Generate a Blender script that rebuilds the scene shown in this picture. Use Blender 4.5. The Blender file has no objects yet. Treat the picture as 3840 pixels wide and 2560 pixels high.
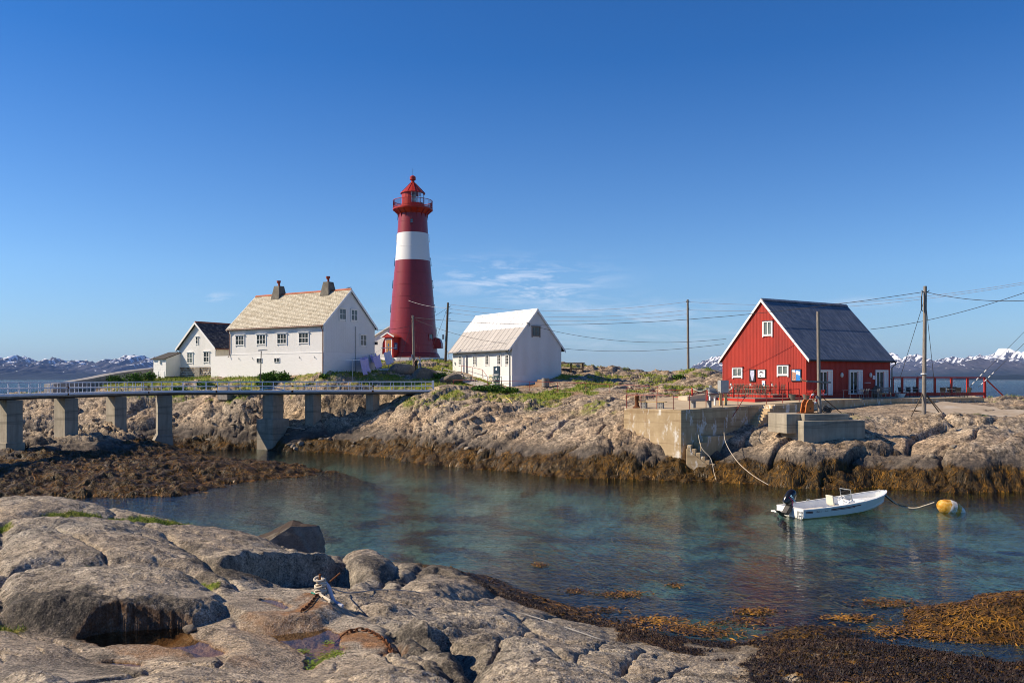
import bpy, bmesh, math, random
import numpy as np
from mathutils import Vector, Matrix

# ------------------------------------------------------------------ camera, sky, sun
CAM_Z = 7.3            # eye height above the sea, metres
FPX = 3200.0           # focal length in photo pixels (photo 3840 wide)
HOR = 1421.0           # horizon row in the photo
SC = bpy.context.scene
COL = SC.collection
cam_data = bpy.data.cameras.new("camera")
cam = bpy.data.objects.new("camera", cam_data)
COL.objects.link(cam)
cam.location = (0, 0, CAM_Z)
cam.rotation_euler = (math.radians(90), 0, 0)
cam_data.sensor_width = 36.0
cam_data.lens = 36.0 * FPX / 3840.0
cam_data.shift_y = (HOR - 1280.0) / 3840.0
cam_data.clip_start = 0.2
cam_data.clip_end = 90000.0
SC.camera = cam

SUN_AZ = math.radians(-89.0)     # clockwise from +Y (view direction); negative = to the left
SUN_EL = math.radians(36.0)
world = bpy.data.worlds.new("World")
SC.world = world
world.use_nodes = True
wn, wl = world.node_tree.nodes, world.node_tree.links
wn.clear()
w_out = wn.new("ShaderNodeOutputWorld")
w_bg = wn.new("ShaderNodeBackground")
w_sky = wn.new("ShaderNodeTexSky")
w_sky.sky_type = 'NISHITA'
w_sky.sun_disc = False
w_sky.sun_elevation = SUN_EL
w_sky.sun_rotation = SUN_AZ
w_sky.altitude = 0.0
w_sky.air_density = 1.0
w_sky.dust_density = 0.25
w_sky.ozone_density = 3.0
w_bg.inputs["Strength"].default_value = 0.102
# thin cirrus wisps low in the sky
w_tc = wn.new("ShaderNodeTexCoord")
w_map = wn.new("ShaderNodeMapping")
w_map.inputs["Scale"].default_value = (11, 11, 60)
w_map.inputs["Rotation"].default_value = (0, math.radians(2.0), 0)
w_noise = wn.new("ShaderNodeTexNoise")
w_noise.inputs["Scale"].default_value = 1.6
w_noise.inputs["Detail"].default_value = 8
w_noise.inputs["Roughness"].default_value = 0.62
w_noise.inputs["Distortion"].default_value = 0.6
w_ramp = wn.new("ShaderNodeValToRGB")
w_ramp.color_ramp.elements[0].position = 0.44
w_ramp.color_ramp.elements[1].position = 0.74
wl.new(w_tc.outputs["Generated"], w_map.inputs["Vector"])
wl.new(w_map.outputs["Vector"], w_noise.inputs["Vector"])
wl.new(w_noise.outputs["Fac"], w_ramp.inputs["Fac"])
def w_math(op, a, b=None, clamp=False):
    n = wn.new("ShaderNodeMath"); n.operation = op; n.use_clamp = clamp
    for i, v in enumerate((a, b)):
        if v is None: continue
        if isinstance(v, (int, float)): n.inputs[i].default_value = v
        else: wl.new(v, n.inputs[i])
    return n.outputs[0]
w_sep = wn.new("ShaderNodeSeparateXYZ")
wl.new(w_tc.outputs["Generated"], w_sep.inputs[0])
def w_blob(x0, z0, sx, sz, amp):
    a = w_math('MULTIPLY', w_math('SUBTRACT', w_sep.outputs["X"], x0), 1 / sx); b = w_math('MULTIPLY', w_math('SUBTRACT', w_sep.outputs["Z"], z0), 1 / sz)
    return w_math('MULTIPLY', w_math('POWER', 2.718, w_math('MULTIPLY', w_math('ADD', w_math('MULTIPLY', a, a), w_math('MULTIPLY', b, b)), -1.0)), amp)
w_band = None
for blob in ((0.0, 0.118, 0.085, 0.017, 1.0), (0.035, 0.100, 0.05, 0.010, 0.9), (0.13, 0.074, 0.10, 0.016, 0.55), (0.17, 0.045, 0.16, 0.014, 0.35), (-0.33, 0.088, 0.022, 0.006, 0.8), (0.40, 0.082, 0.05, 0.006, 0.6), (-0.10, 0.06, 0.08, 0.02, 0.25), (0.75, 0.12, 0.12, 0.03, 0.6), (-0.8, 0.14, 0.12, 0.03, 0.6)):
    v_ = w_blob(*blob); w_band = v_ if w_band is None else w_math('ADD', w_band, v_)
w_big = wn.new("ShaderNodeTexNoise")
w_big.inputs["Scale"].default_value = 5.2
w_big.inputs["Detail"].default_value = 2
wl.new(w_tc.outputs["Generated"], w_big.inputs["Vector"])
w_bigr = wn.new("ShaderNodeMapRange")
w_bigr.inputs["From Min"].default_value = 0.50
w_bigr.inputs["From Max"].default_value = 0.66
wl.new(w_big.outputs["Fac"], w_bigr.inputs["Value"])
w_fac = w_math('MULTIPLY', w_math('MULTIPLY', w_math('MULTIPLY', w_ramp.outputs["Color"], w_band), 1.0), 0.95, True)
w_hsv = wn.new("ShaderNodeHueSaturation")
w_hsv.inputs["Saturation"].default_value = 1.0
w_el = wn.new("ShaderNodeValToRGB")
for e, (p_, c_) in zip([w_el.color_ramp.elements[0], w_el.color_ramp.elements.new(0.12), w_el.color_ramp.elements.new(0.35), w_el.color_ramp.elements[-1]],
                       [(0.0, (0.56, 0.70, 0.94)), (0.12, (0.52, 0.74, 1.0)), (0.35, (0.17, 0.50, 0.89)), (1.0, (0.08, 0.34, 0.72))]):
    e.position = p_; e.color = (*c_, 1)
wl.new(w_sep.outputs["Z"], w_el.inputs["Fac"])
w_tint = wn.new("ShaderNodeMix"); w_tint.data_type = 'RGBA'; w_tint.blend_type = 'MULTIPLY'; w_tint.inputs["Factor"].default_value = 1.0
wl.new(w_sky.outputs["Color"], w_tint.inputs["A"]); wl.new(w_el.outputs["Color"], w_tint.inputs["B"])
wl.new(w_tint.outputs["Result"], w_hsv.inputs["Color"])
w_mix = wn.new("ShaderNodeMix"); w_mix.data_type = 'RGBA'
w_mix.inputs["B"].default_value = (6.6, 7.0, 7.8, 1)
wl.new(w_fac, w_mix.inputs["Factor"])
wl.new(w_hsv.outputs["Color"], w_mix.inputs["A"])
wl.new(w_mix.outputs["Result"], w_bg.inputs["Color"])
wl.new(w_bg.outputs["Background"], w_out.inputs["Surface"])

sun_data = bpy.data.lights.new("sun", 'SUN')
sun_data.energy = 5.0
sun_data.angle = math.radians(0.5)
sun_data.color = (1.0, 0.85, 0.64)
sun = bpy.data.objects.new("sun", sun_data)
COL.objects.link(sun)
_d = Vector((math.sin(SUN_AZ) * math.cos(SUN_EL), math.cos(SUN_AZ) * math.cos(SUN_EL), math.sin(SUN_EL)))
sun.rotation_euler = _d.to_track_quat('Z', 'Y').to_euler()
sun.location = (-60, 40, 80)
SC.view_settings.view_transform = 'Standard'
SC.view_settings.look = 'None'
SC.view_settings.exposure = 0.48
SC.view_settings.gamma = 1.0
SC.view_settings.use_curve_mapping = False
SC.render.engine = 'CYCLES'
SC.cycles.max_bounces = 6
SC.cycles.volume_bounces = 0
SC.cycles.filter_width = 1.0
SC.cycles.use_denoising = True
SC.cycles.denoiser = 'OPENIMAGEDENOISE'
SC.cycles.denoising_prefilter = 'ACCURATE'
SC.cycles.denoising_input_passes = 'RGB_ALBEDO_NORMAL'
SC.cycles.transparent_max_bounces = 12
SC.cycles.caustics_reflective = False
SC.cycles.caustics_refractive = False

# ------------------------------------------------------------------ helpers
random.seed(7)
RNG = np.random.default_rng(11)
K = 3840.0 / 2352.0
def PT(px, py, Y):
    """world point at depth Y for a photo pixel (2352-wide copy)"""
    return Vector(((px * K - 1920) / FPX * Y, Y, CAM_Z - (py * K - HOR) / FPX * Y))
def PX(px, Y, z):
    return Vector(((px * K - 1920) / FPX * Y, Y, z))
def tag(o, label=None, cat=None, group=None, kind=None):
    if label: o["label"] = label
    if cat: o["category"] = cat
    if group: o["group"] = group
    if kind: o["kind"] = kind
    return o
def empty(name, loc=(0, 0, 0), rz=0.0, label=None, cat=None, group=None):
    o = bpy.data.objects.new(name, None)
    COL.objects.link(o)
    o.location = loc
    o.rotation_euler = (0, 0, rz)
    o.empty_display_size = 0.2
    return tag(o, label, cat, group)
def link_mesh(name, me, mat=None, parent=None, smooth=False):
    if mat is not None and not me.materials:
        me.materials.append(mat)
    if smooth:
        me.polygons.foreach_set("use_smooth", np.ones(len(me.polygons), dtype=bool))
    o = bpy.data.objects.new(name, me)
    COL.objects.link(o)
    if parent is not None: o.parent = parent
    return o
class MB:
    """collects shapes into one mesh"""
    def __init__(self):
        self.v = []; self.f = []
    def add(self, vs, fs):
        b = len(self.v)
        self.v.extend([tuple(p) for p in vs]); self.f.extend([tuple(i + b for i in f) for f in fs])
        return self
    def box(self, x0, x1, y0, y1, z0, z1):
        vs = [(x0, y0, z0), (x1, y0, z0), (x1, y1, z0), (x0, y1, z0), (x0, y0, z1), (x1, y0, z1), (x1, y1, z1), (x0, y1, z1)]
        return self.add(vs, [(0, 3, 2, 1), (4, 5, 6, 7), (0, 1, 5, 4), (1, 2, 6, 5), (2, 3, 7, 6), (3, 0, 4, 7)])
    def bar(self, a, b, w, h=None, up=(0, 0, 1)):
        """rectangular bar between two points, w wide, h high (centred)"""
        h = w if h is None else h
        a = Vector(a); b = Vector(b); d = (b - a).normalized(); up = Vector(up)
        s = d.cross(up)
        if s.length < 1e-4: s = d.cross(Vector((1, 0, 0)))
        s.normalize(); u = s.cross(d).normalized()
        vs = []
        for p in (a, b):
            for i, j in ((-1, -1), (1, -1), (1, 1), (-1, 1)):
                vs.append(p + s * (w / 2 * i) + u * (h / 2 * j))
        return self.add(vs, [(0, 1, 2, 3), (7, 6, 5, 4), (0, 4, 5, 1), (1, 5, 6, 2), (2, 6, 7, 3), (3, 7, 4, 0)])
    def tube(self, pts, r, n=8, caps=True):
        pts = [Vector(p) for p in pts]
        rs = r if isinstance(r, (list, tuple)) else [r] * len(pts)
        vs = []; ref = None
        for i, p in enumerate(pts):
            d = (pts[min(i + 1, len(pts) - 1)] - pts[max(i - 1, 0)]).normalized()
            if ref is None:
                ref = d.cross(Vector((0, 0, 1)))
                if ref.length < 1e-3: ref = d.cross(Vector((0, 1, 0)))
            ref = (ref - d * ref.dot(d)).normalized()
            u = d.cross(ref)
            for k in range(n):
                a = 2 * math.pi * k / n
                vs.append(p + (ref * math.cos(a) + u * math.sin(a)) * rs[i])
        fs = []
        for i in range(len(pts) - 1):
            for k in range(n):
                fs.append((i * n + k, i * n + (k + 1) % n, (i + 1) * n + (k + 1) % n, (i + 1) * n + k))
        if caps:
            fs.append(tuple(range(n - 1, -1, -1))); fs.append(tuple(range((len(pts) - 1) * n, len(pts) * n)))
        return self.add(vs, fs)
    def lathe(self, prof, n=24, c=(0, 0, 0), caps=True):
        vs = []; fs = []
        for r, z in prof:
            for k in range(n):
                a = 2 * math.pi * k / n
                vs.append((c[0] + r * math.cos(a), c[1] + r * math.sin(a), c[2] + z))
        for i in range(len(prof) - 1):
            for k in range(n):
                fs.append((i * n + k, i * n + (k + 1) % n, (i + 1) * n + (k + 1) % n, (i + 1) * n + k))
        if caps:
            fs.append(tuple(range(n - 1, -1, -1))); fs.append(tuple(range((len(prof) - 1) * n, len(prof) * n)))
        return self.add(vs, fs)
    def prism(self, poly, d):
        """poly: list of 3D points (planar), extruded by vector d"""
        n = len(poly); d = Vector(d)
        vs = [Vector(p) for p in poly] + [Vector(p) + d for p in poly]
        fs = [tuple(range(n - 1, -1, -1)), tuple(range(n, 2 * n))] + [(i, (i + 1) % n, n + (i + 1) % n, n + i) for i in range(n)]
        return self.add(vs, fs)
    def mesh(self, name):
        me = bpy.data.meshes.new(name)
        me.from_pydata(self.v, [], self.f)
        bm = bmesh.new(); bm.from_mesh(me)
        bmesh.ops.recalc_face_normals(bm, faces=bm.faces)
        bm.to_mesh(me); bm.free()
        me.update()
        if len(me.polygons) == 1 and me.polygons[0].normal.z < -0.9: me.flip_normals()
        return me
    def build(self, name, mat, parent=None, smooth=False, bevel=0.0, tagkind=None):
        o = link_mesh(name, self.mesh(name), mat, parent, smooth)
        if bevel > 0:
            m = o.modifiers.new("bevel", 'BEVEL'); m.width = bevel; m.segments = 2; m.limit_method = 'ANGLE'
        if smooth and bevel == 0:
            o.data.set_sharp_from_angle(angle=math.radians(40))
        if tagkind: o["kind"] = tagkind
        return o
def copy_tree(o, parent=None):
    c = o.copy(); COL.objects.link(c); c.parent = parent
    for ch in list(o.children): copy_tree(ch, c)
    return c

# ------------------------------------------------------------------ materials
MATS = {}
class NT:
    def __init__(self, name, rough=0.7, spec=0.4, metal=0.0):
        self.m = bpy.data.materials.new(name); self.m.use_nodes = True
        self.n = self.m.node_tree.nodes; self.l = self.m.node_tree.links
        self.b = self.n["Principled BSDF"]
        self.b.inputs["Roughness"].default_value = rough
        self.b.inputs["Specular IOR Level"].default_value = spec
        self.b.inputs["Metallic"].default_value = metal
        self.tc = self.n.new("ShaderNodeTexCoord").outputs["Object"]
        MATS[name] = self.m
    def link(self, a, b): self.l.new(a, b)
    def setin(self, sock, v):
        if isinstance(v, bpy.types.NodeSocket): self.l.new(v, sock)
        elif isinstance(v, (tuple, list)) and sock.type == 'RGBA': sock.default_value = (*v[:3], 1)
        elif sock.type == 'RGBA': sock.default_value = (v, v, v, 1)
        else: sock.default_value = v
    def mapping(self, scale=(1, 1, 1), rot=(0, 0, 0), vec=None):
        n = self.n.new("ShaderNodeMapping"); n.inputs["Scale"].default_value = scale; n.inputs["Rotation"].default_value = rot
        self.l.new(vec or self.tc, n.inputs["Vector"]); return n.outputs[0]
    def noise(self, scale, detail=4, rough=0.55, vec=None, dist=0.0):
        n = self.n.new("ShaderNodeTexNoise")
        n.inputs["Scale"].default_value = scale; n.inputs["Detail"].default_value = detail
        n.inputs["Roughness"].default_value = rough; n.inputs["Distortion"].default_value = dist
        self.l.new(vec or self.tc, n.inputs["Vector"]); return n.outputs["Fac"]
    def voronoi(self, scale, feature='F1', vec=None, out="Distance"):
        n = self.n.new("ShaderNodeTexVoronoi"); n.feature = feature; n.inputs["Scale"].default_value = scale
        self.l.new(vec or self.tc, n.inputs["Vector"]); return n.outputs[out]
    def ramp(self, fac, stops, interp='LINEAR'):
        n = self.n.new("ShaderNodeValToRGB"); r = n.color_ramp; r.interpolation = interp
        while len(r.elements) < len(stops): r.elements.new(0.5)
        for e, (p, c) in zip(r.elements, stops):
            e.position = p
            e.color = (c, c, c, 1) if isinstance(c, (int, float)) else (*c, 1)
        self.l.new(fac, n.inputs["Fac"]); return n.outputs["Color"]
    def mix(self, fac, a, b, mode='MIX'):
        n = self.n.new("ShaderNodeMix"); n.data_type = 'RGBA'; n.blend_type = mode
        self.setin(n.inputs["Factor"], fac); self.setin(n.inputs["A"], a); self.setin(n.inputs["B"], b)
        return n.outputs["Result"]
    def math(self, op, a, b=0.0, clamp=False):
        n = self.n.new("ShaderNodeMath"); n.operation = op; n.use_clamp = clamp
        self.setin(n.inputs[0], a); self.setin(n.inputs[1], b); return n.outputs[0]
    def maprange(self, v, a, b, c=0.0, d=1.0):
        n = self.n.new("ShaderNodeMapRange")
        for s, x in zip(("Value", "From Min", "From Max", "To Min", "To Max"), (v, a, b, c, d)): self.setin(n.inputs[s], x)
        return n.outputs["Result"]
    def attr(self, name):
        n = self.n.new("ShaderNodeAttribute"); n.attribute_name = name; return n.outputs["Fac"]
    def xyz(self, vec=None):
        n = self.n.new("ShaderNodeSeparateXYZ"); self.l.new(vec or self.tc, n.inputs[0]); return n.outputs
    def random(self):
        return self.n.new("ShaderNodeObjectInfo").outputs["Random"]
    def color(self, c): self.setin(self.b.inputs["Base Color"], c); return self
    def rough(self, c): self.setin(self.b.inputs["Roughness"], c); return self
    def bump(self, h, strength=0.3, dist=0.02):
        n = self.n.new("ShaderNodeBump"); n.inputs["Strength"].default_value = strength; n.inputs["Distance"].default_value = dist
        self.l.new(h, n.inputs["Height"]); self.l.new(n.outputs[0], self.b.inputs["Normal"]); return self
def plain(name, c, rough=0.6, spec=0.4, metal=0.0, var=0.12, scale=3.0, bump=0.0, bscale=40.0):
    """painted / weathered surface: base colour with blotches and faint streaks"""
    t = NT(name, rough, spec, metal)
    n = t.noise(scale, 5, 0.6)
    lo = tuple(x * (1 - var) for x in c); hi = tuple(min(1, x * (1 + var)) for x in c)
    t.color(t.ramp(n, [(0.3, lo), (0.7, hi)]))
    if bump: t.bump(t.noise(bscale, 3), bump, 0.01)
    return t.m

# ------------------------------------------------------------------ numeric noise for terrain
def hsh(ix, iy, s):
    ix = ix.astype(np.int64); iy = iy.astype(np.int64)
    h = (ix * 374761393 + iy * 668265263 + s * 1442695041) & 0xFFFFFFFF
    h = ((h ^ (h >> 13)) * 1274126177) & 0xFFFFFFFF
    h = ((h ^ (h >> 16)) * 2246822519) & 0xFFFFFFFF
    return ((h ^ (h >> 15)) & 0xFFFFFF).astype(np.float64) / 16777216.0
_ga = np.random.default_rng(5).uniform(0, 2 * np.pi, 512 * 512); GRX = np.cos(_ga).astype(np.float32); GRY = np.sin(_ga).astype(np.float32)
def perlin(x, y, s=0):
    xi = np.floor(x); yi = np.floor(y); xf = (x - xi).astype(np.float32); yf = (y - yi).astype(np.float32)
    u = xf * xf * xf * (xf * (xf * 6 - 15) + 10); v = yf * yf * yf * (yf * (yf * 6 - 15) + 10)
    ii = xi.astype(np.int32) + s * 37; jj = yi.astype(np.int32) + s * 91
    def g(dx, dy):
        k = ((ii + dx) & 511) * 512 + ((jj + dy) & 511)
        return GRX[k] * (xf - np.float32(dx)) + GRY[k] * (yf - np.float32(dy))
    a = g(0, 0) * (1 - u) + g(1, 0) * u; b = g(0, 1) * (1 - u) + g(1, 1) * u
    return (a * (1 - v) + b * v) * 1.5
def fbm(x, y, o=4, s=0, gain=0.5, lac=2.03):
    r = 0; a = 1.0
    for i in range(o):
        r = r + a * perlin(x + 17.3 * i, y - 9.1 * i, s + i); x = x * lac; y = y * lac; a *= gain
    return r
def vor(x, y, s=0):
    """F1, F2, random per cell, vector from cell centre"""
    xi = np.floor(x); yi = np.floor(y)
    f1 = np.full(x.shape, 9.0); f2 = np.full(x.shape, 9.0); c = np.zeros(x.shape); c2 = np.zeros(x.shape); vx = np.zeros(x.shape); vy = np.zeros(x.shape)
    for dx in (-1, 0, 1):
        for dy in (-1, 0, 1):
            cx = xi + dx; cy = yi + dy
            ax = x - cx - 0.1 - 0.8 * hsh(cx, cy, s); ay = y - cy - 0.1 - 0.8 * hsh(cx, cy, s + 1)
            d = np.sqrt(ax * ax + ay * ay)
            n = d < f1
            f2 = np.where(n, f1, np.minimum(f2, d))
            f1 = np.where(n, d, f1); vx = np.where(n, ax, vx); vy = np.where(n, ay, vy)
            c = np.where(n, hsh(cx, cy, s + 2), c); c2 = np.where(n, hsh(cx, cy, s + 3), c2)
    return f1, f2, c, c2, vx, vy
def sstep(a, b, x):
    t = np.clip((x - a) / (b - a), 0, 1); return t * t * (3 - 2 * t)
def blocks(x, y, size, s, aniso=1.8, ang=0.5, tilt=0.5):
    """fractured rock: tilted rounded blocks parted by cracks, in units of block size"""
    ca, sa = math.cos(ang), math.sin(ang)
    wx = x + size * 0.35 * perlin(x / size * 0.8, y / size * 0.8, s + 50)
    wy = y + size * 0.35 * perlin(x / size * 0.8 + 31, y / size * 0.8, s + 51)
    u = (wx * ca + wy * sa) / (size * aniso); v = (-wx * sa + wy * ca) / size
    f1, f2, c, c2, vx, vy = vor(u, v, s)
    e = f2 - f1
    dome = 1 - np.exp(-e * 11.0)
    a = c2 * 2 * np.pi
    cr = np.exp(-(e / 0.05) ** 2)
    return (dome - 0.88) * 0.30 + (c - 0.5) * 0.42 - 0.30 * cr + tilt * (np.cos(a) * vx + np.sin(a) * vy), e
def strata(x, y, spacing, ang, s, warp=0.35, run=7.0):
    """sheets of rock parted by long joints: stepped, gently tilted bands that end and restart along their run"""
    ca, sa = math.cos(ang), math.sin(ang)
    u = x * ca + y * sa; v = -x * sa + y * ca
    v = v / spacing + warp * fbm(u / (spacing * 2.6), v / (spacing * 2.6), 4, s + 60) + 0.5 * hsh(np.floor(u / (spacing * run) + 0.4 * perlin(u / spacing * .5, v / spacing * .5, s + 61)), np.floor(v / spacing * 0 + 1), s + 5)
    i = np.floor(v); f = v - i
    w0 = 0.25 * (hsh(i, i * 0 + 1, s) - 0.5)                       # uneven band widths
    seg = np.floor(u / (spacing * run) + hsh(i, i * 0 + 4, s))
    off = hsh(i, seg, s + 1) - 0.5; tl = hsh(i, seg, s + 2) - 0.35
    e = np.minimum(f, 1 - f)
    return 0.75 * off + 0.9 * tl * (f - 0.5) - 0.35 * np.exp(-(e / 0.035) ** 2) - 0.18 * np.exp(-(e / 0.12) ** 2), e
def rbf_fit(P, smooth=1e-3):
    P = np.array(P, float); xy = P[:, :2] / 10.0; n = len(P)
    d = np.sqrt(((xy[:, None] - xy[None]) ** 2).sum(-1))
    A = np.zeros((n + 3, n + 3)); A[:n, :n] = d + np.eye(n) * smooth     # linear kernel: no overshoot
    A[:n, n] = 1; A[:n, n + 1:] = xy; A[n, :n] = 1; A[n + 1:, :n] = xy.T
    w = np.linalg.lstsq(A, np.concatenate([P[:, 2], [0, 0, 0]]), rcond=None)[0]
    def f(x, y):
        x = np.asarray(x, float) / 10; y = np.asarray(y, float) / 10
        r = w[n] + w[n + 1] * x + w[n + 2] * y
        for i in range(n):
            r = r + w[i] * np.sqrt((x - xy[i, 0]) ** 2 + (y - xy[i, 1]) ** 2 + 0.012)
        return r
    return f
def seg_dist(x, y, pts):
    """distance, side (+1 left of the line), parameter 0..1 of the nearest point of a polyline"""
    best = np.full(x.shape, 1e9); side = np.ones(x.shape); par = np.zeros(x.shape)
    L = [math.hypot(pts[i + 1][0] - pts[i][0], pts[i + 1][1] - pts[i][1]) for i in range(len(pts) - 1)]
    T = sum(L); acc = 0
    for i in range(len(pts) - 1):
        ax, ay = pts[i][:2]; bx, by = pts[i + 1][:2]; dx, dy = bx - ax, by - ay
        t = np.clip(((x - ax) * dx + (y - ay) * dy) / (L[i] ** 2 + 1e-9), 0, 1)
        d = np.hypot(x - ax - t * dx, y - ay - t * dy)
        n = d < best
        best = np.where(n, d, best)
        side = np.where(n, np.sign(dx * (y - ay) - dy * (x - ax)), side)
        par = np.where(n, (acc + t * L[i]) / T, par); acc += L[i]
    return best, side, par
def grid_mesh(name, X, Y, Z, mat, attrs=None, kind="structure"):
    r, c = X.shape
    co = np.stack([X, Y, Z], -1).reshape(-1, 3).astype(np.float32)
    idx = np.arange(r * c).reshape(r, c)
    q = np.stack([idx[:-1, :-1], idx[:-1, 1:], idx[1:, 1:], idx[1:, :-1]], -1).reshape(-1, 4).astype(np.int32)
    me = bpy.data.meshes.new(name)
    me.vertices.add(len(co)); me.vertices.foreach_set("co", co.ravel())
    me.loops.add(q.size); me.loops.foreach_set("vertex_index", q.ravel())
    me.polygons.add(len(q)); me.polygons.foreach_set("loop_start", np.arange(0, q.size, 4, dtype=np.int32))
    me.update(calc_edges=True)
    me.polygons.foreach_set("use_smooth", np.ones(len(q), dtype=bool))
    for k, v in (attrs or {}).items():
        a = me.attributes.new(k, 'FLOAT', 'POINT'); a.data.foreach_set("value", v.astype(np.float32).ravel())
    o = link_mesh(name, me, mat)
    if kind: o["kind"] = kind
    return o
class Field:
    """bilinear lookup on the mesh grids (fan: rows in Y, columns in X/Y)"""
    def __init__(self, rows, cols, Z): self.r = rows; self.c = cols; self.Z = Z
    def __call__(self, x, y):
        x = np.asarray(x, float); y = np.asarray(y, float); u = x / y
        i = np.clip(np.searchsorted(self.r, y) - 1, 0, len(self.r) - 2); j = np.clip(np.searchsorted(self.c, u) - 1, 0, len(self.c) - 2)
        a = np.clip((y - self.r[i]) / (self.r[i + 1] - self.r[i]), 0, 1); b = np.clip((u - self.c[j]) / (self.c[j + 1] - self.c[j]), 0, 1)
        Z = self.Z
        return (Z[i, j] * (1 - b) + Z[i, j + 1] * b) * (1 - a) + (Z[i + 1, j] * (1 - b) + Z[i + 1, j + 1] * b) * a
# ------------------------------------------------------------------ rock, weed and grass materials
def rock_material(name, lo, hi, dark_zone, speck, near):
    t = NT(name, 0.85, 0.25)
    z = t.xyz()["Z"]
    n1 = t.noise(0.22, 5, 0.6); n2 = t.noise(1.7, 6, 0.62, dist=0.3); n3 = t.noise(speck, 3, 0.7); n5 = t.noise(0.9, 6, 0.7)
    c = t.ramp(n2, [(0.28, lo), (0.5, tuple((a + b) / 2 for a, b in zip(lo, hi))), (0.72, hi)])
    c = t.mix(t.maprange(n1, 0.35, 0.7), c, t.mix(1.0, c, (1.12, 0.98, 0.84), 'MULTIPLY'))
    c = t.mix(1.0, c, t.ramp(n3, [(0.32, 0.16), (0.43, 0.62), (0.52, 1.0), (0.62, 1.35), (0.72, 1.8)]), 'MULTIPLY')
    n8 = t.noise(speck * 0.16, 5, 0.7, vec=t.mapping((1.0, 1.9, 1.4), (0, 0, 0.4)))
    c = t.mix(0.9, c, t.ramp(n8, [(0.34, 0.22), (0.47, 0.85), (0.56, 1.08), (0.70, 1.35)]), 'MULTIPLY')
    # dark lichen films and brighter quartz streaks
    lich = t.ramp(n5, [(0.50, 0.0), (0.66, 1.0)])
    c = t.mix(t.math('MULTIPLY', lich, 0.55), c, (0.055, 0.05, 0.045))
    if near:
        n6 = t.noise(14, 4, 0.7)
        c = t.mix(t.ramp(n6, [(0.66, 0.0), (0.72, 0.75)]), c, (0.33, 0.17, 0.04))      # orange crust lichen specks
        n7 = t.noise(55, 2, 0.6)
        c = t.mix(t.ramp(n7, [(0.58, 0.0), (0.68, 0.6)]), c, (0.62, 0.57, 0.52))
    # black belt of shore lichen above the weed line
    zn = t.math('ADD', z, t.math('MULTIPLY', t.math('SUBTRACT', n5, 0.5), 1.6))
    belt = t.math('MULTIPLY', t.maprange(zn, dark_zone[0], dark_zone[1], 1.0, 0.0), dark_zone[2])
    c = t.mix(belt, c, t.ramp(n2, [(0.3, (0.035, 0.031, 0.029)), (0.75, (0.095, 0.08, 0.07))]))
    c = t.mix(t.math('MULTIPLY', t.attr("dark"), t.ramp(t.noise(5.5, 5, 0.7, vec=t.mapping((1.6, 1.6, 0.5))), [(0.30, 0.35), (0.55, 1.0)])), c, t.ramp(n3, [(0.4, (0.018, 0.016, 0.014)), (0.62, (0.07, 0.06, 0.05)), (0.75, (0.20, 0.17, 0.14))]))  # dark patches: lichen and seepage colour combined with painted shade
    # sandy bottom below the weed
    sand = t.ramp(t.noise(0.45, 5, 0.6), [(0.3, (0.07, 0.10, 0.08)), (0.7, (0.25, 0.29, 0.21))])
    c = t.mix(t.maprange(z, -0.45, -1.1), c, sand)
    # weed mat
    nw = t.noise(3.0, 6, 0.7); nw2 = t.noise(0.7, 3, 0.6)
    weed = t.ramp(nw, [(0.30, (0.014, 0.010, 0.005)), (0.46, (0.06, 0.036, 0.010)), (0.58, (0.15, 0.075, 0.012)), (0.72, (0.30, 0.135, 0.014))])
    weed = t.mix(t.maprange(nw2, 0.45, 0.75), weed, (0.045, 0.03, 0.013))
    wa = t.attr("weed")
    c = t.mix(wa, c, weed)
    # turf
    ng = t.noise(1.3, 5, 0.65); ng2 = t.noise(9, 3, 0.6)
    turf = t.ramp(ng, [(0.30, (0.24, 0.17, 0.06)), (0.45, (0.22, 0.21, 0.035)), (0.58, (0.15, 0.21, 0.022)), (0.75, (0.08, 0.15, 0.018))])
    turf = t.mix(0.6, turf, t.ramp(ng2, [(0.3, 0.45), (0.7, 1.4)]), 'MULTIPLY')
    c = t.mix(t.attr("grass"), c, turf)
    # rust stains
    c = t.mix(t.attr("rust"), c, t.ramp(t.noise(6, 4, 0.6), [(0.35, (0.11, 0.05, 0.02)), (0.6, (0.28, 0.12, 0.035)), (0.8, (0.42, 0.27, 0.14))]))
    t.color(c)
    t.rough(t.mix(wa, 0.86, 0.5))
    h = t.math('ADD', t.math('MULTIPLY', n3, 0.35), t.math('ADD', t.noise(speck * 0.33, 4, 0.65), t.math('MULTIPLY', nw, t.math('MULTIPLY', wa, 2.0))))
    t.bump(h, 1.0, 0.05 if near else 0.11)
    return t.m
M_ROCK_FAR = rock_material("island granite", (0.20, 0.16, 0.12), (0.50, 0.41, 0.305), (1.7, 2.7, 0.85), 6.0, False)
M_ROCK_NEAR = rock_material("foreground granite", (0.17, 0.145, 0.115), (0.44, 0.385, 0.305), (0.9, 1.9, 0.85), 30.0, True)

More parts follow.
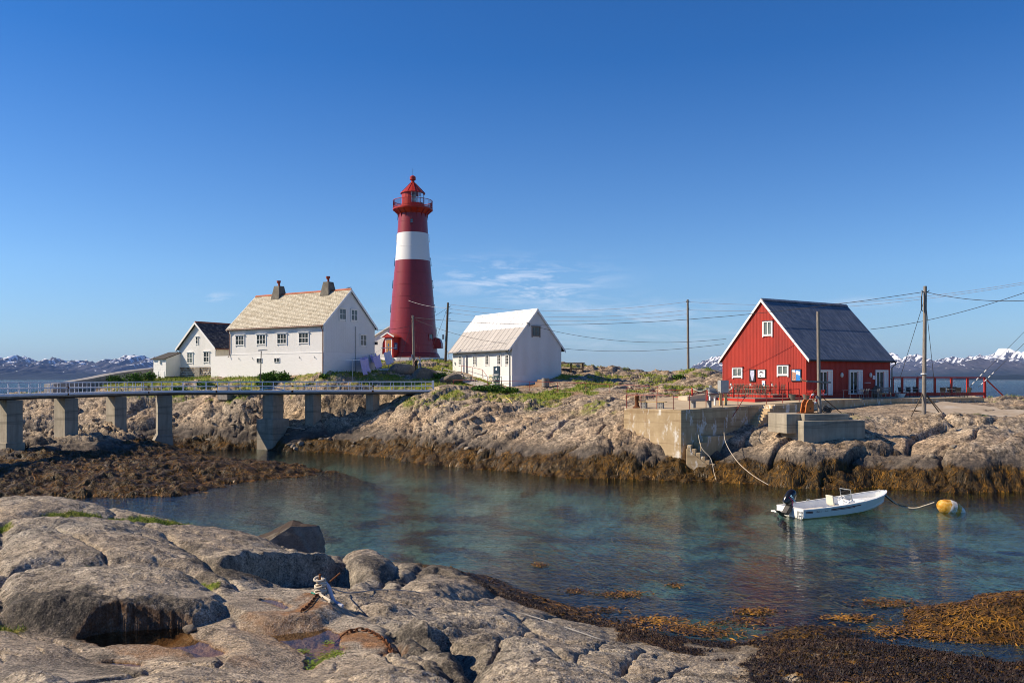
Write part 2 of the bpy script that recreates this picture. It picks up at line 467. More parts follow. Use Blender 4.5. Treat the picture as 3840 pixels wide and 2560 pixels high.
# ------------------------------------------------------------------ far terrain: skerry + island
# outline of the paved quay: front edge and back edge
QF = [Vector((8.72, 66.6, 5.02)), Vector((12.5, 63.0, 5.02)), Vector((18.5, 66.72, 5.22)), Vector((27.0, 72.0, 5.54)), Vector((32.8, 76.0, 5.56)), Vector((44.3, 80.0, 5.56))]
QB = [Vector((10.5, 72.0, 5.25)), Vector((13.5, 78.0, 5.6)), Vector((20.0, 86.0, 5.85)), Vector((30.0, 92.0, 5.9)), Vector((38.0, 94.0, 5.85)), Vector((47.0, 90.0, 5.7))]
def in_poly(x, y, P):
    c = np.zeros(x.shape, bool); j = len(P) - 1
    for i in range(len(P)):
        xi, yi = P[i][:2]; xj, yj = P[j][:2]
        c ^= ((yi > y) != (yj > y)) & (x < (xj - xi) * (y - yi) / (yj - yi + 1e-12) + xi); j = i
    return c
def C(px, py, Y): p = PT(px, py, Y); return (p.x, p.y, p.z)
SHORE = [(-26.5, 90), (-17.1, 84.7), (-11.1, 79), (-4.5, 70), (0.8, 66.9), (8.1, 62.5), (14.3, 60.4), (17.7, 59.4), (24.3, 57.9), (33.5, 55.9), (50, 53), (72, 52)]
ctrl = []
for x, y in SHORE:
    ctrl += [(x, y, -0.15), (x - 0.8, y - 3, -1.3), (x - 1.5, y - 8, -2.3)]
ctrl += [(x, 38, -2.4) for x in (-18, -8, 2, 12, 22, 34)] + [(0, 50, -2.5), (10, 48, -2.4), (25, 46, -2.3), (-6, 58, -2.2), (-9, 48, -2.2)]
SK = [(-50, 48), (-36, 50), (-26, 52.2), (-21.1, 53.2), (-19.1, 59.9), (-15.5, 63.9), (-13.1, 68.5), (-17.6, 72.6), (-22.5, 76.5), (-28.9, 83.7), (-33.0, 89.5)]
ctrl += [(x, y, -0.08) for x, y in SK]
ctrl += [(-26, 48, -1.4), (-20, 49, -1.4), (-14.5, 57, -1.5), (-11, 63, -1.5), (-10, 70, -1.6), (-15, 76, -1.6), (-21, 80, -1.5), (-27, 86.5, -0.9), (-37, 45, -1.2), (-50, 43, -1.2)]
ctrl += [(-39.5, 67, 1.78), (-38.3, 73.3, 2.35), (-37.1, 80, 2.85), (-35.6, 88, 0.62), (-35.6, 68, 1.44), (-32.2, 58, 1.1), (-26.6, 56, 0.7), (-23.6, 60, 0.65), (-20.4, 64, 0.6), (-18.0, 68, 0.45),
         (-30.9, 78, 0.95), (-32.8, 76, 1.9), (-35.2, 73, 2.5), (-24.1, 70, 0.6), (-30.4, 68, 1.1), (-38.9, 64, 1.4), (-34.2, 57, 1.1), (-46, 62, 1.6), (-46, 75, 2.2), (-60, 65, 2), (-50, 86, 1.6), (-62, 85, 2), (-42, 87, 1.2), (-28, 72, 0.9)]
for a in [(0, 1010, 90), (100, 990, 92), (200, 960, 95), (0, 950, 97), (200, 930, 99), (400, 985, 93), (500, 1000, 91), (560, 1010, 90.3), (400, 940, 95), (550, 960, 92), (550, 920, 93.5), (718, 977, 90.1), (700, 995, 88.5), (700, 930, 92.3), (760, 970, 89.5), (640, 985, 90.2),
          (850, 1000, 84), (850, 965, 89.0), (856, 947, 91.3), (850, 922, 92.6), (800, 960, 90.4), (300, 905, 97), (500, 905, 95), (700, 905, 93.0), (0, 915, 102), (490, 867, 105.5), (600, 862, 101), (742, 856, 94.4), (690, 862, 96), (650, 868, 97), (600, 884, 96), (700, 883, 93.8), (300, 872, 108), (420, 872, 110), (350, 868, 113), (150, 890, 105), (0, 905, 105),
          (800, 862, 96.5), (800, 880, 93.5), (900, 870, 98), (960, 897, 92.5), (900, 890, 94), (1000, 901, 91), (1010, 850, 104), (940, 845, 108), (945, 832, 122), (860, 828, 127), (1030, 828, 127), (945, 826, 135), (1000, 828, 121), (1040, 838, 112), (1060, 850, 106),
          (1030, 885, 95.5), (1100, 893, 92), (1200, 895, 91), (1300, 905, 88), (1400, 908, 85), (1500, 915, 80), (1250, 880, 100), (1290, 835, 116), (1350, 840, 114), (1420, 850, 112), (1340, 865, 104), (1450, 872, 100), (1550, 853, 106), (1620, 850, 100), (1650, 867, 92),
          (1500, 887, 93), (1600, 893, 84), (1580, 905, 80), (1000, 1035, 74.5), (1000, 990, 78), (1000, 950, 83), (1000, 925, 87.5), (1150, 1070, 68.6), (1150, 1030, 70.5), (1150, 990, 74), (1150, 950, 79.5), (1150, 920, 86), (1300, 1040, 66.5), (1300, 1000, 69), (1300, 960, 73),
          (1300, 930, 80), (1430, 1060, 63.8), (1430, 1010, 64.8), (1400, 970, 67.5), (1400, 940, 73), (1400, 922, 78), (1800, 1010, 60), (1800, 1060, 59.0), (1950, 1040, 59), (2100, 1060, 58.2), (2100, 1020, 61), (2100, 980, 64.5), (2100, 950, 68), (1980, 950, 67), (2250, 1050, 57.2),
          (2250, 1010, 60), (2250, 975, 63), (2250, 953, 68), (2352, 1050, 56.8), (2352, 1000, 60), (2352, 960, 66), (2352, 932, 74), (2300, 912, 85), (2352, 912, 88)]:
    ctrl.append(C(*a))
ctrl += [(-16.4, 102, 8.29), (0, 93.6, 6.15), (-7.4, 106.3, 7.9), (5.7, 98.7, 8.16), (-1.7, 110, 8.5), (-15, 150, 7), (-40, 140, 6), (10, 150, 5), (-62, 130, 4), (-55, 112, 4.5), (-62, 100, 4), (10, 140, 5.5), (40, 140, 2), (20, 165, -0.5), (-30, 165, -0.5),
         (14, 64.5, 2.6), (16, 67, 3.6), (20, 70, 4.3), (24, 66.5, 4.2), (22, 76, 5.7), (28.8, 71.2, 4.6), (34.5, 74.2, 4.9), (40, 80, 5.5), (33, 86, 5.6), (24, 86, 5.7), (18, 80, 5.4), (45, 88, 5.0), (55, 60, 2.5), (55, 75, 4.6), (60, 90, 4.0), (75, 70, 3), (60, 110, -0.5), (50, 125, -0.5), (45, 100, 4.2), (80, 90, 0)]
far_base = rbf_fit(ctrl, 0.004)
FY = np.geomspace(38, 165, 540); FU = np.linspace(-0.80, 0.80, 900)
UU, YY = np.meshgrid(FU, FY); XX = UU * YY
base = far_base(XX, YY)
def discs(x, y, L):
    m = np.ones(x.shape)
    for cx, cy, r0, r1, k in L:
        m = np.minimum(m, k + (1 - k) * sstep(r0, r1, np.hypot(x - cx, y - cy)))
    return m
calm = discs(XX, YY, [(30, 79, 11, 14, 0.06), (22, 72, 5, 8, 0.2), (40, 82, 5, 8, 0.15), (-25, 105, 8.5, 11, 0.18), (-1, 101, 8, 11, 0.2), (-15, 130, 8, 12, 0.2), (-43, 113, 9, 12, 0.25), (4, 90, 3, 5, 0.35), (9, 87, 3, 5, 0.35), (-10, 97, 3, 6, 0.4)])
shore_t = sstep(-0.3, 1.2, base)
b1, e1 = blocks(XX, YY, 3.0, 3, 2.8, 0.42, 0.55)
b2, e2 = blocks(XX, YY, 1.15, 13, 2.6, 0.5, 0.55)
b3, e3 = blocks(XX, YY, 0.48, 23, 1.9, 0.3, 0.5)
s1, _ = strata(XX, YY, 2.6, 0.42, 203, 0.5, 4.0)
s2, _ = strata(XX, YY, 0.95, 0.55, 213, 0.5, 4.0)
lump = fbm(XX * 0.16, YY * 0.16, 3, 41)
rough_zone = 0.45 + 0.55 * sstep(-0.25, 0.35, fbm(XX * 0.11 + 5, YY * 0.11, 2, 77))
scree = sstep(0.05, 0.4, fbm(XX * 0.09 - 3, YY * 0.13, 2, 91)) * sstep(0.3, 1.2, base) * sstep(5.8, 4.5, base)
sm_ = np.maximum(sstep(13, 18, XX) * sstep(6.5, 5.0, base), 0.9 * np.exp(-(((XX - 4.5) / 5.5) ** 2 + ((YY - 67) / 5.0) ** 2)))
smooth_r = 1 - 0.72 * sm_
wl_ = sstep(1.6, 1.0, base)                                          # weed-draped foot: softer, rounder
detail = calm * ((1.0 - 0.35 * wl_) * ((0.50 + 0.45 * sm_) * b1 + 0.62 * (1 - 0.7 * sm_) * s1) * (0.55 + 0.45 * shore_t) + (1 - 0.6 * wl_) * smooth_r * ((0.30 * rough_zone + 0.35 * scree) * b2 + 0.36 * rough_zone * s2) + (1 - 0.8 * wl_) * smooth_r * (0.30 * rough_zone + 0.45 * scree) * b3 + 0.35 * lump)
detail *= np.where(base < 0, np.exp(base * 0.8), 1.0)
sk_mask = sstep(-11, -15, XX) * sstep(86, 80, YY)                 # the low skerry is smoother
detail *= 1 - 0.5 * sk_mask * sstep(2.2, 1.2, base)
ZF = base + detail + 0.05 * fbm(XX * 2.2, YY * 2.2, 3, 5) * calm
qpoly = [tuple(p) for p in QF] + [tuple(p) for p in QB[::-1]]
qz = rbf_fit([tuple(f_.lerp(b_, u)) for f_, b_ in zip(QF, QB) for u in (0, .25, .5, .75, 1)], 1e-4)
inq = in_poly(XX, YY, qpoly)
bb = (XX > 6) & (XX < 50) & (YY > 60) & (YY < 96)
xb, yb = XX[bb], YY[bb]; zq = qz(xb, yb); dq, _, _ = seg_dist(xb, yb, [tuple(p) for p in QF])
ZF[bb] = np.where(inq[bb], np.minimum(ZF[bb], zq - 0.22), np.where(dq < 2.5, np.minimum(ZF[bb], zq - 0.45), ZF[bb]))
steep = np.hypot(np.gradient(ZF, axis=0) / np.gradient(YY, axis=0), np.gradient(ZF, axis=1) / np.gradient(XX, axis=1))
wz = ZF + 0.55 * fbm(XX * 0.35, YY * 0.35, 4, 61)
weed_top = 1.45 + 0.15 * sk_mask - 0.5 * sstep(-10, -24, XX) * sstep(84, 88, YY)
weedF = sstep(weed_top + 0.12, weed_top - 0.12, wz) * np.maximum(sstep(-1.3, -0.5, ZF), 0.9 * sstep(-0.15, 0.6, fbm(XX * 0.3, YY * 0.3, 4, 66)))
ZF = ZF + weedF * (0.26 * fbm(XX * 1.1, YY * 1.1, 3, 8) + 0.07 * np.abs(fbm(XX * 3.1, YY * 3.1, 2, 9))) * sstep(-1.2, 0, ZF)
gn = fbm(XX * 0.21, YY * 0.21, 4, 33)
gzone = np.maximum.reduce([
    0.95 * sstep(5.7, 6.5, base) * sstep(-4, -9, XX) * sstep(122, 112, YY),
    0.50 * sstep(4.3, 5.6, base) * sstep(2, -6, XX),
    0.62 * discs(XX, YY, [(3.5, 87, 2, 8, 0)]) * 0 + 0.62 * (1 - discs(XX, YY, [(2.5, 87, 2.5, 5.5, 0)])),
    0.55 * (1 - discs(XX, YY, [(13, 98, 4, 9, 0), (10, 90, 3, 6, 0)])),
    0.40 * (1 - discs(XX, YY, [(18, 84, 2, 6, 0), (9, 112, 3, 8, 0)]))])
flat_ok = sstep(1.25, 0.5, steep)
grassF = sstep(0.0, 0.22, gn + gzone - 0.42) * flat_ok * sstep(4.0, 4.8, ZF) * sstep(0.06, 0.2, calm + 0.08)
grassF *= sstep(11.5, 13.5, np.hypot(XX - 30, YY - 79))
rustF = (0.7 * (1 - discs(XX, YY, [(2.6, 94.6, 0.6, 2.4, 0), (5.5, 88.5, 0.6, 2.6, 0), (-6.5, 98, 0.5, 2.2, 0)]))) * sstep(0.9, 0.4, grassF)
grid_mesh("island_rock", XX, YY, ZF, M_ROCK_FAR, {"weed": weedF, "grass": grassF, "rust": rustF})
HF = Field(FY, FU, ZF); WEEDF = Field(FY, FU, weedF); GRASSF = Field(FY, FU, grassF)

# ------------------------------------------------------------------ near terrain: the granite foreground
nc = []
for a in [(1150, 1345, 30.0), (1176, 1400, 20.4), (1176, 1480, 13.2), (1176, 1568, 9.56), (100, 1135, 26), (0, 1130, 26), (100, 1200, 21), (100, 1310, 16.5), (300, 1170, 25), (450, 1222, 24), (300, 1250, 19), (430, 1290, 18), (0, 1250, 18.5), (520, 1345, 16.6),
          (200, 1345, 15), (400, 1350, 15.2), (100, 1378, 13.5), (300, 1380, 13.4), (480, 1400, 13.8), (530, 1385, 14.6), (0, 1568, 9.5), (150, 1568, 9.8), (0, 1420, 12.4), (100, 1500, 10.9), (230, 1545, 10.4), (560, 1450, 12.4), (640, 1550, 10.4), (450, 1540, 10.6), (520, 1500, 11.5), (400, 1568, 9.9),
          (735, 1392, 14), (660, 1410, 13.8), (820, 1420, 14), (650, 1262, 24), (560, 1240, 24.5), (650, 1352, 19.5), (740, 1345, 20.5), (700, 1370, 16.8), (600, 1362, 17.2), (850, 1340, 21), (800, 1290, 24.5), (900, 1300, 24.5), (950, 1330, 22), (1000, 1345, 20), (1040, 1300, 27), (900, 1285, 28),
          (1300, 1405, 21.5), (1250, 1440, 17), (1400, 1445, 20.5), (1480, 1475, 22), (1200, 1480, 13.9), (1000, 1430, 15.4), (850, 1450, 13.4), (800, 1510, 11.4), (760, 1568, 9.9), (900, 1568, 9.8), (1000, 1400, 17.5), (1100, 1370, 20.5), (1176, 1568, 10), (1400, 1568, 10.8), (1600, 1568, 11.8), (1400, 1490, 14.8), (1500, 1512, 14.5), (1650, 1542, 13.8),
          (1720, 1560, 15.8), (1600, 1505, 18.2), (1880, 1436, 18.5), (1940, 1432, 18.2), (2050, 1478, 17.0), (2226, 1512, 15.6), (2100, 1482, 16.5), (1900, 1520, 15.2), (2352, 1532, 14.4), (1800, 1568, 13.4), (2100, 1568, 13), (2352, 1568, 12.8), (1780, 1470, 18.5), (1850, 1417, 24)]:
    nc.append(C(*a))
for px, Y, z in [(350, 12.3, 3.30), (260, 12.3, 3.30), (440, 12.0, 3.28), (690, 12.6, 3.22), (640, 13.2, 3.26), (730, 11.8, 3.22), (760, 12.6, 3.28), (300, 11.6, 3.3), (630, 14.3, 3.42)]:
    p = PX(px, Y, z); nc.append(tuple(p))
# shoreline of the foreground and the bed beyond it
for px, py in [(1100, 1318), (1200, 1368), (1330, 1402), (1440, 1440), (1530, 1480), (1640, 1478), (1760, 1440), (1900, 1418), (2010, 1432), (2120, 1480), (2240, 1500), (2352, 1510)]:
    p = PX(px, CAM_Z * FPX / ((py - 871) * K), -0.02); nc.append(tuple(p))
for px, py in [(2030, 1385), (2100, 1362), (2200, 1360), (2352, 1362), (2120, 1440), (2220, 1468), (2352, 1480)]:
    p = PX(px, CAM_Z * FPX / ((py - 871) * K), -0.02); nc.append(tuple(p))
nc += [(-16, 29, 2.2), (-10, 29.5, 1.4), (-6, 29.5, 0.9), (-3, 30.5, 0.5), (-0.6, 32, -0.02), (-16, 33, 0.2), (-11, 34, -0.4), (-6, 34, -0.5), (-1, 35, -1), (4, 33, -1.4), (9, 29, -1.7), (4, 38, -2.3), (-10, 38, -1.6), (-22, 38, -1.2), (14, 38, -2.4), (24, 38, -2.3), (12, 33, -2.2), (20, 33, -1.9), (32, 38, -2.3),
       (7, 25.6, -0.8), (10, 26.5, -1.5), (14, 28.5, -1.2), (8.2, 23.2, -0.35), (13.4, 26.2, 0.65), (15.4, 26.2, 0.95), (17.5, 25.2, 1.0), (14.6, 25.0, 0.4), (10.6, 23.3, -0.5), (11.5, 22.6, -0.5), (13.2, 22.6, -0.5), (14.2, 22.2, -0.5), (9.6, 21.6, -0.3), (16.5, 22.2, -0.5), (20, 25, 0.7), (12.2, 22.6, -0.3), (16, 20.2, -0.25), (20, 19.6, -0.2), (24, 28, 0.2), (20, 30.2, -1.0), (9.2, 20.2, 0.0),
       (0, 5, 4.9), (-6, 5, 4.9), (6, 5, 4.6), (12, 7, 3.8), (-12, 8, 4.3), (-18, 14, 4.0), (-22, 22, 3.8), (18, 10, 3.2), (24, 14, 2.6), (26, 20, 0.8), (-24, 30, 2)]
near_base = rbf_fit(nc, 0.0006)
NY = np.concatenate([np.geomspace(5.5, 9.2, 50, endpoint=False), np.geomspace(9.2, 32, 470, endpoint=False), np.linspace(32, 38.6, 40)])
NU = np.linspace(-0.82, 0.82, 860)
UN, YN = np.meshgrid(NU, NY); XN = UN * YN
zb = near_base(XN, YN)
def ray_hit(px, py):
    """where the view ray of a photo pixel meets the smooth foreground"""
    d = PT(px, py, 1.0); d = (d.x, 1.0, d.z - CAM_Z)
    ys = np.linspace(7, 36, 600)
    z = near_base(d[0] * ys, ys); r = CAM_Z + d[2] * ys
    k = np.argmax(r <= z) if np.any(r <= z) else len(ys) - 1
    return (d[0] * ys[k], ys[k], z[k])
zn = zb.copy()
jit = 0.10 * fbm(XN * 1.3, YN * 1.3, 4, 71)
def scarp(pts, depth, fall, width=0.12, drop_right=True):
    """a step in the rock: the side right of the traced line sinks, then recovers"""
    global zn
    w = [ray_hit(*p) for p in pts]
    d, s, t = seg_dist(XN, YN, w)
    sd = d * (s if not drop_right else -s) + jit
    fade = sstep(0, 0.12, t) * sstep(1, 0.88, t)
    zn = zn - depth * fade * sstep(-width * 0.25, width, sd) * np.exp(-np.maximum(sd - width, 0) / fall)
    zn = zn + depth * 0.22 * fade * np.exp(-((sd + width) / (width * 3.5)) ** 2) * (sd < width)
def crack(pts, depth, width):
    global zn
    w = [ray_hit(*p) for p in pts]
    d, s, t = seg_dist(XN, YN, w)
    d = np.abs(d * s + jit * 0.8)
    fade = sstep(0, 0.06, t) * sstep(1, 0.94, t)
    zn = zn - depth * fade * (np.exp(-(d / width) ** 2) + 0.35 * np.exp(-(d / (width * 5)) ** 2))
# broad rounded slabs
b1n, e1n = blocks(XN, YN, 3.1, 303, 2.3, -0.35, 0.25)
b2n, e2n = blocks(XN, YN, 1.05, 313, 2.2, -0.45, 0.35)
slabmask = sstep(0.2, 1.0, zb)
s1n, _ = strata(XN, YN, 1.5, -0.22, 403, 0.30, 5.0)
s2n, _ = strata(XN, YN, 0.55, -0.30, 413, 0.45, 6.0)
zn = zn + slabmask * (0.07 * s1n + 0.035 * s2n * sstep(-0.3, 0.3, fbm(XN * 0.35 + 4, YN * 0.35, 2, 322)) + 0.05 * b1n + 0.03 * b2n * sstep(-0.2, 0.4, fbm(XN * 0.3, YN * 0.3, 2, 321)))
b3n, e3n = blocks(XN, YN, 0.34, 353, 2.6, -0.3, 0.4)
rz_ = sstep(-0.25, 0.45, fbm(XN * 0.7 + 9, YN * 0.7, 3, 357))
zn = zn + slabmask * (0.10 * fbm(XN * 0.42, YN * 0.42, 4, 331) + 0.045 * fbm(XN * 1.9, YN * 2.6, 4, 341) + 0.030 * b3n * rz_ - 0.03 * np.abs(fbm(XN * 5.0, YN * 7.0, 3, 351)))
# whaleback slabs with the outlines seen in the photograph, each rounded off at its rim
SLABS = [([(0, 400), (90, 395), (190, 415), (300, 448), (260, 462), (130, 452), (0, 470)], 0.16, 0.30),
         ([(0, 478), (130, 462), (260, 468), (360, 480), (430, 505), (520, 560), (628, 655), (560, 650), (480, 615), (400, 600), (240, 595), (120, 600), (0, 610)], 0.34, 0.28),
         ([(372, 478), (500, 490), (640, 512), (770, 560), (880, 590), (915, 640), (800, 640), (700, 638), (620, 625), (580, 610), (500, 548), (430, 500)], 0.22, 0.30),
         ([(890, 555), (960, 560), (1045, 590), (1035, 612), (940, 665), (912, 640)], 0.42, 0.22),
         ([(1040, 650), (1110, 592), (1200, 610), (1300, 650), (1320, 668), (1240, 672), (1120, 668)], 0.34, 0.35),
         ([(0, 618), (120, 606), (240, 602), (400, 606), (500, 625), (590, 670), (640, 705), (590, 735), (500, 745), (400, 752), (300, 770), (200, 770), (120, 745), (0, 700)], 0.36, 0.20),
         ([(0, 708), (100, 745), (190, 785), (260, 815), (370, 860), (200, 890), (260, 960), (0, 960)], 0.30, 0.28),
         ([(500, 770), (560, 735), (640, 748), (740, 790), (820, 830), (812, 862), (790, 885), (700, 960), (400, 960), (250, 905), (195, 885), (360, 868), (430, 845), (560, 852), (600, 830), (530, 800)], 0.26, 0.20),
         ([(640, 690), (700, 662), (820, 655), (900, 660), (1000, 650), (1060, 660), (1200, 690), (1340, 700), (1400, 760), (1200, 742), (1000, 722), (900, 695), (860, 722), (800, 735), (720, 740), (650, 725)], 0.22, 0.24),
         ([(890, 728), (1000, 735), (1150, 755), (1344, 775), (1500, 820), (1750, 930), (1600, 960), (1400, 960), (1235, 905), (1225, 865), (1100, 800), (960, 765)], 0.40, 0.32),
         ([(790, 900), (900, 840), (930, 805), (1000, 800), (1100, 830), (1222, 905), (1260, 980), (780, 980)], 0.24, 0.24)]
for outline, amp, w_ in SLABS:
    W_ = [ray_hit(px * 0.875, py * 0.875 + 784) for px, py in outline]
    x0, x1 = min(p[0] for p in W_) - .3, max(p[0] for p in W_) + .3; y0, y1 = min(p[1] for p in W_) - .3, max(p[1] for p in W_) + .3
    m_ = (XN > x0) & (XN < x1) & (YN > y0) & (YN < y1); xs_, ys_ = XN[m_], YN[m_]
    xj = xs_ + 0.10 * fbm(xs_ * 1.1, ys_ * 1.1, 4, 441); yj = ys_ + 0.10 * fbm(xs_ * 1.1 + 7, ys_ * 1.1, 4, 442)
    d, s, t = seg_dist(xj, yj, W_ + [W_[0]]); ins = in_poly(xj, yj, W_)
    zn[m_] += np.where(ins, amp * (1 - np.exp(-d / w_)), -0.10 * np.exp(-(d / 0.10) ** 2)) - amp * 0.35 * ins
# traced steps (all face the camera or the right, so they fall in shade)
scarp([(500, 1305), (560, 1296), (640, 1296), (720, 1298), (800, 1302)], 0.75, 1.6, 0.10)
scarp([(930, 1455), (990, 1475), (1040, 1520), (1075, 1545)], 0.85, 0.65, 0.16, drop_right=False)
scarp([(900, 1330), (960, 1315), (1010, 1320), (1080, 1345)], 0.10, 0.4, 0.12)
for pts, d, w in [
    ([(740, 1388), (820, 1398), (900, 1402), (990, 1405), (1080, 1412), (1200, 1418), (1330, 1415)], 0.13, 0.035),
    ([(700, 1448), (800, 1470), (860, 1500), (920, 1540), (980, 1568)], 0.12, 0.035),
    ([(1060, 1545), (1110, 1510), (1150, 1475), (1220, 1440)], 0.10, 0.03),
    ([(0, 1400), (60, 1440), (120, 1500), (160, 1568)], 0.10, 0.03), ([(30, 1480), (100, 1515), (200, 1540)], 0.07, 0.025),
    ([(180, 1568), (300, 1545), (420, 1535), (560, 1530), (690, 1535)], 0.10, 0.03),
    ([(0, 1235), (120, 1222), (200, 1260), (260, 1300)], 0.12, 0.04), ([(200, 1205), (330, 1235), (430, 1280)], 0.07, 0.03),
    ([(600, 1250), (680, 1262), (760, 1300)], 0.07, 0.03), ([(850, 1360), (960, 1352), (1080, 1375), (1200, 1400)], 0.06, 0.03),
    ([(1380, 1568), (1430, 1520), (1480, 1490)], 0.14, 0.035), ([(1480, 1568), (1540, 1540), (1600, 1530)], 0.09, 0.03), ([(1230, 1568), (1250, 1530), (1330, 1500), (1400, 1470)], 0.07, 0.03),
    ([(560, 1400), (640, 1396), (690, 1425)], 0.06, 0.04), ([(780, 1440), (900, 1480), (1000, 1568)], 0.07, 0.03)]:
    crack(pts, d, w)
# rock pools: hollows with the outlines seen in the photograph
POOLS = [([(166, 1470), (250, 1451), (291, 1448), (366, 1444), (440, 1441), (430, 1454), (450, 1470), (474, 1478), (501, 1492), (518, 1502), (440, 1514), (389, 1512), (325, 1517), (271, 1502), (210, 1478)], 3.43),
         ([(230, 1525), (264, 1517), (325, 1526), (321, 1533)], 3.43),
         ([(555, 1436), (626, 1429), (687, 1427), (728, 1436), (785, 1458), (772, 1481), (796, 1492), (745, 1515), (721, 1541), (697, 1545), (709, 1512), (663, 1481), (619, 1458), (575, 1444)], 3.38),
         ([(596, 1378), (619, 1375), (643, 1382), (667, 1397), (653, 1399), (626, 1387)], 3.53)]
pool_in = np.zeros(zn.shape)
for outline, zl in POOLS:
    W_ = [PX(px, (CAM_Z - zl) * FPX / ((py - 871) * K), zl) for px, py in outline]
    d, s, t = seg_dist(XN, YN, [tuple(p) for p in W_] + [tuple(W_[0])])
    ins = in_poly(XN, YN, [tuple(p) for p in W_]); sd = np.where(ins, -d, d) + 0.05 * fbm(XN * 2.5, YN * 2.5, 3, 421)
    zn = np.where(sd < 0, np.minimum(zn, zl - 0.03 + 0.5 * np.maximum(sd, -0.3)), zn)
    near = (sd >= 0) & (sd < 1.2)
    zn = np.where(near, np.maximum(zn, zl + 0.012 + 0.07 * np.minimum(sd, 0.5) - 0.6 * np.maximum(sd - 0.6, 0)), zn)
    Yc = sum(p.y for p in W_) / len(W_); wlim = sstep(Yc + 0.55, Yc + 0.1, YN) * sstep(2.2, 1.2, sd) * (sd >= 0)
    cap = zl + 0.02 + 0.20 * np.maximum(sd, 0)
    zn = np.where(zn > cap, zn * (1 - wlim) + cap * wlim, zn)
    pool_in = np.maximum(pool_in, sstep(0.10, -0.02, sd))
wzn = zn + 0.35 * fbm(XN * 0.5, YN * 0.5, 4, 361)
wtop = 0.95 + 0.45 * sstep(-5, -2, XN)
weedN = sstep(wtop + 0.1, wtop - 0.1, wzn) * np.maximum(sstep(-1.0, -0.35, zn), 0.9 * sstep(-0.15, 0.6, fbm(XN * 0.4, YN * 0.4, 4, 366)))
hm = sstep(-0.1, 0.1, zn) * sstep(0.25, 0.31, XN / YN + 0.03 * fbm(XN * 0.8, YN * 0.8, 4, 375)) * sstep(3.6, 3.1, zn)                       # moss-like dark weed over the right-hand rock
weedN = np.maximum(weedN, hm * sstep(-0.35, 0.05, fbm(XN * 0.9, YN * 0.9, 4, 371) + 0.70 * sstep(13.0, 15.4, YN) + 0.45 * sstep(0.36, 0.50, XN / YN) - 0.02))
zn = zn + weedN * (0.05 * fbm(XN * 2.4, YN * 2.4, 3, 381) + 0.05 * np.abs(fbm(XN * 7, YN * 7, 2, 391))) * sstep(-0.4, 0.1, zn)
grassN = np.zeros(zn.shape); rustN = 0.4 * pool_in
for pts, w in [([(110, 1180), (190, 1180), (260, 1188)], 0.22), ([(265, 1192), (340, 1195), (430, 1211)], 0.30), ([(210, 1307), (280, 1308), (345, 1315)], 0.20), ([(455, 1338), (490, 1350)], 0.12), ([(0, 1418), (25, 1420)], 0.2), ([(0, 1205), (12, 1215)], 0.25)]:
    d, s, t = seg_dist(XN, YN, [ray_hit(*p) for p in pts]); grassN = np.maximum(grassN, sstep(w, w * 0.45, d + 0.12 * fbm(XN * 2, YN * 2, 3, 401)))
for pts, w, k in [([(690, 1425), (720, 1405), (760, 1400)], 0.32, 0.85), ([(770, 1470), (800, 1462), (860, 1480), (900, 1500)], 0.30, 0.8), ([(620, 1462), (700, 1500), (560, 1440)], 0.4, 0.2), ([(430, 1505), (560, 1520)], 0.3, 0.2)]:
    d, s, t = seg_dist(XN, YN, [ray_hit(*p) for p in pts]); rustN = np.maximum(rustN, k * sstep(w, w * 0.2, d + 0.25 * fbm(XN * 1.6, YN * 1.6, 3, 411)))
darkN = np.zeros(zn.shape)                                          # black lichen and seepage, with shade of steep faces and hollows painted in
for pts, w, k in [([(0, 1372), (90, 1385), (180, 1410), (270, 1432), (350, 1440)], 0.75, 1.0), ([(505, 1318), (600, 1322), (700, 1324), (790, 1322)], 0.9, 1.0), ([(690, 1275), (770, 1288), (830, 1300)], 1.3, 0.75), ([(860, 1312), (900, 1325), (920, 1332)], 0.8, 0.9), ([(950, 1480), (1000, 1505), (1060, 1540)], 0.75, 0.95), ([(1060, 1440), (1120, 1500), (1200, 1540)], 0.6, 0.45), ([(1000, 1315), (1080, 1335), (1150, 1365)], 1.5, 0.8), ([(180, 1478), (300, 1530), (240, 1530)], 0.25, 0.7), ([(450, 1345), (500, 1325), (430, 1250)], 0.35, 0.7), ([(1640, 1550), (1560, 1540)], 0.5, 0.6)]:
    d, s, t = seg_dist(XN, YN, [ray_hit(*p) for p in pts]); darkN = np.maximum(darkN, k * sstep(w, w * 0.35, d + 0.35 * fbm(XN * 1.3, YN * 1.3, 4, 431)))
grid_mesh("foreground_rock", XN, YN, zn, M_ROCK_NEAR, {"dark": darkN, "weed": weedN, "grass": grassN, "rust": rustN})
HN = Field(NY, NU, zn); WEEDN = Field(NY, NU, weedN); GRASSN = Field(NY, NU, grassN)
def ground(x, y):
    return float(HN(x, y)) if y < 38 else float(HF(x, y))

# ------------------------------------------------------------------ sea bed, sea, pools
t = NT("sea bed", 0.9, 0.2)
nb = t.noise(0.16, 4, 0.6); nst = t.noise(1.0, 5, 0.7, vec=t.mapping((0.5, 2.2, 1), (0, 0, 0.5)))
sand = t.ramp(t.noise(0.5, 5, 0.6), [(0.3, (0.22, 0.30, 0.24)), (0.7, (0.50, 0.56, 0.44))])
kelp = t.ramp(nst, [(0.35, (0.05, 0.03, 0.01)), (0.55, (0.22, 0.10, 0.03)), (0.75, (0.42, 0.20, 0.06))])
t.color(t.mix(t.ramp(nb, [(0.44, 0.0), (0.60, 0.85)]), sand, kelp))
M_BED = t.m
gx = np.linspace(-90, 90, 120); gy = np.linspace(30, 95, 90); GX, GY = np.meshgrid(gx, gy)
grid_mesh("seabed", GX, GY, -3.2 + 0.3 * fbm(GX * 0.12, GY * 0.12, 3, 501), M_BED)
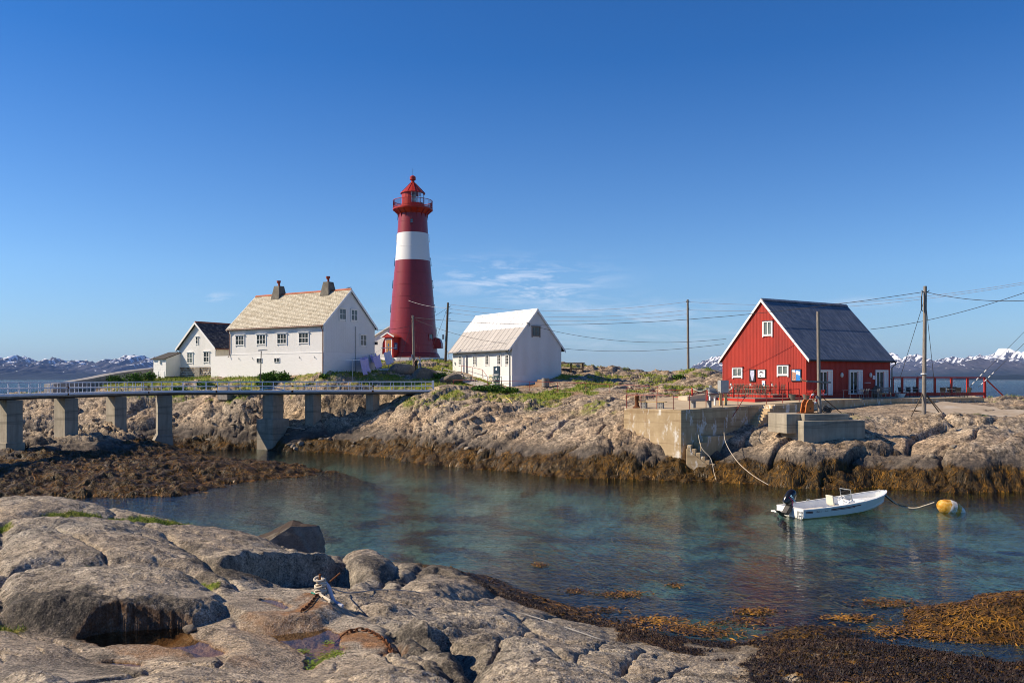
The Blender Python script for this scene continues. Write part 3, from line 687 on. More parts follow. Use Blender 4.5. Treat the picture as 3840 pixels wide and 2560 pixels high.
t = NT("deep bed", 0.9, 0.1); t.color(t.ramp(t.noise(0.01, 2), [(0.3, (0.004, 0.012, 0.02)), (0.7, (0.006, 0.018, 0.03))])); M_DEEP = t.m
MB().add([(-45000, -300, -6), (45000, -300, -6), (45000, 45000, -6), (-45000, 45000, -6)], [(0, 1, 2, 3)]).build("deep_seabed", M_DEEP, tagkind="structure")

def water_material(name, tint, waves):
    m = bpy.data.materials.new(name); m.use_nodes = True; n, l = m.node_tree.nodes, m.node_tree.links
    n.clear()
    out = n.new("ShaderNodeOutputMaterial"); mix = n.new("ShaderNodeMixShader"); tr = n.new("ShaderNodeBsdfTransparent"); gl = n.new("ShaderNodeBsdfGlossy"); fr = n.new("ShaderNodeFresnel")
    tr.inputs["Color"].default_value = (*tint, 1); gl.inputs["Roughness"].default_value = 0.02; fr.inputs["IOR"].default_value = 1.333
    ge = n.new("ShaderNodeNewGeometry"); mi = n.new("ShaderNodeMapRange"); mi.inputs["To Min"].default_value = 1.333; mi.inputs["To Max"].default_value = 1 / 1.333
    l.new(ge.outputs["Backfacing"], mi.inputs["Value"]); l.new(mi.outputs[0], fr.inputs["IOR"])      # same air-to-water angle law from either side
    if waves:
        tc = n.new("ShaderNodeTexCoord")
        hs = None
        for sc, amp, rot in (((0.45, 1.1, 1), 0.50, 0.25), ((1.6, 3.9, 1), 0.36, -0.12), ((4.6, 10.5, 1), 0.21, 0.15)):
            mp = n.new("ShaderNodeMapping"); mp.inputs["Scale"].default_value = sc; mp.inputs["Rotation"].default_value = (0, 0, rot)
            no = n.new("ShaderNodeTexNoise"); no.inputs["Scale"].default_value = 1.0; no.inputs["Detail"].default_value = 2.5; no.inputs["Distortion"].default_value = 0.4
            l.new(tc.outputs["Object"], mp.inputs["Vector"]); l.new(mp.outputs[0], no.inputs["Vector"])
            mu = n.new("ShaderNodeMath"); mu.operation = 'MULTIPLY'; mu.inputs[1].default_value = amp; l.new(no.outputs["Fac"], mu.inputs[0])
            if hs is None: hs = mu.outputs[0]
            else:
                ad = n.new("ShaderNodeMath"); ad.operation = 'ADD'; l.new(hs, ad.inputs[0]); l.new(mu.outputs[0], ad.inputs[1]); hs = ad.outputs[0]
        # calmer patches drift over the cove
        cn = n.new("ShaderNodeTexNoise"); cn.inputs["Scale"].default_value = 0.09; cn.inputs["Detail"].default_value = 3; l.new(tc.outputs["Object"], cn.inputs["Vector"])
        mr = n.new("ShaderNodeMapRange"); mr.inputs["From Min"].default_value = 0.3; mr.inputs["From Max"].default_value = 0.7; mr.inputs["To Min"].default_value = 0.35; mr.inputs["To Max"].default_value = 1.0
        l.new(cn.outputs["Fac"], mr.inputs["Value"])
        bp = n.new("ShaderNodeBump"); bp.inputs["Distance"].default_value = waves; l.new(mr.outputs[0], bp.inputs["Strength"]); l.new(hs, bp.inputs["Height"])
        l.new(bp.outputs[0], gl.inputs["Normal"]); l.new(bp.outputs[0], fr.inputs["Normal"])
    l.new(fr.outputs[0], mix.inputs[0]); l.new(tr.outputs[0], mix.inputs[1]); l.new(gl.outputs[0], mix.inputs[2]); l.new(mix.outputs[0], out.inputs["Surface"])
    return m
M_SEA = water_material("sea water", (0.48, 0.67, 0.70), 0.13)
M_POOL = water_material("pool water", (0.75, 0.66, 0.5), 0.0)
MB().add([(-150, -60, 0), (150, -60, 0), (150, 175, 0), (-150, 175, 0)], [(0, 1, 2, 3)]).build("sea_water", M_SEA, tagkind="structure")
M_OPENSEA = water_material("open sea water", (0.30, 0.55, 0.62), 0.34)
osea = MB().add([(-150, -60, 0), (150, -60, 0), (150, 175, 0), (-150, 175, 0), (-45000, -300, 0), (45000, -300, 0), (45000, 45000, 0), (-45000, 45000, 0)], [(4, 5, 1, 0), (5, 6, 2, 1), (6, 7, 3, 2), (7, 4, 0, 3)]).build("open_sea", M_OPENSEA, tagkind="structure")
if osea.data.polygons[0].normal.z < 0: osea.data.flip_normals()
def pool(name, outline, z, label):
    pts = [PX(px, (CAM_Z - z) * FPX / ((py - 871) * K), z) for px, py in outline]
    o = MB().add(pts, [tuple(range(len(pts)))]).build(name, M_POOL)
    return tag(o, kind="structure")
for outline, zl in POOLS:
    cx_ = sum(p[0] for p in outline) / len(outline); cy_ = sum(p[1] for p in outline) / len(outline)
    pool("pool_water", [(cx_ + (a - cx_) * 1.06, cy_ + (b - cy_) * 1.06) for a, b in outline], zl, "")

# ------------------------------------------------------------------ mountains across the fjord
t = NT("mountain rock", 0.9, 0.1)
z = t.xyz()["Z"]; nm = t.noise(0.0012, 8, 0.65); nmf = t.noise(0.006, 6, 0.7, vec=t.mapping((1, 1, 0.35)))
nrm = t.n.new("ShaderNodeNewGeometry"); nz = t.xyz(nrm.outputs["Normal"])["Z"]
rock = t.ramp(nmf, [(0.3, (0.04, 0.042, 0.055)), (0.7, (0.085, 0.08, 0.09))])
wood = t.ramp(nm, [(0.3, (0.010, 0.018, 0.022)), (0.7, (0.022, 0.032, 0.034))])
c = t.mix(t.maprange(t.math('ADD', z, t.math('MULTIPLY', nm, 300.0)), 230.0, 380.0), wood, rock)
sn = t.math('ADD', t.math('ADD', t.math('MULTIPLY', z, 0.0008), t.math('MULTIPLY', nmf, 1.7)), t.math('MULTIPLY', nz, 0.12))
t.color(t.mix(t.ramp(sn, [(0.655, 0.0), (0.69, 1.0)]) if False else t.maprange(sn, 1.35, 1.40), c, (0.84, 0.86, 0.90)))
M_MOUNT = t.m
def mountain(name, prof, Y, depth, seed, label):
    """prof: crest (px, height above horizon in photo px)"""
    px = np.array([p[0] for p in prof]) ; hy = np.array([p[1] for p in prof])
    n = 440
    u = np.linspace(px[0], px[-1], n); crest = np.interp(u, px, hy) * K / FPX * Y
    X = (u * K - 1920) / FPX * Y
    rows = 44; v = np.linspace(-1, 1, rows)
    UU_, VV = np.meshgrid(X, v); CR = np.tile(crest, (rows, 1))
    Yg = Y + VV * depth
    k = 1 - np.abs(VV)
    rid = fbm(UU_ / 900, Yg / 900, 6, seed, 0.55)
    ridged = 1 - np.abs(fbm(UU_ / 520, Yg / 700, 5, seed + 9, 0.55))
    CR = CR * (1.08 + 0.26 * fbm(UU_ / 420, UU_ * 0 + 3.3, 5, seed + 40, 0.6))
    Z = CR * (k ** 0.8) * (0.78 + 0.30 * ridged * (0.35 + 0.65 * k)) + rid * 60 * k * (1 - k * 0.7)
    Z += 52 * np.abs(fbm(UU_ / 160, Yg / 160, 4, seed + 20)) * k * np.clip(CR / 250, 0.2, 1.3)
    Z = np.where(np.abs(VV) >= 0.999, -20, Z)
    o = grid_mesh(name, UU_, Yg, Z, M_MOUNT, kind="structure")
    return o
mountain("mountains", [(-420, 30), (-250, 38), (-120, 28), (-40, 36), (20, 40), (45, 46), (60, 42), (75, 47), (100, 38), (135, 43), (160, 33), (190, 36), (230, 22), (255, 42), (264, 50), (275, 40), (310, 46), (345, 41), (380, 28), (430, 18), (520, 10), (600, 6)], 21000, 3600, 600, "")
mountain("mountains", [(1230, 4), (1290, 22), (1310, 12), (1370, 10), (1430, 22), (1470, 10), (1540, 14), (1560, 8), (1600, 28), (1640, 44), (1700, 40), (1800, 46), (1900, 36), (2000, 44), (2060, 46), (2090, 56), (2110, 48), (2150, 44), (2200, 34), (2240, 46), (2260, 42), (2290, 60), (2310, 54), (2350, 46), (2380, 58), (2410, 58), (2450, 50), (2520, 58), (2640, 48), (2800, 52), (3000, 30)], 21500, 3600, 700, "")
mountain("hills", [(1980, 3), (2060, 8), (2140, 24), (2200, 36), (2260, 38), (2330, 30), (2420, 28), (2600, 34), (2800, 20)], 15500, 2200, 800, "")
mountain("hills", [(-380, 20), (-200, 24), (-60, 22), (40, 26), (110, 24), (160, 18), (230, 6), (300, 3)], 16500, 2200, 850, "")
mountain("hills", [(2200, 1), (2280, 8), (2352, 10), (2500, 12), (2700, 6)], 9800, 900, 870, "")
# ------------------------------------------------------------------ building materials
def painted(name, c, dirt, rough=0.55, amount=0.35, scale=0.5):
    t = NT(name, rough, 0.35)
    n = t.noise(scale, 6, 0.65, vec=t.mapping((1, 1, 0.35))); n2 = t.noise(7, 4, 0.6, vec=t.mapping((2, 2, 0.25)))
    cc = t.mix(t.math('MULTIPLY', t.ramp(n, [(0.42, 0.0), (0.72, 1.0)]), amount), c, dirt)
    cc = t.mix(t.math('MULTIPLY', t.ramp(n2, [(0.5, 0.0), (0.75, 1.0)]), amount * 0.6), cc, dirt)
    t.color(cc); t.bump(n2, 0.15, 0.01); return t.m
M_WHITE = painted("white painted timber", (0.80, 0.79, 0.77), (0.62, 0.59, 0.54))
M_TRIM = painted("white trim paint", (0.82, 0.81, 0.79), (0.70, 0.66, 0.60), amount=0.2)
M_BOUNCEWHITE = painted("white timber tinted by bounce light", (0.66, 0.60, 0.50), (0.5, 0.44, 0.35))  # white wall in shade; warm bounce from the neighbouring wall put into its colour
t = NT("white limewashed basement", 0.8, 0.2)
n = t.noise(0.6, 6, 0.65); n2 = t.noise(4.5, 4, 0.6, vec=t.mapping((0.4, 0.4, 2.6)))
c = t.mix(t.ramp(n2, [(0.52, 0.0), (0.70, 0.35)]), (0.80, 0.785, 0.76), (0.60, 0.575, 0.54))
c = t.mix(t.ramp(n, [(0.62, 0.0), (0.74, 0.35)]), c, (0.62, 0.44, 0.27))
t.color(c); t.bump(n2, 0.5, 0.03); M_LIME = t.m
M_RED = painted("red barn paint", (0.40, 0.032, 0.018), (0.24, 0.020, 0.014), 0.65, 0.8, 0.5)
M_REDBRIGHT = painted("bright red paint", (0.46, 0.030, 0.018), (0.40, 0.02, 0.012), 0.5, 0.3)
M_REDOXIDE = painted("red oxide steel paint", (0.28, 0.030, 0.022), (0.18, 0.04, 0.02), 0.5, 0.5, 2.0)
t = NT("lighthouse red paint", 0.36, 0.5)
n = t.noise(0.35, 6, 0.7, vec=t.mapping((1, 1, 0.3))); n2 = t.noise(1.6, 6, 0.7, vec=t.mapping((1, 1, 0.25)))
c = t.ramp(n, [(0.3, (0.20, 0.012, 0.018)), (0.7, (0.31, 0.020, 0.022))])
c = t.mix(t.ramp(n2, [(0.60, 0.0), (0.74, 0.5)]), c, (0.50, 0.15, 0.10))
c = t.mix(t.ramp(t.noise(2.4, 5, 0.7, vec=t.mapping((2.5, 2.5, 0.12))), [(0.55, 0.0), (0.72, 0.5)]), c, (0.14, 0.012, 0.012))
t.color(c); t.bump(t.noise(3, 3), 0.06, 0.05); M_LHRED = t.m
M_LHWHITE = painted("lighthouse white paint", (0.80, 0.79, 0.77), (0.64, 0.60, 0.55), 0.4, 0.25)
M_LHTOP = painted("lantern bright red paint", (0.42, 0.028, 0.014), (0.25, 0.016, 0.012), 0.4, 0.5, 1.5)
def slate_mat(name, stops):
    t = NT(name, 0.75, 0.3)
    a = t.attr("rnd"); n = t.noise(1.1, 5, 0.6); c = t.ramp(t.math('ADD', t.math('MULTIPLY', a, 0.75), t.math('MULTIPLY', n, 0.25)), stops)
    t.color(c); t.bump(t.noise(18, 3), 0.3, 0.01); return t.m
M_SLATE = slate_mat("ochre lichen slates", [(0.12, (0.42, 0.36, 0.26)), (0.4, (0.52, 0.46, 0.35)), (0.65, (0.57, 0.515, 0.40)), (0.88, (0.62, 0.57, 0.46))])
M_SLATE_DK = slate_mat("dark slates", [(0.12, (0.035, 0.035, 0.045)), (0.45, (0.075, 0.07, 0.075)), (0.7, (0.12, 0.11, 0.10)), (0.9, (0.20, 0.18, 0.15))])
M_RIDGE = plain("terracotta ridge tile", (0.42, 0.13, 0.06), 0.8, var=0.3)
M_CHIM = plain("weathered chimney plaster", (0.155, 0.14, 0.115), 0.9, var=0.35, scale=2.0, bump=0.4, bscale=14)
M_COPPER = plain("rusty copper red cowl", (0.30, 0.055, 0.028), 0.55, var=0.3)
M_BROWNPIPE = plain("brown gutter paint", (0.14, 0.05, 0.03), 0.5, var=0.3)
M_GREYPIPE = plain("grey zinc pipe", (0.20, 0.205, 0.21), 0.45, 0.5, 0.3, var=0.2)
t = NT("window glass", 0.12, 0.16); t.color(t.ramp(t.noise(0.8, 3), [(0.3, (0.008, 0.012, 0.015)), (0.7, (0.024, 0.034, 0.038))])); M_GLASS = t.m
t = NT("window glass with curtain", 0.12, 0.2); t.color(t.ramp(t.noise(2.0, 3, vec=t.mapping((3, 3, 0.3))), [(0.3, (0.06, 0.085, 0.085)), (0.7, (0.19, 0.23, 0.225))])); M_GLASSC = t.m
def clear_glass(name, tint=(0.86, 0.93, 0.92)):
    m = bpy.data.materials.new(name); m.use_nodes = True; n, l = m.node_tree.nodes, m.node_tree.links; n.clear()
    o = n.new("ShaderNodeOutputMaterial"); mx = n.new("ShaderNodeMixShader"); tr = n.new("ShaderNodeBsdfTransparent"); gl = n.new("ShaderNodeBsdfGlossy"); fr = n.new("ShaderNodeFresnel")
    tr.inputs[0].default_value = (*tint, 1); gl.inputs["Roughness"].default_value = 0.02; fr.inputs[0].default_value = 1.5
    l.new(fr.outputs[0], mx.inputs[0]); l.new(tr.outputs[0], mx.inputs[1]); l.new(gl.outputs[0], mx.inputs[2]); l.new(mx.outputs[0], o.inputs[0]); return m
M_CLEAR = clear_glass("clear glazing")
t = NT("pale fibre cement roof", 0.7, 0.25); n = t.noise(1.2, 5, 0.6, vec=t.mapping((1, 1, 0.3)))
t.color(t.mix(t.ramp(n, [(0.4, 0.0), (0.75, 0.5)]), t.ramp(t.random(), [(0.0, (0.42, 0.395, 0.37)), (1.0, (0.49, 0.455, 0.425))]), (0.34, 0.31, 0.285))); M_FIBRE = t.m
t = NT("newer pale roof sheet", 0.6, 0.3); t.color(t.ramp(t.random(), [(0.0, (0.70, 0.69, 0.68)), (1.0, (0.77, 0.76, 0.75))])); M_FIBRE2 = t.m
t = NT("dark blue grey corrugated steel", 0.42, 0.5, 0.25); n = t.noise(0.9, 6, 0.7, vec=t.mapping((6, 0.7, 0.7)))
t.color(t.mix(t.ramp(n, [(0.45, 0.0), (0.72, 0.8)]), t.ramp(t.random(), [(0, (0.11, 0.13, 0.16)), (1, (0.14, 0.16, 0.19))]), (0.34, 0.35, 0.37))); M_STEELROOF = t.m
M_FELT = plain("dark roofing felt", (0.055, 0.05, 0.045), 0.9, var=0.3)
t = NT("rubble stone", 0.9, 0.2); t.color(t.mix(t.ramp(t.noise(3, 4), [(0.3, 0.6), (0.7, 1.2)]), (0, 0, 0), t.ramp(t.attr("rnd"), [(0.1, (0.17, 0.13, 0.10)), (0.5, (0.30, 0.24, 0.18)), (0.9, (0.42, 0.35, 0.27))]), 'MIX')); t.bump(t.noise(9, 4), 0.6, 0.05); M_RUBBLE = t.m
M_MORTAR = plain("old mortar", (0.22, 0.19, 0.15), 0.95, var=0.2)
M_OAK = plain("varnished door wood", (0.36, 0.17, 0.05), 0.4, var=0.3, scale=5)
M_GREYWOOD = plain("weathered grey timber", (0.26, 0.235, 0.205), 0.9, var=0.35, scale=4, bump=0.4, bscale=20)
t = NT("weathered pole wood", 0.9, 0.2); n = t.noise(6, 5, 0.6, vec=t.mapping((6, 6, 0.4)))
t.color(t.ramp(n, [(0.3, (0.12, 0.10, 0.085)), (0.55, (0.27, 0.235, 0.20)), (0.75, (0.40, 0.36, 0.31))])); t.bump(n, 0.6, 0.02); M_POLE = t.m
t = NT("dark creosote pole wood", 0.9, 0.2); n = t.noise(6, 5, 0.6, vec=t.mapping((6, 6, 0.4)))
t.color(t.ramp(n, [(0.3, (0.045, 0.035, 0.028)), (0.7, (0.17, 0.13, 0.095))])); M_POLEDK = t.m
M_BLACK = plain("black paint", (0.012, 0.012, 0.013), 0.45, var=0.2)
M_SIGNBLUE = plain("blue sign enamel", (0.02, 0.10, 0.26), 0.4, var=0.1)
M_SIGNDARK = plain("dark blue sign enamel", (0.018, 0.04, 0.065), 0.4, var=0.1)
M_LETTER = plain("white lettering", (0.8, 0.8, 0.8), 0.5, var=0.03)
M_LAMPGLASS = plain("milky lamp glass", (0.62, 0.66, 0.60), 0.3, var=0.05)

def window(parent, pos, rz, w, h, cols, rows, name="window", glass=None, hood=True, casing=0.11, mat=None, apron=True, casemat=None, sash=0.045, proud=0.09):
    """casing > panes; local x along the wall, outward -y, origin at the centre of the glazed opening"""
    mb = MB(); c = casing
    mb.box(-w / 2 - c, -w / 2, -proud, 0.0, -h / 2 - c, h / 2 + c); mb.box(w / 2, w / 2 + c, -proud, 0.0, -h / 2 - c, h / 2 + c)
    mb.box(-w / 2, w / 2, -proud + 0.004, 0.0, h / 2, h / 2 + c); mb.box(-w / 2, w / 2, -proud + 0.004, 0.0, -h / 2 - c, -h / 2)
    if apron:
        mb.box(-w / 2 - c, -w / 2 - c + 0.1, -proud - 0.003, 0.0, -h / 2 - c - 0.10, -h / 2 - c); mb.box(w / 2 + c - 0.1, w / 2 + c, -proud - 0.003, 0.0, -h / 2 - c - 0.10, -h / 2 - c)
    for i in range(1, cols): x = -w / 2 + w * i / cols; mb.box(x - sash / 2 - 0.012, x + sash / 2 + 0.012, -proud + 0.02, -0.02, -h / 2, h / 2)
    for j in range(1, rows): zz = -h / 2 + h * j / rows; mb.box(-w / 2, w / 2, -proud + 0.026, -0.022, zz - sash / 2, zz + sash / 2)
    o = mb.build(name, casemat or mat or M_TRIM, parent); o.location = pos; o.rotation_euler = (0, 0, rz)
    pw, ph = w / cols, h / rows
    me = None
    for i in range(cols):
        for j in range(rows):
            if me is None:
                me = MB().box(-pw / 2 + 0.01, pw / 2 - 0.01, -0.042, -0.034, -ph / 2 + 0.01, ph / 2 - 0.01).mesh("pane"); me.materials.append(glass or M_GLASS)
            p = bpy.data.objects.new("pane", me); COL.objects.link(p); p.parent = o; p.location = (-w / 2 + pw * (i + .5), 0, -h / 2 + ph * (j + .5))
            p.rotation_euler = (random.uniform(-.01, .01), 0, random.uniform(-.012, .012))
    if hood:
        MB().box(-w / 2 - c - 0.08, w / 2 + c + 0.08, -proud - 0.10, 0.0, h / 2 + c + 0.004, h / 2 + c + 0.05).build("hood", mat or M_TRIM, o)
    return o
def slates(name, L, S, parent, mat, sw, sh, seed, pitch_fn):
    """small overlapping slates as real pieces; pitch_fn maps (x, s, lift) to local coords"""
    rs = random.Random(seed); vs = []; fs = []; rn = []
    nr = int(S / sh)
    for r in range(nr):
        s0 = r * sh; off = (r % 2) * sw / 2
        nx = int(L / sw) + 1
        for i in range(nx):
            x0 = max(0, i * sw - off); x1 = min(L, (i + 1) * sw - off)
            if x1 - x0 < 0.04: continue
            g = 0.012; l0 = 0.035 + rs.uniform(0, .018); l1 = 0.012
            b = len(vs); c = (x0 + x1) / 2; e = sh * 0.28
            pts = [(x0 + g, s0 + e), (c - (x1 - x0) * .22, s0), (c + (x1 - x0) * .22, s0), (x1 - g, s0 + e), (x1 - g, s0 + sh * 1.12), (x0 + g, s0 + sh * 1.12)]
            ll = [l0, l0, l0, l0, l1, l1]
            for (x, s), k in zip(pts, ll): vs.append(pitch_fn(x, s, k))
            for x, s in pts[:4]: vs.append(pitch_fn(x, s, 0.004))
            fs += [tuple(range(b, b + 6)), (b, b + 6, b + 7, b + 1), (b + 1, b + 7, b + 8, b + 2), (b + 2, b + 8, b + 9, b + 3)]
            rn += [rs.random()] * 10
    me = bpy.data.meshes.new(name); me.from_pydata(vs, [], fs); a = me.attributes.new("rnd", 'FLOAT', 'POINT'); a.data.foreach_set("value", np.array(rn, np.float32))
    o = link_mesh(name, me, mat, parent); o["kind"] = "stuff"; return o
def house_shell(root, L, W, ez, rz, oe, og, wallmat, roofmat, trim, thick=0.14, z0=0.0):
    """pentagon body + roof deck slabs + barge boards; returns wall, roof and a slope mapper (x, s from eave, lift)"""
    mb = MB(); poly = [(0, 0, z0), (0, W, z0), (0, W, ez), (0, W / 2, rz), (0, 0, ez)]
    k = (rz - ez) / (W / 2)
    mb.prism(poly, (L, 0, 0)); wall = mb.build("wall", wallmat, root)
    ze = ez - k * oe; n = Vector((0, -(rz - ez), W / 2)).normalized()
    mb = MB()
    for sgn in (1, -1):
        y0 = -oe if sgn == 1 else W + oe
        pr = [(-og, y0, ze + 0.02), (-og, W / 2, rz + 0.02), (-og, W / 2, rz + 0.02 + thick), (-og, y0, ze + 0.02 + thick)]
        mb.prism(pr, (L + 2 * og, 0, 0))
    roof = mb.build("roof", roofmat, root)
    for xg in (-og - 0.05, L + og + 0.002):
        for sgn in (1, -1):
            y0 = -oe if sgn == 1 else W + oe
            pr = [(xg, y0, ze - 0.12), (xg, W / 2, rz - 0.12), (xg, W / 2, rz + thick + 0.06), (xg, y0, ze + thick + 0.06)]
            MB().prism(pr, (0.048, 0, 0)).build("bargeboard", trim, root)
    slope = math.hypot(W / 2 + oe, rz - ze); dy = (W / 2 + oe) / slope; dz = (rz - ze) / slope
    def f(x, s, lift): return (x - og, -oe + dy * s - dz * lift, ze + 0.02 + thick + dz * s + dy * lift)
    def fb(x, s, lift): return (x - og, W + oe - dy * s + dz * lift, ze + 0.02 + thick + dz * s + dy * lift)
    return wall, roof, f, fb, slope, ze
def cladding(name, parent, mat, boards, proud, pitch, gap):
    """vertical boards as one piece of cladding: boards = list of (x0, x1, top fn, z0, place fn)"""
    mb = MB()
    for x0, x1, top, zb_, place in boards:
        x = x0
        while x < x1 - 1e-3:
            e = min(x + pitch - gap, x1)
            pts = [(x, 0, zb_), (e, 0, zb_), (e, 0, top(e)), (x, 0, top(x))]
            a = [place(p[0], 0.001, p[2]) for p in pts]; b = [place(p[0], -proud, p[2]) for p in pts]
            mb.add(a + b, [(4, 5, 6, 7), (0, 4, 7, 3), (1, 2, 6, 5), (0, 1, 5, 4)])
            x += pitch
    o = mb.build(name, mat, parent); o["kind"] = "stuff"; return o

# ------------------------------------------------------------------ large white keeper's house
th = math.radians(32.7); DZ = 1.4
Bx, By = -20.92, 95.02
L, W = 15.83, 8.30
A = Vector((Bx - math.cos(th) * L, By + math.sin(th) * L, 0))
gz = 6.6
root = empty("keepers_house", (A.x, A.y, gz), -th, "large white wooden house with pale lichen slates and two chimneys", "house")
ez, rz, sz = 12.10 + DZ - gz, 16.08 + DZ - gz, 8.89 + DZ - gz
wall, roof, fr, fb, S, ze = house_shell(root, L, W, ez, rz, 0.36, 0.20, M_WHITE, M_FELT, M_TRIM)
slates("slates", L + 0.4, S, roof, M_SLATE, 0.30, 0.255, 5, fr)
slates("slates", L + 0.4, S, roof, M_SLATE, 0.60, 0.51, 6, fb)
k = (rz - ez) / (W / 2)
gtop = lambda y: (ez + k * y if y < W / 2 else ez + k * (W - y)) - 0.02
cladding("cladding", wall, M_WHITE, [(0, L, lambda x: ez - 0.05, sz, lambda x, d, z: (x, d, z)), (0, W, gtop, sz, lambda x, d, z: (L - d, x, z)), (0, W, gtop, sz, lambda x, d, z: (d, x, z))], 0.035, 0.112, 0.022)
MB().box(-0.06, L + 0.06, -0.075, W + 0.05, -3.0, sz - 0.04).build("basement", M_LIME, root)
MB().box(-0.02, L + 0.09, -0.105, -0.03, sz - 0.05, sz + 0.02).build("drip_board", M_TRIM, root)
MB().box(L - 0.10, L + 0.065, -0.065, 0.08, sz, ez - 0.02).build("corner_board", M_TRIM, root)
MB().box(-0.065, 0.10, -0.065, 0.08, sz, ez - 0.02).build("corner_board", M_TRIM, root)
r_ = MB()
for i in range(34):
    x0 = -0.2 + i * (L + 0.4) / 34
    r_.prism([(x0, W / 2 - 0.17, rz + 0.10), (x0, W / 2, rz + 0.30), (x0, W / 2 + 0.17, rz + 0.10)], ((L + 0.4) / 34 - 0.02, 0, 0))
o = r_.build("ridge_tiles", M_RIDGE, roof); o["kind"] = "stuff"
MB().tube([(-0.25, -0.42, ze + 0.08), (L + 0.25, -0.42, ze + 0.08)], 0.075, 8).build("gutter", M_BROWNPIPE, root)
MB().tube([(L - 0.08, -0.40, ze), (L - 0.08, -0.14, ze - 0.5), (L - 0.08, -0.14, 0.2)], 0.05, 6).build("downpipe", M_BROWNPIPE, root)
MB().tube([(0.12, -0.40, ze), (0.12, -0.14, ze - 0.5), (0.12, -0.14, sz - 0.1), (0.02, -0.3, sz - 0.35)], 0.05, 6).build("downpipe", M_BROWNPIPE, root)
for xx in (1.9, 5.65, 9.15, 12.7):
    window(root, (xx, -0.035, 10.55 + DZ - gz), 0, 1.42, 1.02, 3, 2)
for xx in (5.35, 8.35):
    window(root, (xx, -0.06, 8.10 + DZ - gz), 0, 0.80, 0.46, 2, 1, name="cellar_window", hood=False, casing=0.05, apron=False)
for yy, zz, w_ in ((2.85, 13.30, 0.92), (4.75, 13.30, 0.92)):
    window(root, (L + 0.035, yy, zz + DZ - gz), math.pi / 2, w_, 1.15, 2, 2, glass=M_GLASSC)
window(root, (L + 0.035, 6.3, 10.45 + DZ - gz), math.pi / 2, 0.92, 1.15, 2, 2, glass=M_GLASSC)
MB().tube([(L + 0.12, 4.95, 0.6), (L + 0.12, 4.95, 12.0 + DZ - gz)], 0.035, 6).build("lightning_cable", M_GREYPIPE, root)
for xx, zt in ((4.0, 0), (12.35, 0)):
    ch = MB()
    b0, t0 = rz - 0.5, rz + 1.22
    lo = [(xx - .72, W / 2 - .72, b0), (xx + .72, W / 2 - .72, b0), (xx + .72, W / 2 + .72, b0), (xx - .72, W / 2 + .72, b0)]
    hi = [(xx - .42, W / 2 - .42, t0), (xx + .42, W / 2 - .42, t0), (xx + .42, W / 2 + .42, t0), (xx - .42, W / 2 + .42, t0)]
    ch.add(lo + hi, [(0, 1, 5, 4), (1, 2, 6, 5), (2, 3, 7, 6), (3, 0, 4, 7), (4, 5, 6, 7)])
    co = ch.build("chimney", M_CHIM, root)
    MB().tube([(xx, W / 2, t0 - 0.05), (xx, W / 2, t0 + 0.3), (xx + .02, W / 2 - 0.05, t0 + 0.36), (xx + .03, W / 2 - 0.08, t0 + 0.42), (xx + .04, W / 2 - 0.10, t0 + 0.68)], [0.13, 0.13, 0.13, 0.25, 0.25], 12).build("chimney_cowl", M_COPPER, co, smooth=True)
mb = MB()
for i in range(3): mb.tube([(L - 0.55 + 0.25 * i, W / 2, rz + 0.22), (L - 0.5 + 0.25 * i, W / 2, rz + 0.42), (L - 0.38 + 0.25 * i, W / 2, rz + 0.42), (L - 0.34 + 0.25 * i, W / 2, rz + 0.22)], 0.03, 5)
mb.build("ridge_hooks", M_BROWNPIPE, roof)["kind"] = "stuff"
for xx in (1.6, 4.0, 11.9, 14.3):     # small wall hooks
    MB().bar((xx, 0, sz - 0.35), (xx + 0.25, -0.2, sz - 0.62), 0.05).build("wall_hook", M_GREYPIPE, root)
MB().box(L - 0.05, L + 0.25, W + 0.05, W + 0.3, 10.0 + DZ - gz, 10.35 + DZ - gz).build("floodlight", M_BLACK, root)

# terrace wall running left from the house, flush with its basement
tr_o = MB().box(-3.45, -0.065, -0.06, 5.5, -3.0, 8.72 + DZ - gz).build("terrace_wall", M_LIME)
tr_o.location = root.location; tr_o.rotation_euler = root.rotation_euler
tag(tr_o, "white limewashed terrace wall between stone cellar and large white house", "wall")

# ------------------------------------------------------------------ small white house with dark slates and stone cellar
sx, sy = -38.2, 110.0
W2, L2 = 7.4, 9.0
g2 = 6.6
root2 = empty("slate_roofed_house", (sx, sy, g2), math.pi / 2 - th, "small white gabled house with dark slate roof on a stone cellar", "house")
# local x runs back from the gable (x = 0 faces the camera), local y runs to the left
ez2, rz2, sz2 = 10.03 + DZ - g2, 13.2 + DZ - g2, 7.51 + DZ - g2
wall2, roof2, fr2, fb2, S2, ze2 = house_shell(root2, L2, W2, ez2, rz2, 0.35, 0.38, M_WHITE, M_FELT, M_TRIM)
slates("slates", L2 + 0.76, S2, roof2, M_SLATE_DK, 0.34, 0.29, 15, fr2)
slates("slates", L2 + 0.76, S2, roof2, M_SLATE_DK, 0.6, 0.5, 16, fb2)
k2 = (rz2 - ez2) / (W2 / 2)
g2top = lambda y: (ez2 + k2 * y if y < W2 / 2 else ez2 + k2 * (W2 - y)) - 0.02
cladding("cladding", wall2, M_WHITE, [(0, W2, g2top, sz2, lambda x, d, z: (d, x, z))], 0.035, 0.125, 0.022)
cladding("cladding", wall2, M_BOUNCEWHITE, [(0, L2, lambda x: ez2 - .05, sz2, lambda x, d, z: (x, d, z))], 0.035, 0.22, 0.022)
mb = MB()
for i in range(22): x0 = -0.38 + i * 0.44; mb.prism([(x0, W2 / 2 - .17, rz2 + .10), (x0, W2 / 2, rz2 + .29), (x0, W2 / 2 + .17, rz2 + .10)], (0.42, 0, 0))
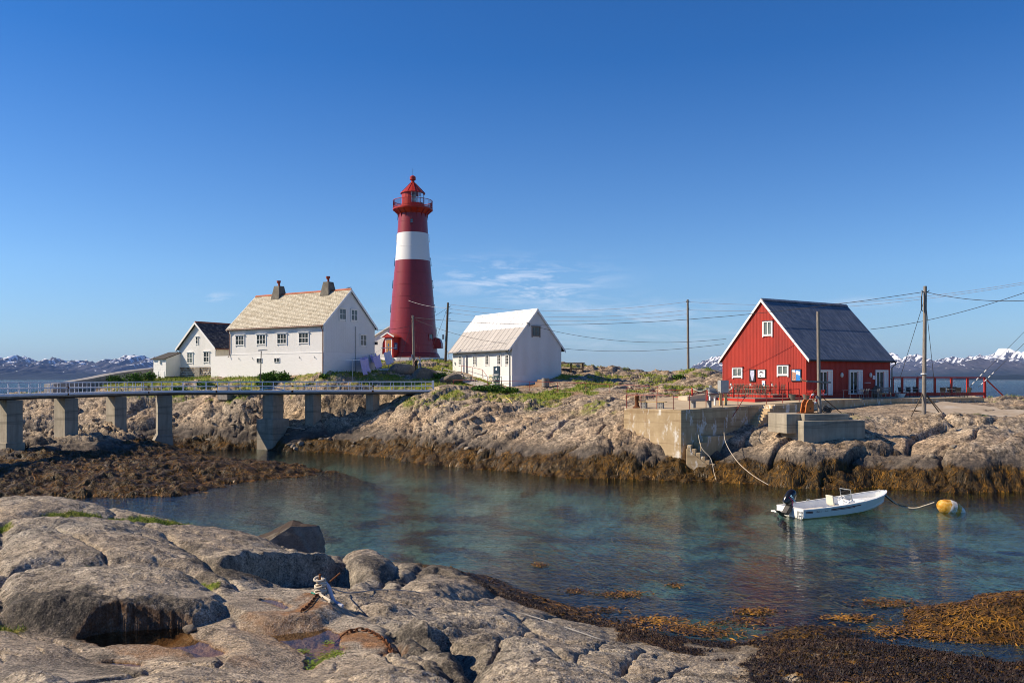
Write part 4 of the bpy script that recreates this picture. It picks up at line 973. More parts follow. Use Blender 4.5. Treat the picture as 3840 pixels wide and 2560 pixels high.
mb.build("ridge_tiles", M_RIDGE, roof2)["kind"] = "stuff"
MB().tube([(-0.4, -0.43, ze2 + 0.06), (L2 + .4, -0.43, ze2 + 0.06)], 0.07, 8).build("gutter", M_BROWNPIPE, root2)
MB().tube([(-0.3, W2 + .42, ze2), (0.05, W2 + .12, ze2 - .35), (0.05, W2 + .12, sz2)], 0.05, 6).build("downpipe", M_GREYPIPE, root2)
MB().tube([(-0.1, -0.42, ze2), (-0.06, -0.1, ze2 - .2), (-0.06, -0.1, sz2 + .2)], 0.05, 6).build("downpipe", M_GREYPIPE, root2)
MB().box(0.02, L2, 0.02, W2 - 0.02, -2.5, sz2 - 0.02).build("cellar_wall", M_MORTAR, root2)
rs = random.Random(3); vs = []; fs = []; rn = []
yy = 0.0
for r in range(6):                      # rubble courses of the cellar front
    y = 0.02; hgt = 0.30
    while y < W2 - 0.05:
        w_ = min(rs.uniform(0.25, 0.62), W2 - y); zc = sz2 - 0.04 - (r + 1) * hgt
        b = len(vs); g = 0.02
        pts = [(y + g, zc + g), (y + w_ - g, zc + g + rs.uniform(0, .04)), (y + w_ - g, zc + hgt - g), (y + g, zc + hgt - g - rs.uniform(0, .05))]
        d = rs.uniform(0.05, 0.13)
        for a_, c_ in pts: vs.append((0.0, a_, c_))
        cyy = sum(p[0] for p in pts) / 4; czz = sum(p[1] for p in pts) / 4
        for a_, c_ in pts: vs.append((-d, cyy + (a_ - cyy) * .72, czz + (c_ - czz) * .72))
        fs += [(b + 4, b + 7, b + 6, b + 5)] + [(b + i, b + 4 + i, b + 4 + (i + 1) % 4, b + (i + 1) % 4) for i in range(4)]
        rn += [rs.random()] * 8; y += w_
me = bpy.data.meshes.new("stones"); me.from_pydata(vs, [], fs); me.attributes.new("rnd", 'FLOAT', 'POINT').data.foreach_set("value", np.array(rn, np.float32))
o = link_mesh("stones", me, M_RUBBLE, root2); o["kind"] = "stuff"
mb = MB()
for i in range(6): mb.box(-0.18, -0.135, 3.0 + i * 0.17, 3.155 + i * 0.17, -0.6, sz2 - 0.12)
mb.build("cellar_door", M_GREYWOOD, root2)
for yy_, zz in ((1.75, 8.72), (5.1, 8.65)): window(root2, (-0.035, yy_, zz + DZ - g2 + 0.05), -math.pi / 2, 0.98, 1.22, 2, 2, glass=M_GLASSC if yy_ > 3 else None)
window(root2, (-0.035, W2 / 2 - 0.05, 10.98 + DZ - g2), -math.pi / 2, 0.38, 0.82, 1, 2, casing=0.09)
window(root2, (4.1, -0.035, 8.7 + DZ - g2), 0, 0.9, 0.8, 1, 1, glass=M_GLASSC, hood=False)
# low white walls beside the cellar
o = MB().box(-0.4, -0.2, W2 - 0.15, W2 + 2.2, -1.5, 7.05 + DZ - g2).build("yard_wall", M_LIME); o.location = root2.location; o.rotation_euler = root2.rotation_euler
tag(o, "low stained white wall between the small shed and the stone cellar", "wall")
o = MB().box(-1.6, -1.35, -2.9, -1.3, -2.0, 6.35 + DZ - g2).build("planter_wall", M_LIME); o.location = root2.location; o.rotation_euler = root2.rotation_euler
tag(o, "short white garden wall at the foot of the terrace wall", "wall")

# ------------------------------------------------------------------ shed
shx, shy = -45.4, 112.0
g3 = 7.3
root3 = empty("shed", (shx, shy, g3), math.pi / 2 - th, "small white shed with dark lean-to roof left of the white houses", "shed")
Ws, Ds = 2.67, 2.3
z1, z2_ = 8.56 + DZ - g3, 9.38 + DZ - g3
MB().prism([(0, 0, 0.35), (Ds, 0, 0.35), (Ds, 0, z2_), (0, 0, z1)], (0, Ws, 0)).build("wall", M_WHITE, root3)
MB().prism([(-0.3, -0.12, z1 - 0.06), (Ds + .15, -0.12, z2_ + .06), (Ds + .15, -0.12, z2_ + .16), (-0.3, -0.12, z1 + 0.04)], (0, Ws + .3, 0)).build("roof", M_FELT, root3)
MB().box(0.05, Ds, 0.03, Ws - .03, -2.0, 0.36).build("foundation", M_MORTAR, root3)
for r in range(7):                       # white cement sheets on the front
    for i in range(4):
        off = 0.33 if r % 2 else 0.0
        y0 = max(0.0, i * 0.72 - off); y1 = min(Ws, (i + 1) * 0.72 - off)
        zt = z1 - 0.1 - r * 0.34
        if y1 - y0 > 0.1 and zt - .33 > 0.3: MB().box(-0.03 - 0.004 * (r % 2), 0, y0 + .008, y1 - .008, zt - 0.33, zt).build("panel", M_TRIM, root3)
for y0 in (0.25, 1.55): MB().box(-0.07, -0.04, y0, y0 + 0.78, -0.35, 1.05).build("hatch_door", M_TRIM, root3)
MB().box(-0.22, -0.04, 1.05, 1.35, z1 - 0.55, z1 - 0.25).build("lamp", M_TRIM, root3)

# ------------------------------------------------------------------ middle white boathouse
thm = math.radians(56.8); Lm, Wm = 13.46, 6.78
Am = Vector((0.01 - math.cos(thm) * Lm, 94.99 + math.sin(thm) * Lm, 0)); gm = 6.0
root4 = empty("boathouse", (Am.x, Am.y, gm), -thm, "white boathouse with pale sheet roof and five small windows right of the lighthouse", "boathouse")
ezm, rzm = 9.67 + DZ - gm, 13.67 + DZ - gm; szm = 6.33 + DZ - gm
wall4, roof4, fm, fmb, Sm, zem = house_shell(root4, Lm, Wm, ezm, rzm, 0.52, 0.14, M_WHITE, M_FELT, M_TRIM, 0.1)
km = (rzm - ezm) / (Wm / 2)
gmtop = lambda y: (ezm + km * y if y < Wm / 2 else ezm + km * (Wm - y)) - 0.02
cladding("cladding", wall4, M_WHITE, [(0, Lm, lambda x: ezm - .04, szm, lambda x, d, z: (x, d, z)), (0, Wm, gmtop, szm, lambda x, d, z: (Lm - d, x, z))], 0.03, 0.15, 0.02)
MB().box(-0.05, Lm + .05, -0.06, Wm + .05, -2.5, szm - 0.03).build("basement", M_LIME, root4)
nP = 14; pw = (Lm + .28) / nP
for side, fn in ((0, fm), (1, fmb)):
    for row in range(2):
        s0, s1 = (0.0, Sm * 0.56) if row == 0 else (Sm * 0.55, Sm)
        for i in range(nP):
            lift = 0.012 + 0.012 * row
            mb = MB(); a = [fn(i * pw + 0.012, s0, lift), fn((i + 1) * pw - 0.012, s0, lift), fn((i + 1) * pw - 0.012, s1, lift), fn(i * pw + 0.012, s1, lift)]
            b = [fn(i * pw + 0.012, s0, lift + .03), fn((i + 1) * pw - 0.012, s0, lift + .03), fn((i + 1) * pw - 0.012, s1, lift + .03), fn(i * pw + 0.012, s1, lift + .03)]
            mb.add(a + b, [(0, 1, 2, 3), (4, 5, 6, 7), (0, 1, 5, 4), (1, 2, 6, 5), (2, 3, 7, 6), (3, 0, 4, 7)])
            mb.bar(fn(i * pw + 0.01, s0, lift + .04), fn(i * pw + 0.01, s1, lift + .04), 0.045, 0.03)
            mb.build("roof_panel", M_FIBRE2 if row else M_FIBRE, roof4)
MB().prism([(-0.14, Wm / 2 - .2, rzm + .03), (-0.14, Wm / 2, rzm + .26), (-0.14, Wm / 2 + .2, rzm + .03)], (Lm + .28, 0, 0)).build("ridge_cap", M_FIBRE2, roof4)
MB().tube([(-0.2, -0.60, zem + .05), (Lm + .2, -0.60, zem + .05)], 0.075, 8).build("gutter", M_GREYPIPE, root4)
MB().tube([(Lm - .45, -0.6, zem), (Lm - .3, -0.14, zem - .55), (Lm - .3, -0.14, 0.2)], 0.055, 6).build("downpipe", M_GREYPIPE, root4)
MB().tube([(3.6, -0.12, ezm - .9), (3.6, -0.12, 0.9)], 0.07, 6).build("downpipe", M_GREYPIPE, root4)
for xx in (1.95, 5.45, 8.25, 10.85, 12.55): window(root4, (xx, -0.03, 8.22 + DZ - gm - 0.012 * xx), 0, 0.58, 0.98, 2, 3, sash=0.035, glass=M_GLASSC if xx < 2 else None)
window(root4, (Lm + .03, 3.2, 11.30 + DZ - gm), math.pi / 2, 0.95, 0.92, 2, 2, glass=M_GLASSC, mat=plain("aged brown window casing", (0.24, 0.20, 0.17), 0.7))
MB().box(0.55, 0.75, -0.25, -0.03, ezm - 1.9, ezm - 1.65).build("lamp", M_TRIM, root4)
mb = MB()
mb.bar((Lm + .03, 1.9, 12.2 + DZ - gm), (Lm + .35, 1.9, 12.2 + DZ - gm), 0.04); mb.bar((Lm + .3, 1.75, 12.3 + DZ - gm), (Lm + .3, 2.2, 12.05 + DZ - gm), 0.05); mb.bar((Lm + .3, 2.1, 12.2 + DZ - gm), (Lm + .3, 2.1, 11.8 + DZ - gm), 0.05)
mb.build("insulator_bracket", M_BLACK, root4)
# dark blue notice board with white print and a yellowed note
sg = MB().box(-0.65, 0.65, -0.05, 0, -0.95, 0.95).build("sign_board", M_SIGNDARK)
sg.matrix_world = Matrix.Translation(root4.location) @ Matrix.Rotation(-thm, 4, 'Z') @ Matrix.Translation((10.35, -0.06, 6.42 + DZ - gm))
tag(sg, "dark blue notice board with white print on the boathouse wall", "sign")
mb = MB().lathe([(0.16, 0), (0.16, 0.012)], 14); em = mb.build("emblem", M_LETTER, sg); em.rotation_euler = (math.pi / 2, 0, 0); em.location = (0, -0.052, 0.62)
mb = MB()
for zt, x0, x1 in ((-0.02, -0.5, 0.45), (-0.12, -0.5, 0.2), (-0.38, -0.5, 0.0), (-0.52, -0.5, 0.1), (-0.62, -0.5, -0.1), (-0.5, 0.4, 0.5)):
    x = x0
    while x < x1: w_ = random.uniform(.04, .09); mb.box(x, x + w_, -0.058, -0.051, zt, zt + .06); x += w_ + .02
mb.build("lettering", M_LETTER, sg)["kind"] = "stuff"
nt = MB().box(-0.32, 0.32, -0.03, 0, -0.42, 0.42).build("wall_note", plain("yellowed paper board", (0.72, 0.64, 0.47), 0.8))
nt.matrix_world = Matrix.Translation(root4.location) @ Matrix.Rotation(-thm, 4, 'Z') @ Matrix.Translation((9.05, -0.06, 6.0 + DZ - gm))
tag(nt, "small yellowed notice left of the dark blue board", "notice")
mb = MB()
for zt in (.24, .12, -.12, -.24):
    for x in (-.22, -.08, .08): mb.box(x, x + .11, -0.036, -0.031, zt, zt + .05)
mb.build("lettering", M_GREYWOOD, nt)["kind"] = "stuff"

# ------------------------------------------------------------------ red cafe barn
thr = math.radians(32.3); Lr, Wr = 12.09, 9.91
gr = 5.92
root5 = empty("red_barn", (25.87, 75.0, gr), thr, "red timber barn with dark metal roof and white windows by the quay", "barn")
ezr, rzr = 7.94 + DZ - gr, 13.17 + DZ - gr
wall5, roof5, f5, f5b, S5, ze5 = house_shell(root5, Lr, Wr, ezr, rzr, 0.42, 0.16, M_RED, M_FELT, M_TRIM, 0.1, z0=-0.6)
kr = (rzr - ezr) / (Wr / 2)
grtop = lambda y: (ezr + kr * y if y < Wr / 2 else ezr + kr * (Wr - y)) - 0.02
nb_ = 58; bw = Wr / nb_
for i in range(nb_):                     # gable boards
    y0, y1 = i * bw, (i + 1) * bw - 0.022
    zb_ = 0.12 + (0.0 if i < 44 and i > 12 else 0.0)
    pr = 0.030 + random.uniform(0, 0.010)
    v = [(0.0, y0, zb_), (0.0, y1, zb_), (0.0, y1, grtop(y1)), (0.0, y0, grtop(y0)), (-pr, y0, zb_), (-pr, y1, zb_), (-pr, y1, grtop(y1)), (-pr, y0, grtop(y0))]
    MB().add(v, [(4, 5, 6, 7), (0, 1, 5, 4), (1, 2, 6, 5), (3, 0, 4, 7)]).build("board", M_RED, wall5)
ns_ = 70; bs = Lr / ns_; me = MB().box(0, bs - 0.022, -0.032, 0.002, 0.12, ezr - 0.03).mesh("board"); me.materials.append(M_RED)
for i in range(ns_):
    o = bpy.data.objects.new("board", me); COL.objects.link(o); o.parent = wall5; o.location = (i * bs, random.uniform(-0.006, 0.004), 0)
nS = 13; sw_ = (Lr + .32) / nS
for side, fn in ((0, f5), (1, f5b)):
    for row in range(2):
        s0, s1 = (0.0, S5 * .52) if row == 0 else (S5 * .51, S5)
        for i in range(nS):
            vs = []; fs = []; nw_ = 24
            for j in range(nw_ + 1):
                x = i * sw_ + sw_ * j / nw_; lf = 0.02 + 0.014 * row + 0.018 * (1 if (j // 2) % 2 else 0) * (1 if side == 0 else 1)
                vs += [fn(x, s0, lf), fn(x, s1, lf)]
            for j in range(nw_): fs.append((2 * j, 2 * j + 2, 2 * j + 3, 2 * j + 1))
            MB().add(vs, fs).build("roof_sheet", M_STEELROOF, roof5)
MB().prism([(-.16, Wr / 2 - .25, rzr + .02), (-.16, Wr / 2, rzr + .24), (-.16, Wr / 2 + .25, rzr + .02)], (Lr + .32, 0, 0)).build("ridge_cap", M_STEELROOF, roof5)
MB().tube([(-0.2, -0.5, ze5 + .04), (Lr + .2, -0.5, ze5 + .04)], 0.08, 8).build("gutter", M_BLACK, root5)
MB().tube([(Lr + .1, -0.5, ze5), (Lr + .22, -0.45, ze5 - .2), (Lr + .12, -0.12, ze5 - .5), (Lr + .12, -0.12, 0.1)], 0.055, 7).build("downpipe", plain("green grey pipe", (0.10, 0.16, 0.15), 0.5), root5)
M_REDTRIM = M_RED
def rwin(y, z, w, h, cols, rows, nm="window", glass=None):
    o = window(root5, (-0.035, y, z), -math.pi / 2, w, h, cols, rows, nm, glass or M_GLASSC, casing=0.16, sash=0.06, proud=0.10)
    hd = [c for c in o.children if c.name.startswith("hood")][0]; hd.data.materials.clear(); hd.data.materials.append(M_RED); return o
rwin(2.50, 2.18, 0.98, 0.68, 2, 1); rwin(7.92, 2.02, 0.98, 0.68, 2, 1); rwin(4.25, 6.05, 0.86, 1.1, 2, 1)
# three tall glazed doors on the shaded side
for j, xx in enumerate((2.45, 6.75, 10.65)):
    d = MB(); w_, h_ = 1.62, 2.12; zb_ = -0.05 + 0.02 * j
    d.box(xx - w_ / 2 - .14, xx - w_ / 2, -0.16, 0.0, zb_, zb_ + h_ + .13); d.box(xx + w_ / 2, xx + w_ / 2 + .14, -0.16, 0.0, zb_, zb_ + h_ + .13); d.box(xx - w_ / 2, xx + w_ / 2, -0.156, 0.0, zb_ + h_, zb_ + h_ + .13)
    d.box(xx + w_ / 2 - .36, xx + w_ / 2, -0.07, -0.036, zb_, zb_ + h_)
    do = d.build("door", M_TRIM, root5)
    for x0, x1 in ((xx - w_ / 2 + .03, xx - .32), (xx - .22, xx + .22)):
        MB().box(x0, x1, -0.052, -0.040, zb_ + 0.12, zb_ + h_ - .08).build("pane", M_GLASS, do)
        f_ = MB(); f_.box(x0 - .05, x0, -0.09, -0.036, zb_ + .02, zb_ + h_ - .02); f_.box(x1, x1 + .05, -0.09, -0.036, zb_ + .02, zb_ + h_ - .02); f_.box(x0, x1, -0.088, -0.036, zb_ + h_ - .08, zb_ + h_ - .02); f_.box(x0, x1, -0.088, -0.036, zb_ + .02, zb_ + .12)
        f_.build("door_leaf", M_TRIM, do)
    MB().bar((xx - .26, -0.10, zb_ + 1.0), (xx - .26, -0.10, zb_ + 1.18), 0.03).build("handle", M_BLACK, do)
for xx in (4.75, 8.95):
    l_ = MB().lathe([(0.06, 0.0), (0.17, 0.02), (0.19, 0.08), (0.16, 0.15), (0.08, 0.19), (0.0, 0.2)], 14); o = l_.build("wall_lamp", M_LAMPGLASS, root5, smooth=True); o.location = (xx, -0.03, 1.75); o.rotation_euler = (math.pi / 2, 0, 0); o.scale = (0.85, 1.25, 1)
MB().box(8.15, 8.95, -0.14, -0.03, 1.02, 1.07).build("shelf", M_TRIM, root5)
pl = MB().box(9.35, 9.85, -0.07, -0.035, 1.35, 1.72).build("name_plate", M_TRIM, root5)
# pictures hung on the red gable
def picture(y, z, w, h, frame, draw, label):
    o = MB().box(-w / 2, w / 2, -0.07, 0, -h / 2, h / 2).build("picture", frame)
    o.matrix_world = Matrix.Translation(root5.location) @ Matrix.Rotation(thr, 4, 'Z') @ Matrix.Translation((-0.045, y, z)) @ Matrix.Rotation(-math.pi / 2, 4, 'Z')
    tag(o, label, "picture", "pictures hung on the red barn gable")
    for m, poly in draw:
        MB().prism([(a * w, -0.071 - 0.002 * (draw.index((m, poly)) + 1), b * h) for a, b in poly], (0, 0.0018, 0)).build("print", m, o)
    return o
PW = plain("print white", (0.78, 0.78, 0.80), 0.5, var=.05); PB = plain("print sea blue", (0.03, 0.22, 0.62), 0.5, var=.3, scale=4); PD = plain("print charcoal", (0.03, 0.03, 0.045), 0.5, var=.3); PR = plain("print rust stone", (0.42, 0.22, 0.15), 0.6, var=.5, scale=9); PL = plain("print lilac", (0.50, 0.52, 0.68), 0.5, var=.2, scale=6)
picture(6.05, 1.72, 0.70, 1.15, M_BLACK, [(PD, [(-.42, -.45), (.42, -.45), (.42, .45), (-.42, .45)]), (PL, [(-.08, -.42), (.12, -.42), (.34, .1), (.3, .42), (-.3, .42), (-.36, .1)])], "tall black framed picture of a pale plume left of the pair on the red gable")
picture(4.95, 1.88, 0.98, 0.80, M_BLACK, [(PW, [(-.43, -.42), (.43, -.42), (.43, .42), (-.43, .42)]), (PD, [(-.3, .05), (-.05, .12), (.3, .02), (.1, .25), (-.15, .3)]), (PD, [(-.3, -.3), (-.1, -.2), (.05, -.34)])], "black and white framed picture between the two low windows of the red barn")
picture(1.02, 1.72, 1.05, 1.10, M_BLACK, [(PB, [(-.44, -.43), (.44, -.43), (.44, .43), (-.44, .43)]), (PW, [(-.0, .1), (.4, .0), (.42, .3), (.02, .38)]), (PR, [(-.43, -.42), (-.02, -.42), (.0, .2), (-.43, .3)]), (PW, [(-.43, .3), (-.05, .22), (-.1, .42), (-.43, .42)])], "black framed blue sea picture at the right corner of the red gable")
picture(4.72, 0.98, 0.36, 0.52, PW, [(PB, [(-.2, -.3), (.25, -.3), (.2, .05), (-.1, .0)])], "small white poster with blue print below the framed pictures")
# red wind screen frame and porch posts at the gable corner
for y0 in (2.05, 1.15, 0.15): MB().box(-2.25, -2.13, y0, y0 + 0.12, -0.5, 1.14).build("porch_post", M_REDBRIGHT, root5)
MB().box(-2.26, -2.12, -0.02, 2.2, 1.142, 1.20).build("porch_rail", M_RED, root5)

# ------------------------------------------------------------------ lighthouse
LX, LY = (1548 - 1920) / FPX * 130, 130.0
lz = 9.1 + DZ
lh = empty("lighthouse", (LX, LY, lz), 0, "tall red lighthouse with one white band and red gallery", "lighthouse")
def rad(z): return float(np.interp(z, [0.25, 1.2, 5, 9.4, 14.7, 18.86, 22.6], [3.80, 3.72, 3.47, 3.14, 2.65, 2.33, 2.10]))
def shell(n, z0, z1, m, dr=0.0):
    zs = np.linspace(z0, z1, max(3, int((z1 - z0) / 1.0)))
    return MB().lathe([(rad(zz) + dr, zz) for zz in zs], 64, caps=False).build(n, m, lh, smooth=True)
shell("tower_shell", 0.2, 14.7, M_LHRED); shell("white_band", 14.7, 18.86, M_LHWHITE); shell("tower_shell", 18.86, 22.4, M_LHRED)
for zz in (1.85, 3.7, 5.55, 7.4, 9.2, 11.0, 12.9, 16.8, 20.6): MB().lathe([(rad(zz) - .01, zz - .05), (rad(zz) + .018, zz - .03), (rad(zz) + .018, zz + .03), (rad(zz) - .01, zz + .05)], 64, caps=False).build("plate_seam", M_LHWHITE if 14.7 < zz < 18.8 else M_LHRED, lh)
MB().lathe([(4.15, 0.0), (4.15, 0.25), (3.98, 0.42), (3.98, 0.55), (3.80, 0.75)], 64).build("base_flange", M_LHRED, lh, smooth=True)
MB().lathe([(4.9, -3.0), (4.9, -0.03), (4.5, 0.0)], 16).build("plinth", M_LIME, lh)
MB().lathe([(2.1, 21.75), (2.25, 21.9), (2.85, 22.42), (3.03, 22.45), (3.05, 22.62), (2.98, 22.70), (1.7, 22.70)], 64).build("gallery_floor", M_LHTOP, lh, smooth=True)
me = None
for i in range(16):
    a = 2 * math.pi * i / 16
    if me is None: me = MB().prism([(2.05, -.04, 21.2), (2.18, -.04, 21.2), (2.35, -.04, 21.85), (2.9, -.04, 22.38), (2.9, -.04, 22.46), (2.0, -.04, 22.46)], (0, .08, 0)).mesh("bracket"); me.materials.append(M_LHRED)
    o = bpy.data.objects.new("bracket", me); COL.objects.link(o); o.parent = lh; o.rotation_euler = (0, 0, a)
mb = MB()
for i in range(84): a = 2 * math.pi * i / 84; mb.bar((2.98 * math.cos(a), 2.98 * math.sin(a), 22.68), (2.98 * math.cos(a), 2.98 * math.sin(a), 23.85), 0.035 if i % 7 else 0.06)
mb.build("railing_bars", M_LHTOP, lh)["kind"] = "stuff"
for zz in (22.85, 23.86): MB().lathe([(2.95, zz - .035), (3.02, zz - .035), (3.02, zz + .035), (2.95, zz + .035), (2.95, zz - .035)], 64, caps=False).build("handrail", M_LHTOP, lh)
# lantern room: red blind sector to the left, glass to the right
MB().lathe([(1.74, 22.68), (1.74, 23.42), (1.66, 23.45)], 20, caps=False).build("lantern_base", M_LHTOP, lh)
nseg = 20; r0 = 1.70
for i in range(nseg):
    a0 = 2 * math.pi * i / nseg; a1 = 2 * math.pi * (i + 1) / nseg; am = (a0 + a1) / 2
    deg = math.degrees(am) % 360
    solid = 120 < deg < 272
    v = [(r0 * math.cos(a), r0 * math.sin(a), zz) for zz in (23.42, 25.0) for a in (a0, a1)]
    MB().add([v[0], v[1], v[3], v[2]], [(0, 1, 2, 3)]).build("lantern_wall" if solid else "pane", M_LHTOP if solid else M_CLEAR, lh)
    if not solid: MB().bar((r0 * math.cos(a0), r0 * math.sin(a0), 23.42), (r0 * math.cos(a0), r0 * math.sin(a0), 25.0), 0.05).build("glazing_bar", M_TRIM, lh)
MB().lathe([(0.3, 23.3), (0.5, 23.6), (0.62, 24.1), (0.5, 24.6), (0.3, 24.85)], 16).build("lens", plain("lens glass", (0.55, 0.75, 0.72), 0.1, 0.9), lh, smooth=True)
MB().lathe([(1.90, 24.98), (1.90, 25.06), (0.36, 26.62), (0.26, 26.75), (0.26, 27.05), (0.45, 27.10), (0.46, 27.55), (0.28, 27.68), (0.22, 27.74), (0.04, 27.78)], 20).build("lantern_roof", M_LHTOP, lh)
for i in range(10): a = 2 * math.pi * i / 10; MB().bar((1.88 * math.cos(a), 1.88 * math.sin(a), 25.10), (0.36 * math.cos(a), 0.36 * math.sin(a), 26.66), 0.05).build("roof_rib", M_LHTOP, lh)
MB().tube([(0, 0, 27.7), (0, 0, 28.8)], 0.025, 5).build("lightning_rod", M_BLACK, lh)
# stand-off rods on both flanks
for zz in (6.9, 10.6, 14.0, 17.6, 3.2, 21.0):
    for s in (-1, 1):
        h_ = 1.25 if zz < 20 else 1.5
        r1 = rad(zz) + .10; r2 = rad(zz + h_) + .10
        m_ = MB().bar((s * r1, 0, zz), (s * r2, 0, zz + h_), 0.07); m_.bar((s * (r1 - .15), 0, zz + .1), (s * r1, 0, zz + .1), 0.05); m_.bar((s * (r2 - .15), 0, zz + h_ - .1), (s * r2, 0, zz + h_ - .1), 0.05)
        m_.build("flank_rod", M_LHWHITE if 14.7 < zz < 18.5 else M_BLACK, lh)
def tower_win(ang, zz, w, h, rows, cols=1):
    a = math.radians(ang); r = rad(zz) - .04
    o = window(lh, (r * math.cos(a), r * math.sin(a), zz), a + math.pi / 2, w, h, cols, rows, hood=False, apron=False, casing=0.07, casemat=M_LHRED, glass=plain("teal glass", (0.10, 0.27, 0.30), 0.15, 0.7) if "teal glass" not in MATS else MATS["teal glass"], proud=0.12); return o
tower_win(-88, 20.35, 0.36, 0.82, 3); tower_win(-35, 3.0, 0.75, 0.95, 1, 2)
# hooded red side pieces near the foot
for ang, s in ((-8, 1), (187, -1)):
    a = math.radians(ang); r = 3.55
    m_ = MB().prism([(0, -.6, 0.3 if s < 0 else 1.15), (1.05, -.6, 0.3 if s < 0 else 1.15), (1.0, -.6, 1.9), (0.75, -.6, 2.55), (0.35, -.6, 2.75), (0, -.6, 2.75)], (0, 1.2, 0)).build("flank_hood", M_LHRED, lh)
    m_.location = (r * math.cos(a), r * math.sin(a), 0.3); m_.rotation_euler = (0, 0, a)
# red porch with a varnished door
po = empty("porch", (-2.55, -2.85, 0), math.radians(-34)); po.parent = lh
MB().box(-0.85, 0.85, -1.0, 1.6, 0.0, 3.0).build("porch_wall", M_REDBRIGHT, po)
MB().prism([(-1.25, -1.35, 3.0), (1.25, -1.35, 3.0), (0, -1.35, 3.62)], (0, 3.0, 0)).build("porch_roof", M_LHTOP, po)
mb = MB(); mb.bar((-1.3, -1.38, 3.02), (0, -1.38, 3.66), 0.05, 0.16); mb.bar((1.3, -1.38, 3.02), (0, -1.38, 3.66), 0.05, 0.16); mb.build("porch_verge", M_TRIM, po)
mb = MB(); mb.box(-0.62, -0.5, -1.06, -1.0, 0.02, 2.75); mb.box(0.5, 0.62, -1.06, -1.0, 0.02, 2.75); mb.box(-0.5, 0.5, -1.058, -1.0, 2.63, 2.75); mb.build("door_frame", M_TRIM, po)
MB().box(-0.5, 0.5, -1.04, -1.003, 0.05, 2.63).build("door", M_OAK, po)
mb = MB().lathe([(0.2, 0), (0.2, 0.02)], 12); o = mb.build("door_emblem", M_SIGNBLUE, po); o.rotation_euler = (math.pi / 2, 0, 0); o.location = (-0.05, -1.05, 1.85); o.scale = (0.7, 1.2, 1)
MB().box(0.852, 0.885, -0.75, -0.1, 1.15, 2.15).build("info_sign", M_SIGNBLUE, po)
mb = MB()
for i, zz in enumerate((1.85, 1.7, 1.55, 1.4)): mb.box(0.886, 0.892, -0.65, -0.3 - .05 * (i % 2), zz, zz + .06)
mb.build("lettering", M_LETTER, po)["kind"] = "stuff"
MB().box(-0.9, 0.9, -1.9, -1.0, -1.3, -0.02).build("door_step", M_LIME, po)
# small white hut behind the lighthouse
hut = empty("hut", (LX - 5.6, LY + 9, 9.6), math.radians(-20), "small white hut partly hidden behind the left foot of the lighthouse", "hut")
MB().prism([(-2.0, 0, -1), (3.0, 0, -1), (3.0, 0, 5.6), (1.5, 0, 6.4), (-2.0, 0, 4.6)], (0, 4, 0)).build("wall", M_WHITE, hut)
MB().prism([(-2.45, -.25, 4.38), (1.5, -.25, 6.42), (1.5, -.25, 6.62), (-2.45, -.25, 4.58)], (0, 4.5, 0)).build("roof", M_TRIM, hut)
MB().prism([(1.5, -.25, 6.42), (3.4, -.25, 5.4), (3.4, -.25, 5.6), (1.5, -.25, 6.62)], (0, 4.5, 0)).build("roof", M_TRIM, hut)
# ------------------------------------------------------------------ concrete, rust and metal
def concrete(name, lo, hi, stain, streak=0.5, rust=0.0, lime=0.0):
    t = NT(name, 0.9, 0.2)
    n = t.noise(0.8, 6, 0.65); ns = t.noise(1.1, 5, 0.65, vec=t.mapping((2.2, 2.2, 0.22))); nh = t.noise(0.9, 3, 0.5, vec=t.mapping((0.12, 0.12, 2.4)))
    c = t.ramp(n, [(0.3, lo), (0.7, hi)])
    c = t.mix(t.math('MULTIPLY', t.ramp(ns, [(0.48, 0.0), (0.72, 1.0)]), streak), c, stain)
    c = t.mix(t.ramp(nh, [(0.55, 0.0), (0.60, 0.6), (0.64, 0.1)]), c, stain)
    if rust: c = t.mix(t.math('MULTIPLY', t.ramp(t.noise(0.7, 5, 0.7, vec=t.mapping((1.5, 1.5, 0.3))), [(0.56, 0.0), (0.72, 1.0)]), rust), c, (0.28, 0.13, 0.05))
    if lime: c = t.mix(t.math('MULTIPLY', t.ramp(t.noise(1.3, 6, 0.75, vec=t.mapping((1.6, 1.6, 0.55))), [(0.545, 0.0), (0.61, 1.0)]), lime), c, (0.74, 0.69, 0.61))
    t.color(c); t.bump(t.noise(14, 4, 0.6), 0.4, 0.02); return t.m
M_CONC = concrete("grey bridge concrete", (0.26, 0.225, 0.175), (0.42, 0.37, 0.29), (0.13, 0.115, 0.09))
M_QUAY = concrete("stained quay concrete", (0.40, 0.29, 0.165), (0.58, 0.44, 0.27), (0.26, 0.17, 0.09), 0.45, 0.45, 0.95)
M_DECKC = concrete("sandy quay paving", (0.40, 0.315, 0.205), (0.54, 0.44, 0.30), (0.33, 0.25, 0.16), 0.25)
M_FARWALL = concrete("grey breakwater concrete", (0.26, 0.25, 0.25), (0.36, 0.345, 0.34), (0.17, 0.165, 0.17), 0.35)
t = NT("galvanised white rail", 0.45, 0.4, 0.0); t.color(t.ramp(t.noise(2, 4), [(0.3, (0.74, 0.75, 0.80)), (0.7, (0.86, 0.86, 0.89))])); M_GALV = t.m
t = NT("rusty iron", 0.85, 0.3, 0.2); n = t.noise(9, 5, 0.7); t.color(t.ramp(n, [(0.3, (0.06, 0.022, 0.012)), (0.55, (0.17, 0.065, 0.025)), (0.8, (0.32, 0.14, 0.05))])); t.bump(n, 0.5, 0.01); M_RUST = t.m
M_ORANGE = plain("orange winch paint", (0.50, 0.14, 0.02), 0.55, var=0.35, scale=4)
M_DARKSTEEL = plain("dark steel", (0.045, 0.04, 0.036), 0.55, var=0.3)
